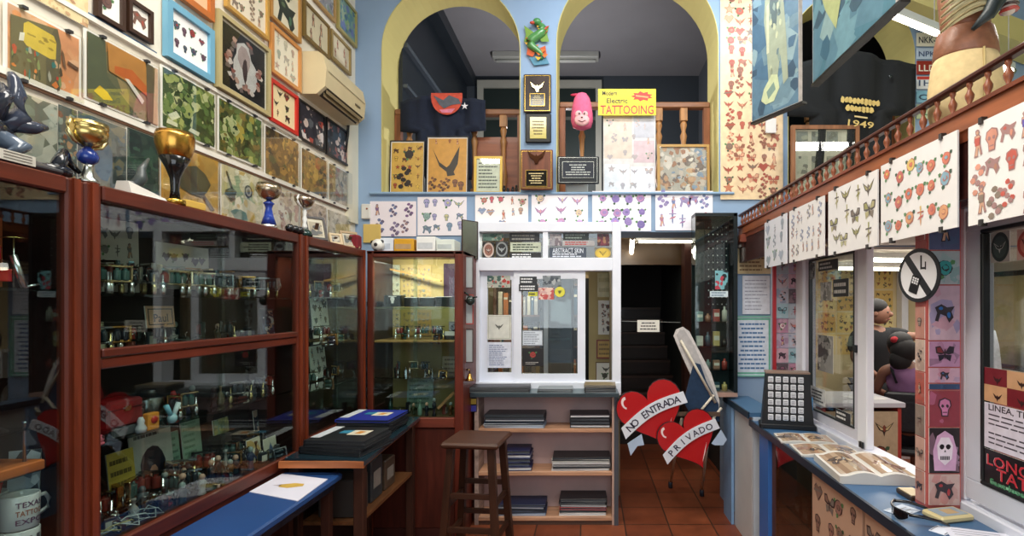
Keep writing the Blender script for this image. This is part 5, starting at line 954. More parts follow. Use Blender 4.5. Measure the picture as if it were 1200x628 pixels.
def ext_(b, w_, h, y, rng):
    rect(b, -w_/2, w_/2, -h/2, h/2, y, '#141012')
    lines(b, -w_*.42, w_*.1, -h*.3, -h*.45, 1, y-.0008, '#8cc8a0', rng, .5)
    for dy, c_ in ((0, '#e8dcd8'), (-.0008, '#c8303c')): k = 1 if dy == 0 else .985; b.text('LONG SHOT', .052, 0, h*.22, y-.0006+dy, c_, wid=w_*.92*k); b.text('TATTOO', .055, .0, -h*.10, y-.0006+dy, c_, wid=w_*.7*k)
    b.text('Sant Josep', .028, -w_*.22, -h*.38, y-.0008, '#58b078', wid=w_*.4)
wstick('black sign with red LONG SHOT TATTOO lettering low in the near window', 1.44, 1.845, 1.14, 1.012, ext_, 13, 'sign')
# ================================================================== THINGS ON TOP OF THE CABINETS
ZT = 2.036
def on_top(px, X=-1.60): return (X, YL(px, X), ZT)
def cup(label, loc, bowl, stem, basep, handles=None, rz=0, cols=('#c8a860', '#2c4c9c', '#d8d8d4'), cb=('metal', 'gloss', 'metal')):
    t = thing('trophy_cup', label, 'trophy', loc, rz)
    b = MB(); b.lathe(bowl, n=24, col=cols[0], mt=cb[0]); b.build('bowl', t); b = MB(); b.lathe(stem, n=18, col=cols[1], mt=cb[1]); b.build('stem', t); b = MB(); b.lathe(basep, n=18, col=cols[2], mt=cb[2]); b.build('base', t)
    if handles:
        r, z0, z1, hc, hm = handles
        for s in (-1, 1):
            b = MB(); b.tube([(0, s*(r*.35), z0-.012), (0, s*(r*1.0), z0), (0, s*(r*1.38), (z0*.6+z1*.4)), (0, s*r*1.42, z1-.01), (0, s*r*1.18, z1+.012)], [.004, .006, .006, .005, .004], hc, hm, 8); b.build('handle', t)
    return t
cup('gold bowl trophy with side handles and a blue ball on its stem', on_top(103, -1.585), [(.01, .115), (.03, .125), (.047, .145), (.050, .165), (.046, .17), (.050, .175), (.050, .19), (.046, .187), (.02, .15)], [(.012, .06), (.024, .07), (.028, .085), (.022, .1), (.01, .112), (.008, .118)], [(.028, 0), (.03, .006), (.016, .02), (.012, .05), (.014, .062)], (.045, .125, .18, '#d8cc98', 'metal'), cols=('#c8b070', '#1f3c8c', '#c8ccc4'))
cup('tall trophy with shiny gold bowl and black flared stem', on_top(205, -1.59), [(.03, .165), (.052, .19), (.062, .225), (.063, .26), (.058, .278), (.054, .275), (.05, .22), (.02, .19)], [(.018, .02), (.014, .06), (.016, .10), (.03, .14), (.05, .18), (.04, .185)], [(.034, 0), (.034, .018), (.02, .024)], cols=('#c89848', '#101012', '#b89440'))
b = MB(); b.box(-.03, .03, -.05, .05, 0, .03, '#d8b04c', 'satin', .004); b.build('trophy_plinth', loc=(-1.60, YL(222, -1.6), ZT), label='small yellow block beside the black stemmed trophy', cat='block')
cup('trophy with dimpled silver bowl and cobalt blue stem', on_top(315), [(.01, .14), (.04, .155), (.056, .185), (.056, .2), (.05, .222), (.046, .218), (.03, .18)], [(.034, .02), (.022, .06), (.014, .1), (.02, .118), (.026, .124), (.014, .134), (.01, .14)], [(.036, 0), (.038, .01), (.03, .022)], cols=('#b8a890', '#24409c', '#e0e0e0'))
cup('trophy with silver bowl, white curved handles and white twisted stem', on_top(357), [(.01, .165), (.035, .175), (.05, .2), (.053, .222), (.048, .222), (.03, .19)], [(.008, .04), (.014, .06), (.008, .08), (.014, .1), (.008, .12), (.012, .14), (.008, .165)], [(.04, 0), (.042, .02), (.03, .035), (.012, .045)], (.05, .17, .215, '#ecece8', 'gloss'), cols=('#a89888', '#e4e4e0', '#10302c'), cb=('metal', 'gloss', 'gloss'))
b = MB()
for u in (-.05, .0, .045): b.ell((0, u, .022), (.022, .024, .022), '#14161a', 'gloss')
b.build('black_ornament', loc=on_top(346, -1.575), label='cluster of glossy black balls at the foot of the white handled trophy', cat='ornament')
t = thing('marble_wedge', 'white marble wedge carrying a thin grey plume, beside the black stemmed trophy', 'ornament', on_top(166, -1.59))
b = MB(); b.add([(-.03, -.075, 0), (.03, -.075, 0), (.03, .075, 0), (-.03, .075, 0), (-.02, -.075, .04), (.02, -.075, .04), (.02, .075, .01), (-.02, .075, .01)], [(3, 2, 1, 0), (4, 5, 6, 7), (0, 1, 5, 4), (1, 2, 6, 5), (2, 3, 7, 6), (3, 0, 4, 7)], '#dcd8d0', 'gloss'); b.build('slab', t)
b = MB(); b.tube([(0, -.03, .03), (0, -.0, .07), (.0, .0, .1), (0, .03, .145)], [.02, .018, .012, .004], '#3c4444', 'satin'); b.tube([(0, -.05, .035), (0, .03, .03)], [.014, .006], '#20262a'); b.build('plume', t)
for (px, lab, col_, hh, sz) in ((372, 'dark framed picture leaning beside the white handled trophy', '#3a3028', .15, .12), (394, 'small pale frame leaning between two darker frames', '#c8b088', .075, .08), (411, 'wooden framed photo leaning near the corner on top of the cabinet', '#a88c60', .12, .12)):
    t = thing('leaning_picture', lab, 'frame', (-1.62, YL(px, -1.62), ZT+.001), 0, rot=(0, math.radians(-0), math.radians(52)))
    b = MB(); b.M = Matrix.Translation((0, 0, 0)) @ Matrix.Rotation(math.radians(-20), 4, 'X'); b.ring(sz, hh, .014, -.012, 0, col_, 'satin', 0, hh/2+.004); b.build('frame', t)
    b = MB(); b.M = Matrix.Rotation(math.radians(-20), 4, 'X'); rect(b, -sz/2+.014, sz/2-.014, .018, hh-.01, -.006, '#c8c0a8'); scene_art(b, sz*.6, hh*.6, -.007, random.Random(px), '#a89c84', ['#7c7460', '#b8a888', '#5c5c58'], 14, .3, cz=hh/2); b.build('picture', t)
    b = MB(); b.bar((0, .0, hh*.7), (0, .055, 0), .02, .004, '#5a4434', 'satin'); b.build('strut', t)
# dark hand sculpture
hs = thing('hand_sculpture', 'dark metal sculpture of a clawed hand on a rocky base with a pale label', 'sculpture', (-1.66, 1.40, ZT))
b = MB(); b.box(-.07, .09, -.16, .14, 0, .025, '#3c3c40', 'satin', .01)
rng = random.Random(12)
for i in range(26): b.ell((rng.uniform(-.06, .08), rng.uniform(-.15, .13), .028), (rng.uniform(.012, .03), rng.uniform(.015, .035), rng.uniform(.008, .022)), rng.choice(['#4c4c50', '#303238', '#5c5c5c']), 'satin', 8, 5)
b.build('rock_base', hs)
b = MB(); b.ell((0, -.02, .10), (.045, .10, .055), '#23262e', 'gloss', 16, 10)
for i, (y_, h_) in enumerate(((-.11, .2), (-.07, .215), (-.03, .21), (.01, .205))):
    b.tube([(.0, y_, .10), (.03, y_+.003, .16), (.045, y_+.006, h_-.01), (.03, y_+.008, h_+.012), (.015, y_+.01, h_-.004)], [.02, .021, .019, .017, .008], ['#343844', '#2c303c'][i % 2], 'gloss', 10)
b.tube([(.01, .04, .12), (.03, .07, .16), (.03, .062, .21), (.025, .055, .26), (.02, .052, .275)], [.026, .024, .02, .014, .008], '#3a4050', 'gloss', 10)
b.tube([(.01, .05, .13), (.035, .10, .135), (.04, .13, .145)], [.024, .02, .008], '#363c4c', 'gloss', 10)
b.tube([(.02, .02, .08), (.05, .05, .06), (.05, .02, .03)], [.028, .026, .014], '#5c6878', 'gloss', 10); b.build('hand', hs)
b = MB(); b.box(.088, .094, -.04, .05, .006, .034, '#c8c4b8', 'paper'); [b.box(.0945, .095, -.03, .04, .012+k*.008, .014+k*.008, '#6c6860', 'print') for k in range(3)]; b.build('label_plate', hs)
b = MB(); b.tube([(0, -.03, .0), (.01, -.02, .05), (0, .0, .08), (-.01, .02, .06), (.0, .05, .03)], [.02, .018, .014, .012, .006], '#1c2028', 'gloss', 8); b.ell((0, -.02, .02), (.03, .05, .02), '#1c2028', 'gloss'); b.build('claw_ornament', loc=(-1.60, 1.56, ZT), label='small black claw ornament between the hand sculpture and the handled gold cup', cat='ornament')
# on top of the rear cabinet
ZR = 2.036
b = MB(); b.ell((0, 0, .045), (.045, .045, .045), '#e4e2da', 'satin', 16, 10)
for a, e in ((0, 0), (1.2, .6), (2.4, -.5), (-1.2, .5), (-.3, -.9), (3.6, .3)): b.ell((.043*math.sin(a)*math.cos(e), -.043*math.cos(a)*math.cos(e), .045+.043*math.sin(e)), (.014, .006, .014), '#1c1c1e', 'satin', 6, 4)
b.build('soccer_ball', loc=(XY(443, 0, 3.66)[0], 3.66, ZR), label='mini black and white football on the rear cabinet', cat='ball')
for (a, c, hh, col_, lab) in ((448, 463, .10, '#dfe4ec', 'white carton beside the mini football'), (464, 487, .095, '#d8a028', 'orange yellow carton on the rear cabinet'), (490, 512, .11, '#f0f0ec', 'white carton in the middle of the rear cabinet'), (513, 534, .09, '#dfe6dc', 'pale green white carton at the end of the rear cabinet')):
    xa, xb = XY(a, 0, 3.72)[0], XY(c, 0, 3.72)[0]; b = MB(); b.box(xa, xb, 3.68, 3.86, ZR, ZR+hh, col_, 'satin', .004); b.box(xa+.01, xb-.02, 3.6795, 3.68, ZR+.02, ZR+hh*.6, mixc(col_, '#7c8ca0', .4), 'print'); b.build('carton', label=lab, cat='carton')
b = MB(); b.box(-1.66, -1.58, 3.50, 3.57, ZR, ZR+.1, '#7c1c28', 'cloth', .01); b.build('red_pouch', label='dark red pouch in the corner beside the mini football', cat='pouch')
b = MB(); b.box(-1.80, -1.66, 3.98, 3.998, 2.15, 2.30, '#d8b868', 'satin', .004); b.build('yellow_card', loc=(0, .1, 0), label='yellow card on the wall below the little alarm box', cat='card')

# ================================================================== TATTOO MACHINES AND OTHER CABINET CONTENTS
def machine(cf, cc, cg, label, loc):
    t = thing('tattoo_machine', label, 'tattoo machine', loc, 0)
    b = MB(); b.box(-.008, .008, -.03, .03, .040, .048, cf, 'metal', .002); b.box(-.008, .008, .024, .032, .048, .1, cf, 'metal', .002); b.box(-.006, .006, -.036, .032, .094, .1, cf, 'metal'); b.box(-.007, .007, -.034, -.026, .02, .048, cf, 'metal'); b.build('frame', t)
    for y_ in (-.012, .012): b = MB(); b.lathe([(.011, .048), (.0115, .05), (.0115, .08), (.011, .082), (.006, .083), (.006, .09)], 0, y_, 0, 10, cc, 'gloss'); b.build('coil', t)
    b = MB(); b.lathe([(.003, -.0), (.006, .002), (.009, .01), (.009, .034), (.004, .037), (.004, .075)], 0, -.03, 0, 10, cg, 'metal'); b.build('grip', t)
    b = MB(); b.tube([(0, .03, .06), (0, .045, .075), (0, .05, .05)], .0025, '#a0a0a0', 'metal', 6); b.build('spring', t)
    return t
mp = []
for i, (cf, cc, cg) in enumerate((('#c8b890', '#3c5c58', '#c8ccd0'), ('#a0a8ac', '#1c2c34', '#b8a878'), ('#586c6c', '#7c2c24', '#dcdcdc'), ('#b88c4c', '#20242c', '#a8b0b0'))):
    mp.append(machine(cf, cc, cg, 'x', (0, 0, 0)))
MC = ['brass framed', 'steel framed', 'red coiled', 'bronze framed']
used = set()
rng = random.Random(99)
def put_machine(loc, label, group, flat=False, s=1.0):
    i = rng.randrange(4); label = MC[i]+' '+label; rz = rng.uniform(0, 6.28); rot = (math.radians(rng.uniform(80, 100)), 0, rz) if flat else (0, 0, rz)
    if flat: loc = (loc[0], loc[1], loc[2]+.012)
    if i not in used: used.add(i); o = mp[i]; o.location = loc; o.rotation_euler = rot; o['label'] = label; o['group'] = group; o.scale = (s, s, s); return o
    return dup(mp[i], loc, label=label, group=group, rot=rot, scale=s)
ys_ = lambda px, X: YL(px, X)
y = 1.70
while y < 2.70:
    put_machine((-1.66+rng.uniform(-.02, .03), y, 1.691), 'tattoo machine in the row on the top glass shelf', 'machines on the top glass shelf'); y += rng.uniform(.045, .065)
y = 1.72
while y < 2.5:
    put_machine((-1.75+rng.uniform(-.02, .02), y, 1.691), 'tattoo machine in the rear row on the top glass shelf', 'machines on the top glass shelf', s=1.25); y += .075
y = 1.68
while y < 2.45:
    put_machine((-1.69+rng.uniform(-.03, .03), y, 1.478), 'tattoo machine lying on the middle board of the widest cabinet', 'machines on the middle board', rng.random() < .6); y += rng.uniform(.06, .085)
y = 1.66
while y < 2.68:
    put_machine((-1.69+rng.uniform(-.03, .03), y, .862), 'tattoo machine lying on the floor of the widest cabinet', 'machines on the cabinet floor', rng.random() < .7); y += rng.uniform(.04, .065)
    if rng.random() < .6: put_machine((-1.74+rng.uniform(-.02, .02), y, .862), 'tattoo machine lying on the floor of the widest cabinet', 'machines on the cabinet floor', False, 1.3)
for y in (2.05, 2.12, 2.42, 2.5, 2.58, 2.66): put_machine((-1.66, y, 1.191), 'tattoo machine on the lower glass shelf of the widest cabinet', 'machines on the lower glass shelf')
for zz, X0_, n in ((1.701, -1.68, 9), (1.421, -1.68, 7), (1.151, -1.66, 6)):
    for i in range(n): put_machine((X0_+rng.uniform(-.04, .04), 2.88+i*(.62/n), zz), 'dark tattoo machine in the narrow corner cabinet', 'machines in the corner cabinet', i % 3 == 0, 1.0)
# wall of papers in the wide cabinet (upright cards and prints)
def card(name, label, cat, y, z_, w_, h, art, X=-1.79, lean=-.1, rz=PI/2, frame=None, seed=1, group=None):
    picture(name, label, cat, (X, y, z_+h/2+.003), rz, w_, h, art, frame=frame, seed=seed, thick=.004, rot=(lean, 0, rz), group=group)
def cy(px, X=-1.79): return YL(px, X)
card('calligraphy_card', 'tan card lettered Paul in a dark border below the top glass shelf', 'card', cy(187, -1.7), 1.63-.07, .135, .085, lambda b, w_, h, y, rng: (rect(b, -w_/2, w_/2, -h/2, h/2, y, '#b08868'), b.ring(w_*.86, h*.76, .004, y-.0006, y-.0001, '#2c2018', 'print'), b.text('Paul', .045, 0, -.005, y-.0008, '#201410', wid=w_*.5)), X=-1.70, seed=3)
card('certificate', 'small beige framed certificate lettered in grey on the middle board', 'certificate', cy(110, -1.76), 1.478, .075, .11, A_text('#c8c4a8', '#8c8068', 4, border=('#8c8468', .05)), X=-1.76, seed=4)
card('photo', 'colour photograph of a crowd in a dark case near the cabinet post', 'photo', cy(318, -1.72), 1.478, .20, .15, A_scene('#1c2840', ['#28405c', '#8c9cac', '#c8a890', '#14203c', '#c8ccd0', '#3c5878'], 50, .16), X=-1.72, frame=(.008, .01, '#3c4448'), seed=5)
card('notice', 'pale card standing near the post on the top glass shelf', 'card', cy(333, -1.76), 1.694, .08, .12, A_text('#c0b8a0', '#7c7464', 2), X=-1.76, seed=6)
card('drawing', 'large pale drawing standing at the back of the widest cabinet', 'print', cy(135, -1.84), 1.70, .20, .28, A_grid(3, 4, ['#8c8880', '#7c7874'], None, '#6c6860'), X=-1.84, lean=-.02, seed=7)
card('drawing', 'purple motif sheet at the back of the cabinet behind the machines', 'print', cy(215, -1.84), 1.72, .3, .2, A_grid(5, 2, ['#5c5478', '#4c4868'], ['heart', 'rose'], '#34304c'), X=-1.84, lean=-.02, seed=8)
card('poster', 'white poster with cursive heading and a black round picture on the cabinet floor', 'poster', cy(178, -1.80), .862, .20, .30, lambda b, w_, h, y, rng: (rect(b, -w_/2, w_/2, -h/2, h/2, y, '#c4c8bc'), lines(b, -w_*.4, w_*.3, h*.42, h*.28, 1, y-.0006, '#2c3430', rng, .3), b.face2(blobpts(0, -.1*h, .3*w_, .3*h, rng, 14, .05), y-.0008, '#141c2c'), b.face2(blobpts(0, -.16*h, .1*w_, .1*h, rng, 8, .1), y-.001, '#c89078')), X=-1.80, seed=9)
card('booklet', 'yellow booklet standing beside the cursive poster', 'booklet', cy(142, -1.76), .90, .11, .20, A_text('#c0a840', '#6c5c20', 4), X=-1.76, seed=10)
card('booklet', 'pale green booklet behind the small figurines', 'booklet', cy(200, -1.8), .9, .09, .2, A_text('#8cb098', '#5c7c68', 6), X=-1.8, seed=11)
card('booklet', 'tall pale green round topped card at mid cabinet', 'booklet', cy(224, -1.8), .9, .11, .25, A_text('#a4c0a8', '#7c9c84', 8), X=-1.8, seed=12)
card('booklet', 'small cream picture card leaning near the floor corner', 'card', cy(297, -1.68), .862, .10, .12, A_scene('#d0c8b0', ['#c8a868', '#b8b4a0', '#d8d0bc'], 14, .3), X=-1.68, seed=13)
card('certificate', 'pale certificate with blue seal at the end of the cabinet floor', 'certificate', cy(333, -1.8), .862, .16, .26, A_text('#b4b8b8', '#7c8488', 8), X=-1.8, seed=14)
card('photo', 'dark blue photograph beside the pale certificate', 'photo', cy(308, -1.8), .88, .15, .2, A_scene('#1c3048', ['#284868', '#8ca0a8', '#182030', '#c8b0a0'], 30, .25), X=-1.8, seed=15)
card('photo', 'olive landscape card below the lower glass shelf', 'photo', cy(258, -1.75), 1.04, .10, .07, A_scene('#7c8058', ['#a8a468', '#5c6c4c', '#8c9c80'], 20, .3), X=-1.75, seed=16)
b = MB(); b.box(-.03, .03, -.035, .035, 0, .04, '#3c302c', 'satin'); b.build('small_stand', loc=(-1.75, cy(258, -1.75), 1.0), label='little dark stand under the olive landscape card', cat='stand')
card('photo', 'cream ship picture in a pale frame near the cabinet corner', 'photo', cy(316, -1.66), .862, .10, .10, lambda b, w_, h, y, rng: (rect(b, -w_/2, w_/2, -h/2, h/2, y, '#d0ccb8'), b.face2([(-.03, -.02), (.03, -.02), (.02, -.032), (-.02, -.032)], y-.001, '#2c3c5c'), b.face2([(-.02, -.018), (0, .025), (.02, -.018)], y-.001, '#5c7090')), X=-1.66, seed=17)
# red case, pot, tin, rabbit, pink skull on the lower glass shelf
b = MB(); b.box(-.05, .05, -.07, .07, 0, .095, '#7c2426', 'leather', .008); b.box(.048, .053, -.07, .07, .062, .066, '#3c1012', 'satin'); b.box(.05, .056, -.012, .012, .055, .072, '#b8a468', 'metal'); b.build('red_case', loc=(-1.68, cy(132, -1.68), 1.225), label='dark red leather case raised on a grey block on the lower glass shelf', cat='case')
b = MB(); b.box(-.05, .05, -.06, .06, 0, .032, '#4c5054', 'satin', .004); b.build('grey_block', loc=(-1.68, cy(134, -1.68), 1.192), label='grey block under the dark red leather case', cat='block')
b = MB(); b.lathe([(.05, 0), (.055, .01), (.055, .09), (.05, .1), (.035, .105), (.03, .125), (.026, .13)], n=20, col='#8c9494', mt='metal'); b.build('metal_pot', loc=(-1.74, cy(172, -1.74), 1.192), label='grey metal pot on the lower glass shelf', cat='pot')
b = MB(); b.box(-.012, .012, -.024, .024, 0, .062, '#e09030', 'satin', .003); b.lathe([(.014, 0), (.014, .002)], n=14, col='#c83020', mt='satin'); o_ = b.v[-28:]; b.v[-28:] = [(.0125+v[2], v[0], .036+v[1]) for v in o_]; b.build('orange_tin', loc=(-1.62, cy(177, -1.62), 1.192), label='orange tin with a red sun disc on the lower glass shelf', cat='tin')
b = MB(); b.lathe([(.016, 0), (.018, .015), (.010, .03), (.012, .04), (.006, .055)], n=10, col='#c8ccd0', mt='gloss'); b.build('white_figurine', loc=(-1.62, cy(165, -1.62), 1.192), label='small white figurine beside the orange tin', cat='figurine')
t = thing('rabbit_figurine', 'pale blue white figurine with two long ears on the lower glass shelf', 'figurine', (-1.62, cy(202, -1.62), 1.192))
b = MB(); b.ell((0, 0, .02), (.016, .018, .02), '#a8d0dc', 'gloss'); b.build('body', t)
for s, a in ((-1, .5), (1, -.5)): b = MB(); b.tube([(0, s*.006, .03), (0, s*.03, .075)], [.008, .009], '#dce8ec' if s > 0 else '#7cc0d8', 'gloss'); b.build('ear', t)
b = MB(); b.ell((0, 0, .02), (.02, .028, .018), '#d86c80', 'satin'); [b.ell((.014, s*.012, .026), (.006, .006, .006), '#5c1c28', 'satin', 6, 4) for s in (-1, 1)]; b.box(-.012, .018, -.02, .02, 0, .012, '#d86c80', 'satin', .004); b.build('pink_skull', loc=(-1.61, cy(111, -1.61), 1.192), label='small pink skull on a white card on the lower glass shelf', cat='ornament')
b = MB(); b.lathe([(.02, 0), (.022, .02), (.012, .06), (.016, .08), (.006, .11)], n=12, col='#c03028', mt='gloss'); b.build('red_bottle', loc=(-1.70, cy(203, -1.70), 1.192), label='slim glossy red bottle behind the long eared figurine', cat='bottle')
# figurines and bottles, lots
FC = ['#141c26', '#4c585e', '#6c2c20', '#1c3630', '#6c6048', '#0e1116', '#222c48', '#5c3c1c', '#8c8c88', '#2c1414', '#0e2430', '#38381f', '#101418']
def figur(kind, loc, c_, h, label, cat, group, rz=0):
    b = MB()
    if kind == 0: b.lathe([(.016, 0), (.018, .004), (.012, .2*h), (.016, .45*h), (.019, .62*h), (.008, .74*h)], n=10, col=c_, mt='satin', sx=.8); b.ell((0, 0, .85*h), (.012, .012, .014), rng.choice(['#c8a088', '#8c9c98', c_]), 'satin', 10, 6); b.tube([(0, -.02, .35*h), (.006, -.017, .6*h), (0, .017, .6*h), (.01, .024, .4*h)], .004, c_, 'satin', 6)
    elif kind == 1: b.lathe([(.014, 0), (.016, .01), (.016, .5*h), (.006, .68*h), (.006, .88*h), (.009, .9*h), (.009, h)], n=10, col=c_, mt='gloss')
    elif kind == 2: b.box(-.012, .012, -.02, .02, 0, h*.6, c_, 'satin', .003); b.box(.012, .0125, -.015, .015, h*.12, h*.45, '#d0ccbc', 'print')
    else:
        b.box(-.03, .03, -.04, .04, 0, .012, c_, 'satin', .004); b.lathe([(.012, .012), (.012, .03), (.018, .04), (.004, .05)], n=10, col='#a8a8a8', mt='metal'); b.tube([(0, 0, .03), (.02, .03, .05), (.01, .05, .02), (.03, .03, .005)], .003, '#1c1c1c', 'satin', 6)
    b.build(['figurine', 'ink_bottle', 'small_box', 'power_supply'][kind], loc=loc, rz=rz, label=label, cat=cat, group=group)
nm_ = [('figurine', 'figurine'), ('ink bottle', 'bottle'), ('small box', 'box'), ('small power supply with cable', 'device')]
for (X, ya, yb, zz, n, where) in ((-1.72, 1.66, 2.72, 1.192, 22, 'on the lower glass shelf'), (-1.71, 1.64, 2.76, .862, 34, 'crowded on the floor'), (-1.77, 1.66, 2.72, 1.478, 16, 'on the middle board'), (-1.645, 1.95, 2.70, .862, 14, 'along the front of the floor')):
    for i in range(n):
        k = rng.choice([0, 0, 1, 2, 3]); figur(k, (X+rng.uniform(-.035, .035), ya+(yb-ya)*(i+.5)/n, zz), rng.choice(FC), rng.uniform(.06, .12), '%s %s of the widest cabinet' % (nm_[k][0], where), nm_[k][1], nm_[k][0]+' '+where, rng.uniform(-.5, .5))
# cables on the cabinet floor
for i in range(5):
    y0 = 1.63+i*.06; b = MB(); b.tube([(-1.62+.03*math.sin(k*1.3+i), y0+.05*math.cos(k*.9+i), .868+.035*abs(math.sin(k*.7+i))) for k in range(12)], .0022, ['#c8ccc8', '#8c9494', '#b8a868'][i % 3], 'gloss', 6); b.build('cable', label='loose pale cable coiled on the cabinet floor by the post', cat='cable', group='loose cables on the cabinet floor')
# ---- corner cabinet sheets
for (px, z_, w_, h, c_, lab) in ((375, 1.43, .22, .26, '#a09c7c', 'tan flash sheet standing mid height in the corner cabinet'), (405, 1.43, .26, .26, '#a8a894', 'pale grey text sheet beside the tan flash sheet in the corner cabinet'), (372, 1.16, .2, .22, '#94906c', 'olive flash sheet low in the corner cabinet'), (408, 1.16, .18, .2, '#5c90a8', 'pale blue booklet low in the corner cabinet'), (405, 1.72, .22, .22, '#8c9484', 'faded green portrait sheet at the top of the corner cabinet')):
    card('sheet', lab, 'print', cy(px, -1.82), z_, w_, h, A_grid(3, 3, ['#6c6c74', '#7c6c5c'], None, '#4c4c50') if px < 400 else A_text(c_, '#6c6c60', 8), X=-1.82, seed=px)
# ---- mugs, drum models and model on board in the first cabinet
def mug(label, loc, rz, txt, tc_, seed):
    t = thing('mug', label, 'mug', loc, rz, 'white printed mugs'); b = MB()
    b.lathe([(.036, 0), (.040, .004), (.041, .05), (.042, .096), (.040, .099), (.038, .096), (.037, .012), (.001, .01)], n=28, col='#dcdcdc', mt='gloss'); b.build('body', t)
    b = MB(); b.tube([(0, .038, .078), (0, .058, .08), (0, .068, .062), (0, .064, .036), (0, .038, .024)], [.007, .006, .006, .006, .007], '#dcdcdc', 'gloss', 8); b.build('handle', t)
    b = MB(); vs, fs = textgeo(txt[0]); 
    for k, s_ in enumerate(txt):
        vs, fs = textgeo(s_); xs = [p[0] for p in vs]; q = .062/(max(xs)-min(xs)); out = []
        for p in vs: a = ((p[0]-min(xs))*q-.031)/.0425; out.append((.0426*math.cos(a), .0426*math.sin(a), .066-k*.024+p[1]*.022))
        b.add(out, fs, tc_[k % len(tc_)], 'print')
    b.build('printed_text', t)
mz = .906
mug('white mug lettered with a tattoo expo in brown and violet, top of the mug stack', (-1.65, 1.485, mz+.1), math.radians(-12), ['TEXAS', 'TATTOO', 'EXPO'], ['#6c3c5c', '#a85c34'], 1)
mug('white mug with green lettering behind the front mug', (-1.75, 1.49, mz+.1), math.radians(-25), ['III', 'III'], ['#3c7c50'], 2)
mug('white mug with grey lettering cut by the picture edge', (-1.66, 1.33, mz+.1), math.radians(-10), ['III', 'III'], ['#6c7078'], 3)
for (xx, yy, lab) in ((-1.65, 1.485, 'white mug under the front lettered mug'), (-1.75, 1.49, 'white mug under the green lettered mug'), (-1.66, 1.33, 'white mug carrying the grey lettered mug'), (-1.615, 1.25, 'white mug beyond the lower stack')): mug(lab, (xx, yy, mz), .3, ['III'], ['#5c5c64'], 4)
# pens
for i in range(7): b = MB(); a = i*.9; b.tube([(-1.75+.012*math.cos(a), 1.49+.012*math.sin(a), mz+.115), (-1.75+.03*math.cos(a), 1.49+.03*math.sin(a), mz+.25)], .004, ['#2c8c4c', '#c03028', '#2c4c9c', '#e0c040', '#1c1c1c', '#b04c8c', '#d8d8d8'][i], 'gloss', 6); b.build('pen', label='coloured pen standing in the green lettered mug', cat='pen', group='pens in the mug')
card('photo_print', 'tilted black and white photograph behind the mugs', 'photo', 1.54, .93, .07, .28, A_scene('#a8b0bc', ['#2c3038', '#c8d0dc', '#586070', '#e0e4ec'], 30, .3), X=-1.70, rz=math.radians(28), seed=51)
t = thing('wooden_stand', 'orange wooden stand board with a small metal model on posts', 'stand', (-1.68, 1.35, 1.172))
b = MB(); b.box(-.1, .09, -.25, .15, 0, .03, '#b8622c', 'woodh', .004); b.build('board', t)
for (xx, yy) in ((.06, .12), (.06, -.02), (-.06, .12), (-.06, -.02)): b = MB(); b.lathe([(.004, .03), (.004, .14), (.006, .145)], xx, yy, 0, 8, '#a8b0b4', 'metal'); b.build('post', t)
b = MB(); b.box(-.07, .07, -.04, .13, .12, .126, '#2c3034', 'metal', .002); b.tube([(0, .05, .03), (0, .05, .11)], .03, '#1c2028', 'gloss', 10); b.tube([(.05, .02, .12), (.03, .05, .16), (.05, .09, .12)], .006, '#8c9c9c', 'metal'); b.lathe([(.02, .126), (.024, .14), (.022, .165), (.01, .18)], .02, .06, 0, 12, '#3c48b0', 'gloss'); b.build('mechanism', t)
b = MB(); b.ell((0, 0, .03), (.03, .05, .03), '#141416', 'leather'); b.ell((.012, .03, .04), (.02, .022, .02), '#1c1c1e', 'leather'); b.tube([(0, -.03, .03), (.02, -.05, .05)], .005, '#8c8478', 'satin'); b.build('black_figure', loc=(-1.67, 1.38, 1.30), label='black furry figure lying on the metal model', cat='ornament')
card('poster', 'yellow card beside the metal model at the picture edge', 'card', 1.24, 1.205, .1, .14, A_text('#c8a84c', '#8c7430', 3), X=-1.64, seed=52)
card('poster', 'grey ribbed print standing on the shelf above the metal model', 'print', 1.31, 1.40, .14, .27, lambda b, w_, h, y, rng: (rect(b, -w_/2, w_/2, -h/2, h/2, y, '#6c6c60'), [rect(b, -w_*.4, w_*.4, -h*.4+k*h*.13, -h*.36+k*h*.13, y-.0006, '#24282c') for k in range(6)]), X=-1.80, seed=53)
card('wood_block', 'upright orange wood block at the end of the drum shelf', 'block', 1.475, 1.702, .045, .2, A_scene('#a8542c', ['#a04c28', '#b05c34'], 6, .4), X=-1.72, lean=0, seed=54)
# drum kit model
t = thing('drum_kit_model', 'miniature red drum kit with chrome stands on the upper shelf', 'model', (-1.64, 1.37, 1.702))
b = MB(); b.tube([(0, -.04, .035), (.05, -.04, .035)], .035, '#a01c20', 'gloss', 16); b.build('bass_drum', t)
for (yy, zz, r, c_) in ((.03, .09, .022, '#b02028'), (-.02, .1, .018, '#a01c20'), (.055, .03, .024, '#c02828')): b = MB(); b.lathe([(r, 0), (r*1.05, .002), (r, .005), (r, .03), (r*1.05, .033), (r, .035)], 0, yy, zz-.015, 14, c_, 'gloss'); b.build('drum', t)
for (yy, h_) in ((-.09, .15), (.0, .16), (.09, .14)): b = MB(); b.tube([(0, yy, 0), (0, yy, h_)], .0022, '#d8dcdc', 'metal', 6); b.lathe([(.001, .006), (.03, 0), (.001, .001)], 0, yy, h_, 14, '#d8c878', 'metal'); b.build('cymbal_stand', t)
b = MB(); b.tube([(.03, .09, 0), (.02, .07, .09)], [.008, .01], '#e0e4e8', 'metal', 8); b.tube([(.03, .09, 0), (.04, .12, .01)], .004, '#c8ccd0', 'metal'); b.build('bright_stand', t)
for i in range(3): put_machine((-1.66, 1.16+i*.07, 1.702), 'tattoo machine beside the drum kit model', 'machines beside the drum model')
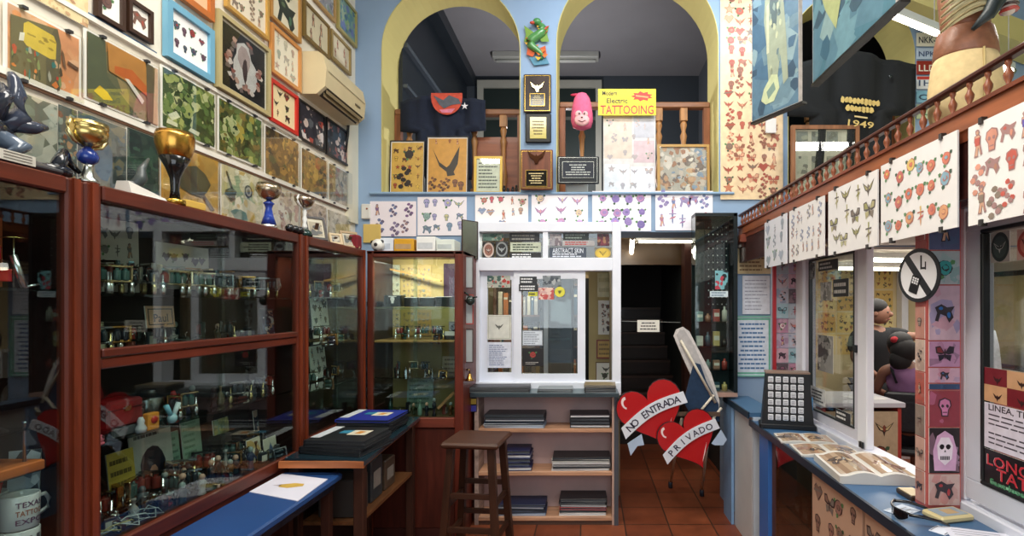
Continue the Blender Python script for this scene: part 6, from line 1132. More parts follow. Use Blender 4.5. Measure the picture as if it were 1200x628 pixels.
# ---- rear cabinet contents
for i, (a, c, hh) in enumerate(((433, 452, .04), (453, 473, .085), (476, 492, .07), (494, 512, .07), (513, 532, .075))):
    xa, xb = XY(a, 0, 3.78)[0], XY(c, 0, 3.78)[0]; t = thing('black_box', ['flat black box at the end of the upper cabinet shelf', 'black box with a white skull emblem in the rear cabinet', 'plain black box next to the skull emblem box', 'plain black box third along in the rear cabinet', 'plain black box nearest the serving window in the rear cabinet'][i], 'box', ((xa+xb)/2, 3.78, 1.641))
    b = MB(); b.box(-(xb-xa)/2, (xb-xa)/2, -.05, .05, 0, hh, '#101618', 'satin', .004); b.build('carton', t); b = MB(); b.box(-(xb-xa)/2-.001, (xb-xa)/2+.001, -.052, .052, hh*.72, hh*.76, '#2a3234', 'satin'); b.build('lid_seam', t)
    if i == 1: b = MB(); motif(b, 0, .045, .028, -.0515, random.Random(2), ['#e0e0dc'], 'skull', '#e0e0dc'); rect(b, -.03, .03, .072, .078, -.0525, '#e0e0dc'); b.build('emblem', t)
for i in range(10): put_machine((-1.42+i*.042, 3.75+rng.uniform(-.03, .03), 1.401), 'tattoo machine in the row on the wooden shelf of the rear cabinet', 'machines in the rear cabinet', i % 3 == 0)
for i in range(7): put_machine((-1.45+i*.05, 3.78+rng.uniform(-.03, .03), 1.139), 'dark tattoo machine on the lower glass shelf of the rear cabinet', 'machines in the rear cabinet low', i % 2 == 0)
t = thing('label_printer', 'dark device with white card standing before a speaker dial in the rear cabinet', 'device', (-1.0, 3.78, 1.401)); b = MB(); b.box(-.065, .065, -.04, .04, 0, .05, '#1c2428', 'satin', .006); b.build('body', t)
b = MB(); b.box(-.05, .045, -.045, -.02, .03, .06, '#e0e0e0', 'paper'); b.build('paper', t); b = MB(); b.box(-.04, .05, .02, .035, .03, .13, '#8c8880', 'satin', .004); b.lathe([(.03, 0), (.028, .004), (.012, .006)], n=16, col='#30363a', mt='satin'); o_ = b.v[-48:]; b.v[-48:] = [(v[0]+.005, .019-v[2], .085+v[1]) for v in o_]; b.build('speaker', t)
for i, (px, lab) in enumerate(((443, 'first'), (460, 'second'), (478, 'third'), (497, 'fourth'))):
    cx_, _ = XY(px, 0, 4.03); picture('flash_sheet', 'yellowed flash sheet on the cabinet back wall, %s from the corner, upper tier' % lab, 'flash sheet', (cx_, 4.036, 1.83), 0, .11, .28, A_grid(3, 6, ['#8c7c5c', '#7c8c90', '#a08860'], None, '#6c5c44', s=.014), seed=px, paper=['#c8b884', '#b8b8a0', '#c0a870', '#b89c60'][i], thick=.003)
    picture('flash_sheet', 'yellowed flash sheet on the cabinet back wall, %s from the corner, middle tier' % lab, 'flash sheet', (cx_, 4.036, 1.515), 0, .11, .2, A_grid(3, 4, ['#8c7c5c', '#a08860'], None, '#6c5c44', s=.014), seed=px+1, paper=['#c8b07c', '#c4a468', '#b89858', '#b88c48'][i], thick=.003)
b = MB(); b.box(-1.14, -.96, 4.02, 4.038, 1.66, 1.98, '#3c2a3c', 'cloth'); b.build('dark_cloth', label='dark plum cloth hanging at the back of the rear cabinet', cat='cloth')
b = MB(); b.bar((-1.53, 3.95, 1.93), (-1.14, 3.95, 1.84), .012, .03, '#b88c4c', 'woodx'); b.build('slanted_batten', label='slanted pale wooden batten behind the black boxes', cat='batten')
b = MB(); b.bar((-1.10, 3.74, .90), (-.98, 3.74, 1.02), .02, .03, '#a87c50', 'woodx'); b.build('wooden_tool', label='pale wooden tool handle leaning low in the rear cabinet', cat='tool')
for i in range(9): figur(rng.choice([0, 1, 2, 3]), (-1.45+i*.055, 3.75+rng.uniform(-.05, .05), .851), rng.choice(FC+['#7c9c8c', '#a8b8b0']), rng.uniform(.08, .16), 'small object on the bottom of the rear cabinet', 'ornament', 'small objects in the rear cabinet')
card('booklet', 'grey green booklet leaning in the rear cabinet bottom', 'booklet', 3.95, .86, .2, .24, A_text('#8ca090', '#5c7060', 6), X=-1.30, rz=0, seed=61); card('booklet', 'cream book lying upright above the wooden tool', 'booklet', 3.92, 1.139, .2, .12, A_text('#b8a888', '#7c6c54', 3), X=-1.02, rz=0, seed=62)

# ================================================================== PORTFOLIOS, FOLDERS, SHEETS
def folder(name, label, cat, loc, w_, d_, h, col, rz, group, page='#d4d4d0', mt='satin', lab=None):
    t = thing(name, label, cat, loc, rz, group)
    b = MB(); b.box(-w_/2, w_/2, -d_/2, d_/2, h*.80, h, col, mt, .002); b.box(-w_/2, w_/2, -d_/2, d_/2, 0, h*.2, col, mt, .002); b.box(-w_/2, -w_/2+.006, -d_/2, d_/2, h*.2, h*.8, col, mt); b.build('cover', t)
    b = MB(); b.box(-w_/2+.006, w_/2-.006, -d_/2+.006, d_/2-.006, h*.2, h*.8, page, 'paper'); b.build('pages', t)
    if lab: b = MB(); lab(b, w_, d_, h); b.build('cover_label', t)
    return t
def lab1(b, w_, d_, h):
    b.add([(-w_*.5, -d_*.32, h+.001), (-w_*.5+.055, -d_*.32, h+.001), (-w_*.5+.055, d_*.5, h+.001), (-w_*.5, d_*.5, h+.001)], [(0, 1, 2, 3)], '#c8ccd0', 'print')
    b.add([(.0, -d_*.1, h+.001), (w_*.32, -d_*.1, h+.001), (w_*.32, d_*.24, h+.001), (0, d_*.24, h+.001)], [(0, 1, 2, 3)], '#d8cfb8', 'print')
    b.add([(.03, -d_*.0, h+.0016), (w_*.2, -d_*.03, h+.0016), (w_*.24, d_*.14, h+.0016), (.04, d_*.18, h+.0016)], [(0, 1, 2, 3)], '#c88434', 'print')
    b.add([(-.06, d_*.0, h+.0012), (0, 0, h+.0012), (0, d_*.24, h+.0012), (-.06, d_*.2, h+.0012)], [(0, 1, 2, 3)], '#2c7c98', 'print')
z_ = .873
for i in range(4):
    folder('portfolio', ['bottom', 'second', 'third', 'topmost'][i]+' black portfolio in the nearer stack on the side table'+(', with picture label' if i == 3 else ''), 'portfolio', (-1.315+rng.uniform(-.012, .012), 2.80, z_), .36-(i*.012), .30, .019, '#0f1216', math.radians(rng.uniform(-6, 6)-6), 'portfolios on the side table', page='#2c3034', lab=lab1 if i == 3 else None); z_ += .0195
z_ = .873
for i in range(5):
    folder('portfolio', ['bottom', 'second', 'third', 'fourth', 'topmost'][i]+(' black portfolio in the farther stack on the wooden side table' if i < 4 else ' bright blue portfolio with white strip on the farther stack'), 'portfolio', (-1.36+rng.uniform(-.008, .008), 3.24, z_), .33, .30, .017, '#0f1216' if i < 4 else '#1c2c88', math.radians(rng.uniform(-4, 4)), 'portfolios on the side table', page='#2c3034', lab=lab1 if i == 4 else None); z_ += .0175
t = thing('paper_sheet', 'white sheet with a small golden emblem on the blue bench', 'paper', (0, 0, .8005)); Q = [(-1.545, 2.33), (-1.545, 2.58), (-1.275, 2.50), (-1.262, 2.22)]
b = MB(); slab(b, Q, 0, .003, '#dcdae6', 'paper'); b.build('sheet', t); b = MB(); b.M = Matrix.Translation((-1.40, 2.41, .0038)); b.add([(-.05, -.02, 0), (0, -.035, 0), (.06, -.01, 0), (.05, .02, 0), (0, .03, 0), (-.06, .01, 0)], [(0, 1, 2, 3, 4, 5)], '#d0ac50', 'print')
b.add([(-.09, -.0, 0), (-.05, -.012, 0), (-.05, .012, 0)], [(0, 1, 2)], '#b0a8b0', 'print'); b.build('emblem', t)
def stk(px0, px1, z0, n, cols, label, group, dpt=.2, th_=.016, y=3.98):
    xa, xb = xs(px0), xs(px1); zz = z0+.001
    for i in range(n):
        c_ = cols[i % len(cols)]; folder('folder', '%s, %s' % (label, ['lowest', 'second from the bottom', 'third from the bottom', 'fourth from the bottom', 'fifth from the bottom', 'sixth from the bottom'][i] if n > 1 else 'single') , 'folder', ((xa+xb)/2+rng.uniform(-.008, .008), y-.01+rng.uniform(-.006, .006), zz), xb-xa-.01, dpt, th_, c_, rng.uniform(-.04, .04), group, page='#dcdee0' if i % 3 == 0 else '#4c5258'); zz += th_+.0008
G1 = 'folders in the shelving unit'
stk(566, 638, .725, 6, ['#9cb0c8', '#b8bcc0', '#1c3858', '#24384c', '#1c2028', '#30363c'], 'thin folder in the wide pile on the top shelf', G1, y=3.97); stk(667, 716, .725, 4, ['#10141c', '#161a24'], 'black folder in the pile on the top shelf by the corridor', G1, th_=.024)
stk(590, 622, .40, 5, ['#16204c', '#1c2858'], 'navy album in the middle shelf pile by the stool', G1, th_=.03); stk(646, 716, .40, 6, ['#d0ccc8', '#2c2c30', '#c8c4c4', '#c0bcb8', '#b8b4ac', '#16181c'], 'folder in the pale pile on the middle shelf', G1, th_=.016)
stk(578, 640, .06, 5, ['#8ca4c0', '#1c2c50', '#18243c', '#1c2848', '#1c2848'], 'navy folder in the pile on the bottom shelf', G1); stk(655, 712, .06, 6, ['#d8d4d0', '#14161a', '#a02028', '#16181c', '#202228', '#1c1c20'], 'folder in the mixed pile on the bottom shelf', G1, th_=.02)
for (a, c, n, lab, c_, ww) in ((550, 622, 3, 'black portfolio on the worktop below the sliding window', '#16181a', .26), (630, 672, 2, 'clear grey sleeve on the worktop', '#6c7478', .2), (684, 722, 4, 'black booklet in the pile at the worktop end by the corridor', '#1c1c1c', .2)):
    xa, xb = XY(a, 0, 3.88)[0], XY(c, 0, 3.88)[0]; zz = 1.001
    for i in range(n): folder('portfolio', '%s, %s' % (lab, ['lowest', 'second up', 'third up', 'topmost'][i]), 'portfolio', ((xa+xb)/2, 3.885+rng.uniform(-.003, .003), zz), xb-xa-.01, .17, .014, c_ if not (n == 4 and i == 3) else '#8c7c5c', rng.uniform(-.05, .05), 'portfolios on the worktop', page='#888c8c'); zz += .0148
# ---- odds between rear cabinet and window
for (y0, y1, c_, lab) in ((300, 338, '#8c9898', 'narrow framed mirror strip hanging highest beside the rear cabinet'), (345, 380, '#9c4038', 'narrow red framed plate hanging beside the rear cabinet'), (385, 425, '#b0b8b8', 'narrow silver framed strip hanging lowest beside the rear cabinet')):
    (xa, za), (xb, zb) = XY(541, y0, 3.7), XY(549, y1, 3.7); t = thing('mirror_strip', lab, 'frame', ((xa+xb)/2+.03, 3.7, (za+zb)/2)); b = MB(); b.ring(.065, za-zb, .008, -.01, 0, '#4c3430' if c_ != '#9c4038' else c_, 'satin'); b.build('frame', t); b = MB(); b.box(-.025, .025, -.006, -.002, -(za-zb)/2+.008, (za-zb)/2-.008, '#a8b0b0', 'satin'); b.build('plate', t)
    b = MB(); b.tube([(0, 0, (za-zb)/2), (-.0, .02, (za-zb)/2+.02), (-.03, .02, (za-zb)/2+.02)], .002, '#888', 'metal', 6) if False else b.tube([(-.03, -.004, 0), (-.058, -.004, 0)], .003, '#7c7c78', 'metal', 6); b.build('hook', t)
(xa, za) = XY(549, 352, 3.62); b = MB(); b.ell((0, 0, 0), (.032, .03, .036), '#24302c', 'gloss'); b.tube([(0, 0, .02), (-.03, 0, .05), (-.05, 0, .06)], .006, '#2c3834', 'metal'); b.tube([(.02, -.01, .02), (.05, -.02, .025)], .005, '#3c4c48', 'metal'); b.tube([(-.02, 0, -.02), (-.035, 0, .0), (-.045, .03, 0)], .006, '#2c3834', 'metal'); b.build('horn_lamp', loc=(xa+.01, 3.64, za), label='small dark green metal lamp sticking out beside the rear cabinet', cat='lamp')
(xa, za) = XY(548, 447, 3.62); b = MB(); b.lathe([(.008, .05), (.014, .04), (.02, .015), (.034, 0), (.03, -.004)], n=14, col='#b8904c', mt='metal'); b.tube([(0, 0, .05), (0, .0, .075), (-.035, .02, .075)], .005, '#8c6c34', 'metal'); b.build('brass_bell', loc=(xa, 3.68, za), label='little brass bell on the side of the rear cabinet', cat='bell')
t = thing('tilted_mirror', 'small tilted glass pane in a thin dark frame above the rear cabinet end', 'mirror', (XY(548, 0, 3.9)[0], 3.96, XY(0, 300, 3.9)[1]), rot=(0, 0, math.radians(50))); b = MB(); b.ring(.15, .3, .006, -.01, 0, '#3c2c28', 'satin', 0, .13); b.build('frame', t); b = MB(); b.box(-.069, .069, -.007, -.003, -.014, .274, '#b4b8b8', 'metal'); b.build('pane', t)
# ---- small yellow label by the shelf top and things below the bench
b = MB(); b.box(0, .06, 0, .004, 0, .11, '#1c1a18', 'satin'); rect(b, .004, .056, .006, .05, -.001, '#3c3c98'); rect(b, .004, .056, .06, .1, -.001, '#c8a83c'); b.build('sticker_card', loc=(xs(562)-.08, YS-.004, .85), label='black card with yellow and violet stickers behind the stool', cat='card')
for k, yy in enumerate((2.2, 2.35, 2.47)):
    b = MB(); b.M = Matrix.Rotation(math.radians(12), 4, 'Y'); b.ring(.02, .5, .004, -.03, .03, '#5c6068', 'satin', 0, .26); b.build('stored_picture', loc=(-1.36-.02*k, yy, .005), label='thin grey frame stored upright under the blue bench', cat='frame', group='frames stored under the bench')
for k, (yy, hh) in enumerate(((2.8, .2), (3.0, .24), (3.2, .18))): b = MB(); b.box(-.1, .1, -.08, .08, 0, hh, ['#3c3834', '#2c3438', '#4c4034'][k], 'satin', .006); b.box(.1, .1012, -.05, .05, hh*.3, hh*.7, '#8c8880', 'print'); b.build('storage_box', loc=(-1.34, yy, .521), label=['brown storage box on the lower shelf, nearest the bench', 'taller slate storage box in the middle of the lower table shelf', 'low dark tan storage box at the far end of the lower shelf'][k], cat='box', group='boxes on the lower table shelf')
# ================================================================== HANGING CANVASES, MEZZANINE, SHELF FIGURE
def canvas(label, p0, p1, zb, h, art, seed):
    (xa, ya), (xb, yb) = p0, p1; w_ = math.hypot(xb-xa, yb-ya); rz = math.atan2(yb-ya, xb-xa)
    t = thing('hanging_canvas', label, 'painting', ((xa+xb)/2, (ya+yb)/2, zb+h/2), rz); rng = random.Random(seed)
    b = MB(); b.box(-w_/2, w_/2, -.02, .012, -h/2, h/2, '#c0b8b4', 'cloth'); art(b, w_*.985, h*.99, -.0206, rng); b.build('painted_canvas', t)
    b = MB(); b.box(-w_/2-.01, w_/2+.03, -.024, .016, -h/2-.014, -h/2, '#22201f', 'wood'); b.build('bottom_batten', t)
    for s in (-1, 1): b = MB(); b.tube([(s*w_*.4, 0, h/2), (s*w_*.4, 0, 4.39-zb-h/2)], .003, '#3c3c3c', 'satin', 6); b.build('hanging_cord', t)
def cv1(b, w_, h, y, rng):
    scene_art(b, w_, h, y, rng, '#5c7c90', ['#4c6c84', '#7c98a4', '#3c5468', '#6c8894', '#8ca4a8'], 40, .3)
    S = lambda P: [(u*w_, v*h) for u, v in P]
    b.face2(S([(-.1, .5), (.12, .5), (.2, .3), (.26, .0), (.3, -.3), (.2, -.33), (.14, -.1), (.08, -.25), (-.02, -.3), (-.12, -.25), (-.16, 0), (-.22, .2), (-.2, .35)]), y-.002, '#a0a890')
    b.face2(S([(-.04, .46), (.06, .46), (.1, .3), (.05, .12), (-.05, .12), (-.1, .3)]), y-.0024, '#5c6c6c'); b.face2(S([(-.16, .3), (-.11, .32), (-.1, -.05), (-.16, -.05)]), y-.0026, '#c8c8a8')
    b.face2(S([(-.22, -.3), (-.05, -.22), (.08, -.24), (.12, -.34), (.0, -.42), (-.18, -.42), (-.28, -.38)]), y-.0028, '#c4cca0'); b.face2(S([(-.16, -.33), (0, -.28), (.04, -.34), (-.12, -.39)]), y-.0032, '#7c9488')
    for i in range(14): b.face2(blobpts(rng.uniform(-.1, .14)*w_, rng.uniform(-.2, .28)*h, .03*w_, .03*h, rng, 6, .4), y-.0034, rng.choice(['#6c8084', '#c0c4a0', '#8c9c90']))
def cv2(b, w_, h, y, rng):
    scene_art(b, w_, h, y, rng, '#4c7888', ['#587f90', '#3c6478', '#6c94a0', '#8ca8a8', '#3c5868'], 40, .3)
    S = lambda P: [(u*w_, v*h) for u, v in P]
    b.face2(S([(-.42, .5), (.1, .5), (.3, .2), (.2, -.1), (.05, -.2), (-.05, -.05), (-.15, -.3), (-.3, -.1), (-.4, .1)]), y-.002, '#b0b880'); b.face2(S([(-.3, .5), (0, .5), (.08, .25), (-.05, .05), (-.2, .2)]), y-.0024, '#c8cc98')
    for i in range(26): b.face2(blobpts(rng.uniform(-.35, .2)*w_, rng.uniform(-.2, .48)*h, .05*w_, .03*h, rng, 6, .4), y-.0026-i*.00002, rng.choice(['#8ca888', '#d0d0a0', '#6c9ca0', '#e0dcb0', '#5c7c6c']))
canvas('blue grey canvas of a pale skeletal mermaid hanging before the third arch', (1.13, 3.50), (1.31, 3.16), 2.90, .9, cv1, 3)
canvas('larger blue and yellow figure canvas hanging over the gallery rail', (1.20, 2.70), (1.21, 1.98), 2.82, .75, cv2, 4)
# framed picture sheet behind the rail and black shirt
(xa, za), (xb, zb) = XY(926, 148, 3.98), XY(1005, 272, 3.98)
def exg(b, w_, h, y, rng):
    rect(b, -w_/2, w_/2, -h/2, h/2, y, '#b8b4a0')
    for i in range(4):
        for j in range(4): scene_art(b, w_*.19, h*.18, y-.001, rng, rng.choice(['#8c8c7c', '#a8a894', '#7c8078', '#c8c4b0']), ['#6c6c60', '#9c9c88', '#5c5c54', '#b8b8a0'], 7, .35, cx=(-.375+.25*i)*w_, cz=(-.36+.25*j)*h)
picture('framed_print', 'brown framed sheet of many small grey photographs behind the gallery rail', 'print', ((xa+xb)/2, 3.98, (za+zb)/2), 0, xb-xa, za-zb, exg, frame=(.03, .03, '#8c5c3c', 'wood'), glass=True, seed=91)
xa, za = XY(1000, 60, 4.0)
bs = shirt('banner_shirt', 'huge black T-shirt with gold lettering hung in the third arch', (xa-.02, 4.02, za+.0), .98, 1.05, '#0c0f11', 0, .12)
b = MB(); b.M = Matrix.Translation((.05, -.075, -.50)); [b.face2(blobpts(u, .085-u*.12, .019, .026, rng, 6, .2), 0, '#d0b46c') for u in [-.14+.03*i for i in range(10)]]; [b.face2(blobpts(u, .025-u*.12, .019, .025, rng, 6, .2), -.001, '#d0b46c') for u in [-.1+.03*i for i in range(7)]]; b.face2([(-.05, -.022), (.05, -.036), (.05, -.048), (-.05, -.034)], -.001, '#d8c088'); b.text('1949', .07, 0, -.088, 0, '#d0b46c', wid=.2, rot=-.12); b.build('gold_lettering', bs)
b = MB(); b.ell((0, 0, 0), (.015, .01, .015), '#20262a', 'gloss'); b.build('hook', bs, (.28, -.07, -.22))
b = MB(); (xa, za), (xb, zb) = XY(897, 139, 4.07), XY(909, 156, 4.07); b.box(xa, xb, 4.06, 4.075, zb, za, '#e4e0dc', 'paper'); b.build('small_card', label='small white card pinned to the scroll beside the mermaid canvas', cat='card')
# dried plant trinkets at far end of the shelf
t = thing('dried_plant', 'small dusty dried plant ornament at the far end of the gallery rail', 'plant', (1.30, 3.75, 2.20))
b = MB()
for i in range(26): a = rng.uniform(0, 6.28); r = rng.uniform(.02, .09); b.tube([(0, 0, .0), (r*.4*math.cos(a), r*.4*math.sin(a), .12), (r*math.cos(a), r*math.sin(a), rng.uniform(.18, .26))], [.003, .003, .008], rng.choice(['#6c6848', '#8c8054', '#5c5440']), 'matte', 5)
b.build('stems', t)
# license plates
def plate(label, z1, z0, txt, bg, fg, band=None, seed=0, x0=2.615, x1=2.87):
    t = thing('license_plate', label, 'license plate', ((x0+x1)/2, 4.09, (z0+z1)/2), 0, 'licence plates in the column'); W_, H_ = x1-x0, z1-z0
    b = MB(); b.box(-W_/2, W_/2, -.004, 0, -H_/2+.003, H_/2-.003, bg, 'satin', .004)
    if band: rect(b, -W_/2+.004, W_/2-.004, H_*.22, H_/2-.006, -.0045, band)
    b.build('plate', t)
    b = MB(); b.text(txt, H_*.62, 0, -.004, -.0055, fg, wid=W_*.86); b.build('plate_characters', t)
zz = lambda py: XY(0, py, 4.09)[1]
plate('white licence plate ending in ZYZ, topmost in the column', zz(-8), zz(15), 'ZYZ', '#dcdcd8', '#3c5c9c', '#9cb4d0')
plate('white and orange licence plate behind the lit tube', zz(16), zz(36), 'IIII', '#e0d8d0', '#b8602c')
plate('cream licence plate reading NKK-86L', zz(38), zz(55), 'NKK-86L', '#dcd8c4', '#242c38')
plate('pale blue licence plate reading NPK-23', zz(56), zz(70), 'NPK-23', '#b4c4d8', '#3c5078')
plate('dark red licence plate reading LLD49', zz(71), zz(88), 'LLD49', '#8c2820', '#e0d8c8')
plate('white licence plate reading 1HP B', zz(89), zz(105), '1HPB', '#d8dce0', '#3c4c6c', '#b83830')
plate('blue licence plate low in the column', zz(106), zz(121), 'OC6', '#7cb0c8', '#24405c')
plate('green lettered licence plate at the bottom of the column', zz(122), zz(140), 'C8', '#a8b894', '#3c6c48')
# lamps and sloping beam in the upper room
tube_lamp('long lit fluorescent tube crossing beside the licence plates', (1.78, 3.05, 3.39), (2.25, 3.28, 3.385), .018, power=0, group='lit tubes over the gallery', wires=1)
tube_lamp('lit fluorescent tube showing behind the figure near the gallery rail', (2.62, 3.47, 3.33), (3.05, 3.68, 3.33), .02, power=0, group='lit tubes over the gallery', wires=1)
for px in (0,): area('gallery_tube_light', (2.3, 2.6, 3.3), (0, 0, 0), .8, .3, 10, (1, .97, .9))
b = MB(); b.bar((2.2, 3.75, 3.95), (3.9, 4.05, 3.55), .16, .2, '#c8bc7c', 'plaster'); struct('trim_8', b)
# statue seen from behind
sx, sy = 1.345, 1.83
sf = thing('native_figure', 'carved figure in tan trousers with feather headdress and black braid, standing on the rail shelf', 'figure', (sx, sy, 2.201), math.radians(-8), rot=None)
b = MB(); b.lathe([(.085, 0), (.092, .012), (.085, .03)], n=18, col='#4c3a28', mt='satin', sy=.8)
for i in range(18): a = i*.7; b.ell((.075*math.cos(a), .06*math.sin(a), .04), (.016, .016, .014), ['#7c5c3c', '#a89468', '#5c2c24', '#8c8c5c'][i % 4], 'satin', 8, 5)
b.build('base', sf)
b = MB(); b.lathe([(.07, .03), (.100, .07), (.116, .14), (.118, .22), (.108, .30), (.092, .355)], n=26, col='#d0b888', mt='cloth', sy=.82); b.build('trousers', sf)
b = MB(); b.tube([(.0, -.097, .04), (.008, -.100, .18), (.012, -.088, .33)], .004, '#a08c5c', 'matte', 6); b.tube([(-.07, -.07, .07), (-.05, -.082, .1), (-.01, -.096, .075)], .005, '#b09c68', 'matte', 6); b.build('seam', sf)
b = MB(); b.lathe([(.096, .325), (.103, .335), (.098, .38), (.088, .425), (.08, .43)], n=26, col='#8c5c44', mt='leather', sy=.82); b.build('waist_band', sf)
b = MB(); b.lathe([(.078, .42), (.08, .46), (.088, .55), (.08, .61), (.04, .64), (.025, .66)], n=22, col='#94644a', mt='leather', sy=.7); b.build('torso', sf)
b = MB(); b.tube([(.075, -.06, .68), (.07, -.085, .58), (.05, -.10, .5), (.015, -.105, .43), (-.03, -.10, .385)], [.02, .026, .026, .02, .007], '#1c2629', 'hair', 10); b.tube([(.09, -.06, .66), (.085, -.08, .56), (.06, -.10, .48), (.03, -.10, .42)], [.016, .02, .016, .005], '#28343a', 'hair', 8); b.build('braid', sf)
b = MB(); b.tube([(.095, -.03, .66), (.108, -.05, .58), (.106, -.06, .50), (.098, -.07, .45)], [.028, .028, .024, .018], '#d8ccc0', 'cloth', 12); b.build('arm', sf)
b = MB()
for k in range(7): b.lathe([(.0265, 0), (.029, .004), (.0265, .008)], .107-.001*k, -.056-.002*k, .56-.018*k, 12, ['#b84840', '#e8e4dc', '#4c3c38'][k % 3], 'gloss')
b.build('beaded_cuff', sf)
for k in range(12):
    a = k/11; z0 = .47+.24*a; L = []; U = []
    for i in range(7):
        t_ = i/6; xx = .05-.175*t_; zz_ = z0-.075*t_*t_*(1.25-a*.6)+.01*t_; wd = .016*math.sin(PI*min(.97, t_*.8+.12)); yy = -.088-.012*math.sin(PI*t_)-.0012*k; U.append((xx, yy, zz_+wd)); L.append((xx, yy+.003, zz_-wd))
    b = MB(); b.add(U+L[::-1], [tuple(range(14))], ['#d8cca0', '#c4b68c', '#e0d8b4'][k % 3], 'cloth'); b.tube([((u[0]+l[0])/2, u[1]-.002, (u[2]+l[2])/2) for u, l in zip(U, L)], .002, '#8c7c54', 'matte', 5); o = b.build('feather', sf); mm = o.modifiers.new('s', 'SOLIDIFY'); mm.thickness = .0015
b = MB(); b.ell((0.02, -.01, .71), (.045, .05, .058), '#2a201c', 'hair', 14, 9); b.build('head', sf)

# ================================================================== ON THE COUNTER
cs = thing('card_dispenser', 'tapered black counter rack filled with rows of white cards', 'display rack', (1.245, 3.22, .881), math.radians(-14))
b = MB(); b.prism([(-.155, 0), (.155, 0), (.125, .345), (-.125, .345)], -.04, .06, '#101114', 'satin'); b.box(-.165, .165, -.055, .07, 0, .03, '#0c0d10', 'satin', .004); b.build('rack_body', cs)
b = MB(); b.box(-.13, .13, -.045, .065, .345, .355, '#8c7464', 'satin'); b.build('top_lid', cs)
for r in range(6):
    for c_ in range(5): b = MB(); u = -.1+c_*.044+.0; v = .055+r*.047; b.box(u-.016, u+.016, -.052, -.041, v, v+.036, '#d4d6dc', 'paper', .003); [rect(b, u-.010, u+.009, v+.006+k*.009, v+.009+k*.009, -.0525, '#5c5c68') for k in range(3)]; b.build('card', cs)
b = MB(); b.box(.128, .150, -.02, .02, .12, .2, '#5ca0d8', 'print'); b.build('side_label', cs)
def magazine(label, loc, w_, d_, rz, pages, seed, n=1, thick=.012):
    t = thing('magazine', label, 'magazine', loc, rz, 'open picture albums on the counter'); rng = random.Random(seed); b = MB()
    for s in (-1, 1):
        vs = []; m_ = 8
        for i in range(m_+1):
            u = i/m_; z1 = thick*(1+.8*math.sin(PI*min(1, u*1.25))*.6) - .002*u
            vs += [(s*u*w_/2, -d_/2, z1), (s*u*w_/2, d_/2, z1), (s*u*w_/2, -d_/2, 0), (s*u*w_/2, d_/2, 0)]
        fs = []
        for i in range(m_): a = i*4; fs += [(a, a+4, a+5, a+1), (a+2, a+6, a+4, a), (a+1, a+5, a+7, a+3), (a+3, a+7, a+6, a+2)]
        fs.append((m_*4, m_*4+1, m_*4+3, m_*4+2)); b.add(vs, fs, '#d0ccc4', 'paper')
    b.build('page_block', t)
    b = MB()
    for s in (-1, 1):
        for j in range(pages):
            u0, u1 = .08, .92; v0 = -d_/2+d_*(j+.08)/pages; v1 = -d_/2+d_*(j+.92)/pages; zc = lambda u: thick*(1+.8*math.sin(PI*min(1, u*1.25))*.6)-.002*u+.0012
            c_ = rng.choice(['#b09478', '#a08468', '#8c7c68', '#c0a888'])
            for i in range(6):
                ua = u0+(u1-u0)*i/6; ub = u0+(u1-u0)*(i+1)/6; b.add([(s*ua*w_/2, v0, zc(ua)), (s*ub*w_/2, v0, zc(ub)), (s*ub*w_/2, v1, zc(ub)), (s*ua*w_/2, v1, zc(ua))], [(0, 1, 2, 3)], mixc(c_, rng.choice(['#d8c4a8', '#6c5c50', '#b07858']), rng.uniform(.1, .5)), 'gloss')
            for q in range(4): cu = rng.uniform(.25, .75); P = blobpts(s*cu*w_/2, (v0+v1)/2+rng.uniform(-.2, .2)*(v1-v0), .04, .03, rng, 7); b.add([(p[0], p[1], zc(abs(p[0])*2/w_)+.0006) for p in P], [tuple(range(len(P)))], rng.choice(['#7c5c48', '#d0b898', '#94705c', '#5c5048']), 'gloss')
    b.build('photo_pages', t); return t
magazine('smaller open photo album nearest the card rack', (1.235, 2.93, .881), .30, .20, math.radians(-8), 1, 1)
magazine('second open photo album lying beyond the thick one on the counter', (1.245, 2.69, .881), .31, .22, math.radians(-6), 1, 2)
magazine('thick open photo album of clear sleeves in the middle of the counter', (1.27, 2.36, .881), .34, .34, math.radians(-6), 1, 3, thick=.035)
b = MB(); b.box(-.035, .035, -.05, .05, 0, .02, '#3a2c20', 'satin', .003); b.box(-.03, .03, -.045, .045, .02, .022, '#b8a478', 'print'); b.build('matchbox', loc=(1.30, 2.06, .881), label='dark cream topped matchbox at the foot of the photo pillar', cat='box')
t = thing('tobacco_tin', 'cream tray with a small blue picture before the photo pillar', 'tray', (1.30, 1.855, .881), math.radians(12)); b = MB(); b.box(-.07, .07, -.045, .045, 0, .022, '#c8b888', 'satin', .006); b.build('tray', t); b = MB(); b.box(-.055, .055, -.032, .032, .0215, .0235, '#8c9ca8', 'print'); b.box(-.02, .03, -.02, .02, .0235, .024, '#b89c74', 'print'); b.build('picture', t)
def papr(label, loc, w_, d_, rz, c_, n, seed, name='paper_slip', cat='paper'):
    b = MB(); b.box(-w_/2, w_/2, -d_/2, d_/2, 0, .0015, c_, 'paper'); rng = random.Random(seed)
    for i in range(n):
        v = d_*.42-d_*.84*i/max(1, n-1); l = rng.uniform(.5, .84)*w_; b.add([(-w_*.42, v-.0016, .002), (-w_*.42+l, v-.0016, .002), (-w_*.42+l, v+.0016, .002), (-w_*.42, v+.0016, .002)], [(0, 1, 2, 3)], '#6c6c78', 'print')
    b.build(name, loc=loc, rz=rz, label=label, cat=cat)
papr('white paper slip beneath the sunglasses', (1.175, 1.92, .881), .12, .07, .5, '#c8d4e4', 4, 1); papr('white paper slip in front of the sunglasses', (1.205, 1.75, .881), .07, .05, .6, '#dfe4f0', 2, 2)
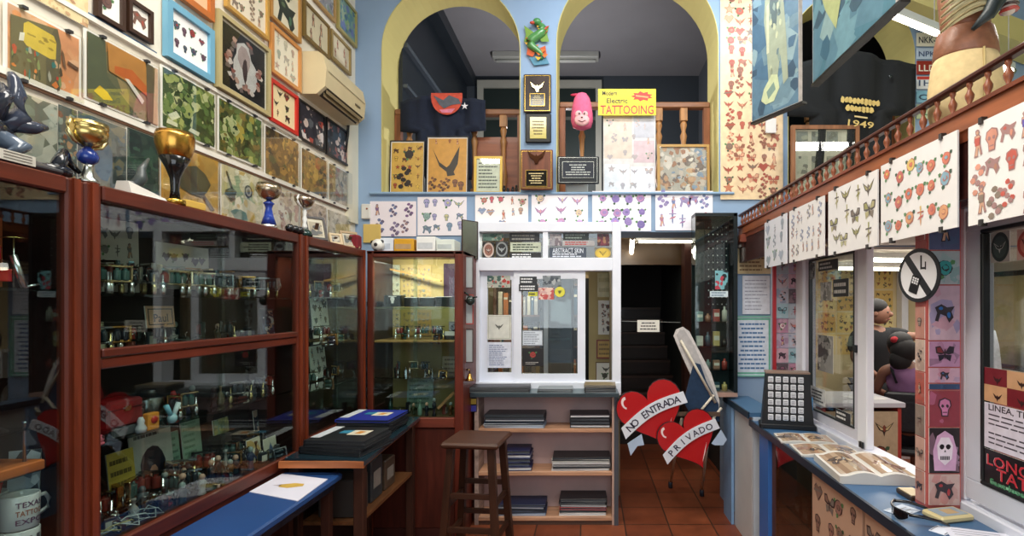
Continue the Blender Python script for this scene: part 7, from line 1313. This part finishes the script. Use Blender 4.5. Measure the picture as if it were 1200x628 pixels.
papr('printed white newspaper page spread across the counter end', (1.30, 1.62, .8815), .24, .26, math.radians(-20), '#dcdce8', 12, 3, 'newspaper', 'newspaper'); papr('printed page overlapping the newspaper at the picture edge', (1.25, 1.36, .8835), .3, .26, math.radians(-8), '#e0e0e8', 12, 4, 'newspaper', 'newspaper')
sg = thing('sunglasses', 'wraparound black sunglasses lying on the counter', 'sunglasses', (1.135, 1.86, .883), math.radians(-102))
b = MB()
fr_ = [(-.068+.136*i/16, -.022*math.sin(PI*i/16)*1.3, .03) for i in range(17)]
b.tube([(x_, y_, .038) for x_, y_, z__ in fr_], .004, '#0c0c0e', 'gloss', 8); b.build('frame', sg)
for s in (-1, 1):
    b = MB(); vs = []; 
    for i in range(7): u = s*(.010+.056*i/6); yy = -.022*math.sin(PI*(u+.068)/.136)*1.3; vs += [(u, yy, .040), (u, yy, .004+.006*(i/6-.4)**2*8)]
    b.add(vs, [(i*2, i*2+2, i*2+3, i*2+1) for i in range(6)], '#0e1014', 'gloss'); o = b.build('lens', sg); mm = o.modifiers.new('s', 'SOLIDIFY'); mm.thickness = .002
    b = MB(); b.tube([(s*.068, 0, .034), (s*.072, .05, .03), (s*.066, .1, .018), (s*.06, .13, .004)], [.006, .006, .005, .003], '#101012', 'gloss', 8); b.build('temple', sg)
b = MB(); b.M = Matrix.Translation((1.13, 2.0, 0)); b.box(0, .001, 0, .001, .8815, .882, '#1c1c1c') ; 
b = MB(); b.tube([(1.27, 3.03, .884), (1.30, 3.06, .886), (1.35, 3.02, .885)], .004, '#1c1c20', 'gloss', 6); b.build('pen', label='black pen by the open albums near the window sill', cat='pen')
# under counter items
for k in range(4): b = MB(); b.box(-.05, .05, -.04, .04, 0, [.12, .2, .15, .1][k], ['#22282c', '#2c3438', '#343a3c', '#1c2024'][k], 'satin', .004); b.box(-.0512, -.05, -.025, .025, .03, .07, '#8c9090', 'print'); b.build('stored_box', loc=(1.25, 2.62+k*.11, .436), label='dark box on the glazed shelf under the counter', cat='box', group='boxes under the counter')

# ================================================================== WORK ROOM SEEN THROUGH THE WINDOWS
mat('skinF', .55, fixed='#8f6450'); mat('blackF', .85, fixed='#15161a'); mat('purpleF', .85, fixed='#7c5478', noise=.15); mat('hairF', .7, fixed='#140f0e'); mat('skirtF', .85, fixed='#1a1620'); mat('khakiF', .85, fixed='#c8b89c')
def skin(name, parent, pts, edges, radii, mt, root=0, sub=2):
    me = bpy.data.meshes.new(name); me.from_pydata(pts, edges, []); me.materials.append(MATS[mt]); o = bpy.data.objects.new(name, me); COL.objects.link(o); o.parent = parent
    md = o.modifiers.new('skin', 'SKIN'); md.use_smooth_shade = True
    for i, v in enumerate(me.skin_vertices[0].data): r = radii[i]; v.radius = (r, r) if not isinstance(r, tuple) else r; v.use_root = (i == root)
    sb = o.modifiers.new('sub', 'SUBSURF'); sb.levels = sub; sb.render_levels = sub; return o
def head(b, c, r, yaw, skin_='skinF'):
    b.M = Matrix.Translation(c) @ Matrix.Rotation(yaw, 4, 'Z')   # faces -y before yaw
    b.ell((0, 0, 0), (r*.78, r*.92, r), '#fff', skin_, 18, 12); b.ell((0, -r*.25, -r*.55), (r*.5, r*.55, r*.42), '#fff', skin_, 12, 8); b.ell((0, -r*.95, -r*.12), (r*.13, r*.2, r*.22), '#fff', skin_, 8, 6)
    for s in (-1, 1): b.ell((s*r*.78, .02*r, -r*.05), (r*.1, r*.2, r*.26), '#fff', skin_, 8, 6); b.ell((s*r*.3, -r*.82, r*.08), (r*.13, r*.08, r*.07), '#201814', 'gloss', 8, 5)
    b.ell((0, -r*.82, -r*.52), (r*.24, r*.1, r*.07), '#8c4c44', 'skin', 8, 5)
def hand(name, parent, c, d, up, mt='skinF', s=1.0):   # palm + five separate fingers from wrist c along d
    d = Vector(d).normalized(); up = Vector(up).normalized(); sd = d.cross(up).normalized(); c = Vector(c); b = MB()
    b.tube([c-d*.01, c+d*.03*s, c+d*.075*s, c+d*.085*s], [.024*s, .032*s, .034*s, .026*s], '#fff', mt, 10)
    for k, (o_, l) in enumerate(((-.027, .062), (-.009, .074), (.009, .07), (.026, .056))):
        p = c+d*.08*s+sd*o_*s; b.tube([p, p+d*l*.5*s-up*.008*s, p+d*l*.85*s-up*.03*s, p+d*l*s-up*.045*s], [.009*s, .0085*s, .008*s, .006*s], '#fff', mt, 8)
    p = c+d*.03*s-sd*.026*s; b.tube([p, p+d*.025*s-sd*.025*s-up*.01*s, p+d*.05*s-sd*.03*s-up*.03*s], [.011*s, .01*s, .007*s], '#fff', mt, 8)
    return b.build(name, parent)
# man in black reaching across
PX, PY = 2.72, 4.9
mn = thing('person', 'person in black shirt and black hair standing with one arm reaching sideways', 'person', (PX, PY, 0))
B = [(0, 0, .88), (0, 0, 1.05), (.0, -.02, 1.25), (.01, -.03, 1.38), (.02, -.05, 1.47), (-.16, 0, 1.36), (-.22, -.08, 1.14), (-.08, -.22, 1.0), (.17, -.02, 1.37), (.30, -.16, 1.36), (.46, -.20, 1.39), (-.10, 0, .84), (-.11, 0, .46), (-.11, .02, .08), (-.11, -.12, .04), (.10, 0, .84), (.11, .0, .46), (.12, .02, .08), (.12, -.12, .04)]
E = [(0, 1), (1, 2), (2, 3), (3, 4), (3, 5), (5, 6), (6, 7), (3, 8), (8, 9), (9, 10), (0, 11), (11, 12), (12, 13), (13, 14), (0, 15), (15, 16), (16, 17), (17, 18)]
skin('body', mn, B, E, [.12, .11, .12, .07, .05, .055, .042, .03, .055, .042, .03, .085, .055, .04, .03, .085, .055, .04, .03], 'skinF')
skin('shirt', mn, [(0, 0, .82), (0, 0, 1.05), (0, -.02, 1.25), (.005, -.03, 1.36), (-.165, 0, 1.365), (-.215, -.07, 1.2), (.175, -.02, 1.375), (.27, -.13, 1.365)], [(0, 1), (1, 2), (2, 3), (3, 4), (4, 5), (3, 6), (6, 7)], [(.17, .12), (.155, .125), (.165, .13), (.10, .08), .078, .065, .078, .062], 'blackF')
skin('trousers', mn, [(0, 0, .9), (-.1, 0, .84), (-.11, 0, .46), (-.11, .02, .1), (.1, 0, .84), (.11, 0, .46), (.12, .02, .1)], [(0, 1), (1, 2), (2, 3), (0, 4), (4, 5), (5, 6)], [.13, .11, .08, .065, .11, .08, .065], 'blackF')
b = MB(); head(b, (.02, -.07, 1.58), .105, math.radians(40)); b.build('head', mn); b = MB(); b.ell((.0, -.045, 1.635), (.102, .115, .085), '#fff', 'hairF', 16, 10); b.ell((-.035, -.0, 1.585), (.092, .098, .10), '#fff', 'hairF', 14, 9); b.build('hair', mn)
hand('hand', mn, (.46, -.20, 1.39), (1, -.2, -.05), (0, 0, 1)); hand('hand', mn, (-.08, -.22, 1.0), (.7, -.7, -.1), (0, 0, 1))
# seated woman
wn = thing('person', 'seated person in a purple sleeveless top with dark hair, seen from behind', 'person', (2.70, 4.34, 0), math.radians(158))
B = [(0, 0, .60), (-.02, .02, .78), (-.01, .01, .98), (.02, -.01, 1.12), (.05, -.03, 1.20), (-.13, .02, 1.09), (-.17, -.10, .92), (-.02, -.28, .86), (.17, -.04, 1.09), (.22, -.12, .90), (.10, -.30, .84), (-.09, -.05, .58), (-.14, -.40, .58), (-.13, -.38, .16), (-.13, -.50, .08), (.09, -.05, .58), (.12, -.42, .58), (.12, -.40, .16), (.12, -.52, .08)]
skin('body', wn, B, E, [.13, .11, .11, .065, .042, .048, .038, .026, .048, .038, .026, .1, .062, .042, .03, .1, .062, .042, .03], 'skinF')
skin('purple_top', wn, [(0, 0, .66), (-.02, .02, .8), (-.01, .01, .96), (.01, 0, 1.09), (-.10, .02, 1.095), (.13, -.02, 1.095)], [(0, 1), (1, 2), (2, 3), (3, 4), (3, 5)], [(.165, .14), (.15, .14), (.165, .145), (.12, .105), .062, .062], 'purpleF')
skin('skirt', wn, [(0, 0, .64), (-.09, -.06, .6), (-.13, -.30, .6), (.09, -.06, .6), (.12, -.3, .6)], [(0, 1), (1, 2), (0, 3), (3, 4)], [.16, .13, .09, .13, .09], 'skirtF')
b = MB(); head(b, (.06, -.06, 1.305), .1, math.radians(25)); b.build('head', wn)
b = MB(); b.ell((.05, -.02, 1.33), (.10, .112, .10), '#fff', 'hairF', 16, 10); b.ell((.03, .03, 1.27), (.105, .09, .11), '#fff', 'hairF', 16, 10); b.ell((.06, .05, 1.19), (.085, .06, .09), '#fff', 'hairF', 14, 9); b.ell((.10, .05, 1.36), (.035, .035, .03), '#b02c34', 'cloth', 8, 6); b.build('hair', wn)
b = MB(); b.tube([(.09, .09, 1.0), (.12, .06, 1.1), (.12, -.04, 1.14)], .012, '#141418', 'cloth', 8); b.build('strap', wn)
hand('hand', wn, (-.02, -.28, .86), (.4, -.9, -.1), (0, 0, 1), s=.9); hand('hand', wn, (.10, -.30, .84), (-.1, -.99, -.1), (0, 0, 1), s=.9)
ch = thing('chair', 'black padded chair with chrome legs under the seated person', 'chair', (2.70, 4.33, 0), math.radians(158))
b = MB(); b.box(-.22, .22, -.24, .20, .42, .475, '#17181c', 'leather', .02); b.build('seat', ch); b = MB(); b.box(-.21, .21, .21, .25, .62, .95, '#17181c', 'leather', .02); b.build('backrest', ch)
for sx_ in (-.2, .2):
    b = MB(); b.tube([(sx_, .24, 0), (sx_, .235, .45), (sx_, .235, .9)], .012, '#b8bcc0', 'metal'); b.build('leg', ch); b = MB(); b.tube([(sx_, -.24, 0), (sx_, -.22, .43)], .012, '#b8bcc0', 'metal'); b.build('leg', ch)
# desk, wall sheets, drawers, mirror
dk = thing('work_desk', 'red sided desk with patterned front just inside the open window', 'desk', (1.93, 3.85, 0))
b = MB(); b.box(-.3, .3, -.25, .25, .93, .965, '#c8c4c8', 'satin', .004); b.build('desk_top', dk); b = MB(); b.box(-.28, -.255, -.23, .23, 0, .93, '#a83c34', 'satin'); b.box(.255, .28, -.23, .23, 0, .93, '#a83c34', 'satin'); b.box(-.28, .28, .2, .23, 0, .93, '#a83c34', 'satin'); b.build('side_panel', dk)
b = MB(); b.box(-.255, .255, -.23, -.215, .1, .9, '#b8a080', 'print'); b.M = Matrix.Translation((0, 0, .55)); grid(b, .48, .7, -.231, 3, 4, random.Random(6), ['#7c3c2c', '#5c5040', '#c0a878'], None, '#3c2c24'); b.build('patterned_front', dk)
papr('loose white papers on the red sided desk', (2.05, 3.8, .966), .25, .2, .3, '#e0dcd8', 6, 8)
k = 0
for r in range(4):
    for c_ in range(9):
        cx_ = 1.75+c_*.235; cz_ = 1.98-r*.27
        picture('flash_sheet', '%s flash sheet, %s row and %s column of the far work room wall' % (['tan', 'ochre', 'pale cream', 'mustard'][k % 4], ['top', 'second', 'third', 'bottom'][r], ['first', 'second', 'third', 'fourth', 'fifth', 'sixth', 'seventh', 'eighth', 'ninth'][c_]), 'flash sheet', (cx_, 6.295, cz_), 0, .215, .245, A_grid(3, 3, ['#a8643c', '#5c6c50', '#7c5c40', '#4c4c48'], None, '#4c3c2c', s=.026), seed=k, paper=['#d8bc74', '#d0b068', '#dcc88c', '#c8a45c'][k % 4], group='flash sheets on the far work room wall', thick=.003); k += 1
b = MB(); b.box(3.78, 3.86, 6.18, 6.29, 0, 2.1, '#dcdce0', 'satin', .004); struct('door_6', b)
du = thing('drawer_unit', 'white drawer unit behind the two people', 'drawers', (3.45, 5.7, 0)); b = MB(); b.box(-.3, .3, -.2, .2, 0, 1.15, '#c8c8c8', 'satin', .004); b.build('carcass', du)
for k in range(5): b = MB(); b.box(-.28, .28, -.215, -.2, .05+k*.22, .25+k*.22, '#dadadc', 'satin', .004); d_ = b.build('drawer', du); b = MB(); b.box(-.08, .08, -.23, -.215, .14+k*.22, .155+k*.22, '#8c8c90', 'metal'); b.build('handle', d_)
mr = thing('wall_mirror', 'black framed mirror standing at the side wall of the work room', 'mirror', (4.28, 5.3, 1.0), -PI/2); b = MB(); b.ring(.9, 1.0, .05, -.03, 0, '#18181a', 'satin', 0, .5); b.build('frame', mr); b = MB(); b.box(-.4, .4, -.012, -.008, .05, .95, '#c8d0d0', 'metal'); b.build('mirror_glass', mr)
b = MB(); b.box(4.02, 4.28, 4.6, 6.1, .0, .86, '#a8342c', 'satin', .006); b.box(4.0, 4.29, 4.58, 6.12, .86, .9, '#d8d4d0', 'satin', .004); b.build('red_cabinet', label='long red cabinet along the side wall of the work room', cat='cabinet')
t = thing('white_towel_stand', 'white draped towel on a stand seen through the near window', 'towel', (3.45, 4.45, 0)); b = MB(); b.tube([(0, 0, 0), (0, 0, 1.45)], .015, '#b8bcc0', 'metal'); b.lathe([(.16, 0), (.15, .02), (.02, .03)], n=16, col='#b8bcc0', mt='metal'); b.build('stand', t); b = MB(); b.lathe([(.12, .95), (.13, 1.1), (.11, 1.3), (.08, 1.43), (.02, 1.47)], n=16, col='#dfe6f0', mt='cloth', sy=.5); b.build('towel', t)
tube_lamp('lit fluorescent tube on the work room ceiling near the open window', (2.2, 4.2, 2.03), (3.2, 4.35, 2.03), .02, group='work room ceiling tubes')
tube_lamp('lit fluorescent tube on the work room ceiling toward the far wall', (2.5, 5.2, 2.03), (3.6, 5.35, 2.03), .02, group='work room ceiling tubes')
# unlit fixtures upstairs
t = thing('ceiling_fixture', 'long unlit fluorescent fitting on the upstairs ceiling behind the pillar of plaques', 'lamp', (-.52, 6.2, 4.63)); b = MB(); b.box(-.64, .64, -.07, .07, 0, .07, '#a8a8a0', 'satin', .006); b.build('fixture_body', t); b = MB(); b.tube([(-.6, 0, -.02), (.6, 0, -.02)], .02, '#d0d0c8', 'gloss'); b.build('tube', t)
# ceiling tubes of the front room (they light the place; above the picture)
for i, (xx, yy) in enumerate(((-.9, .9), (.3, .9), (-.9, 2.2), (.3, 2.2))):
    tube_lamp('lit fluorescent tube on the high shop ceiling, %s' % ['first by the poster wall', 'first by the counter', 'second by the poster wall', 'second by the counter'][i], (xx-.3, yy, 4.34), (xx+.6, yy, 4.34), .018, group='shop ceiling tubes')
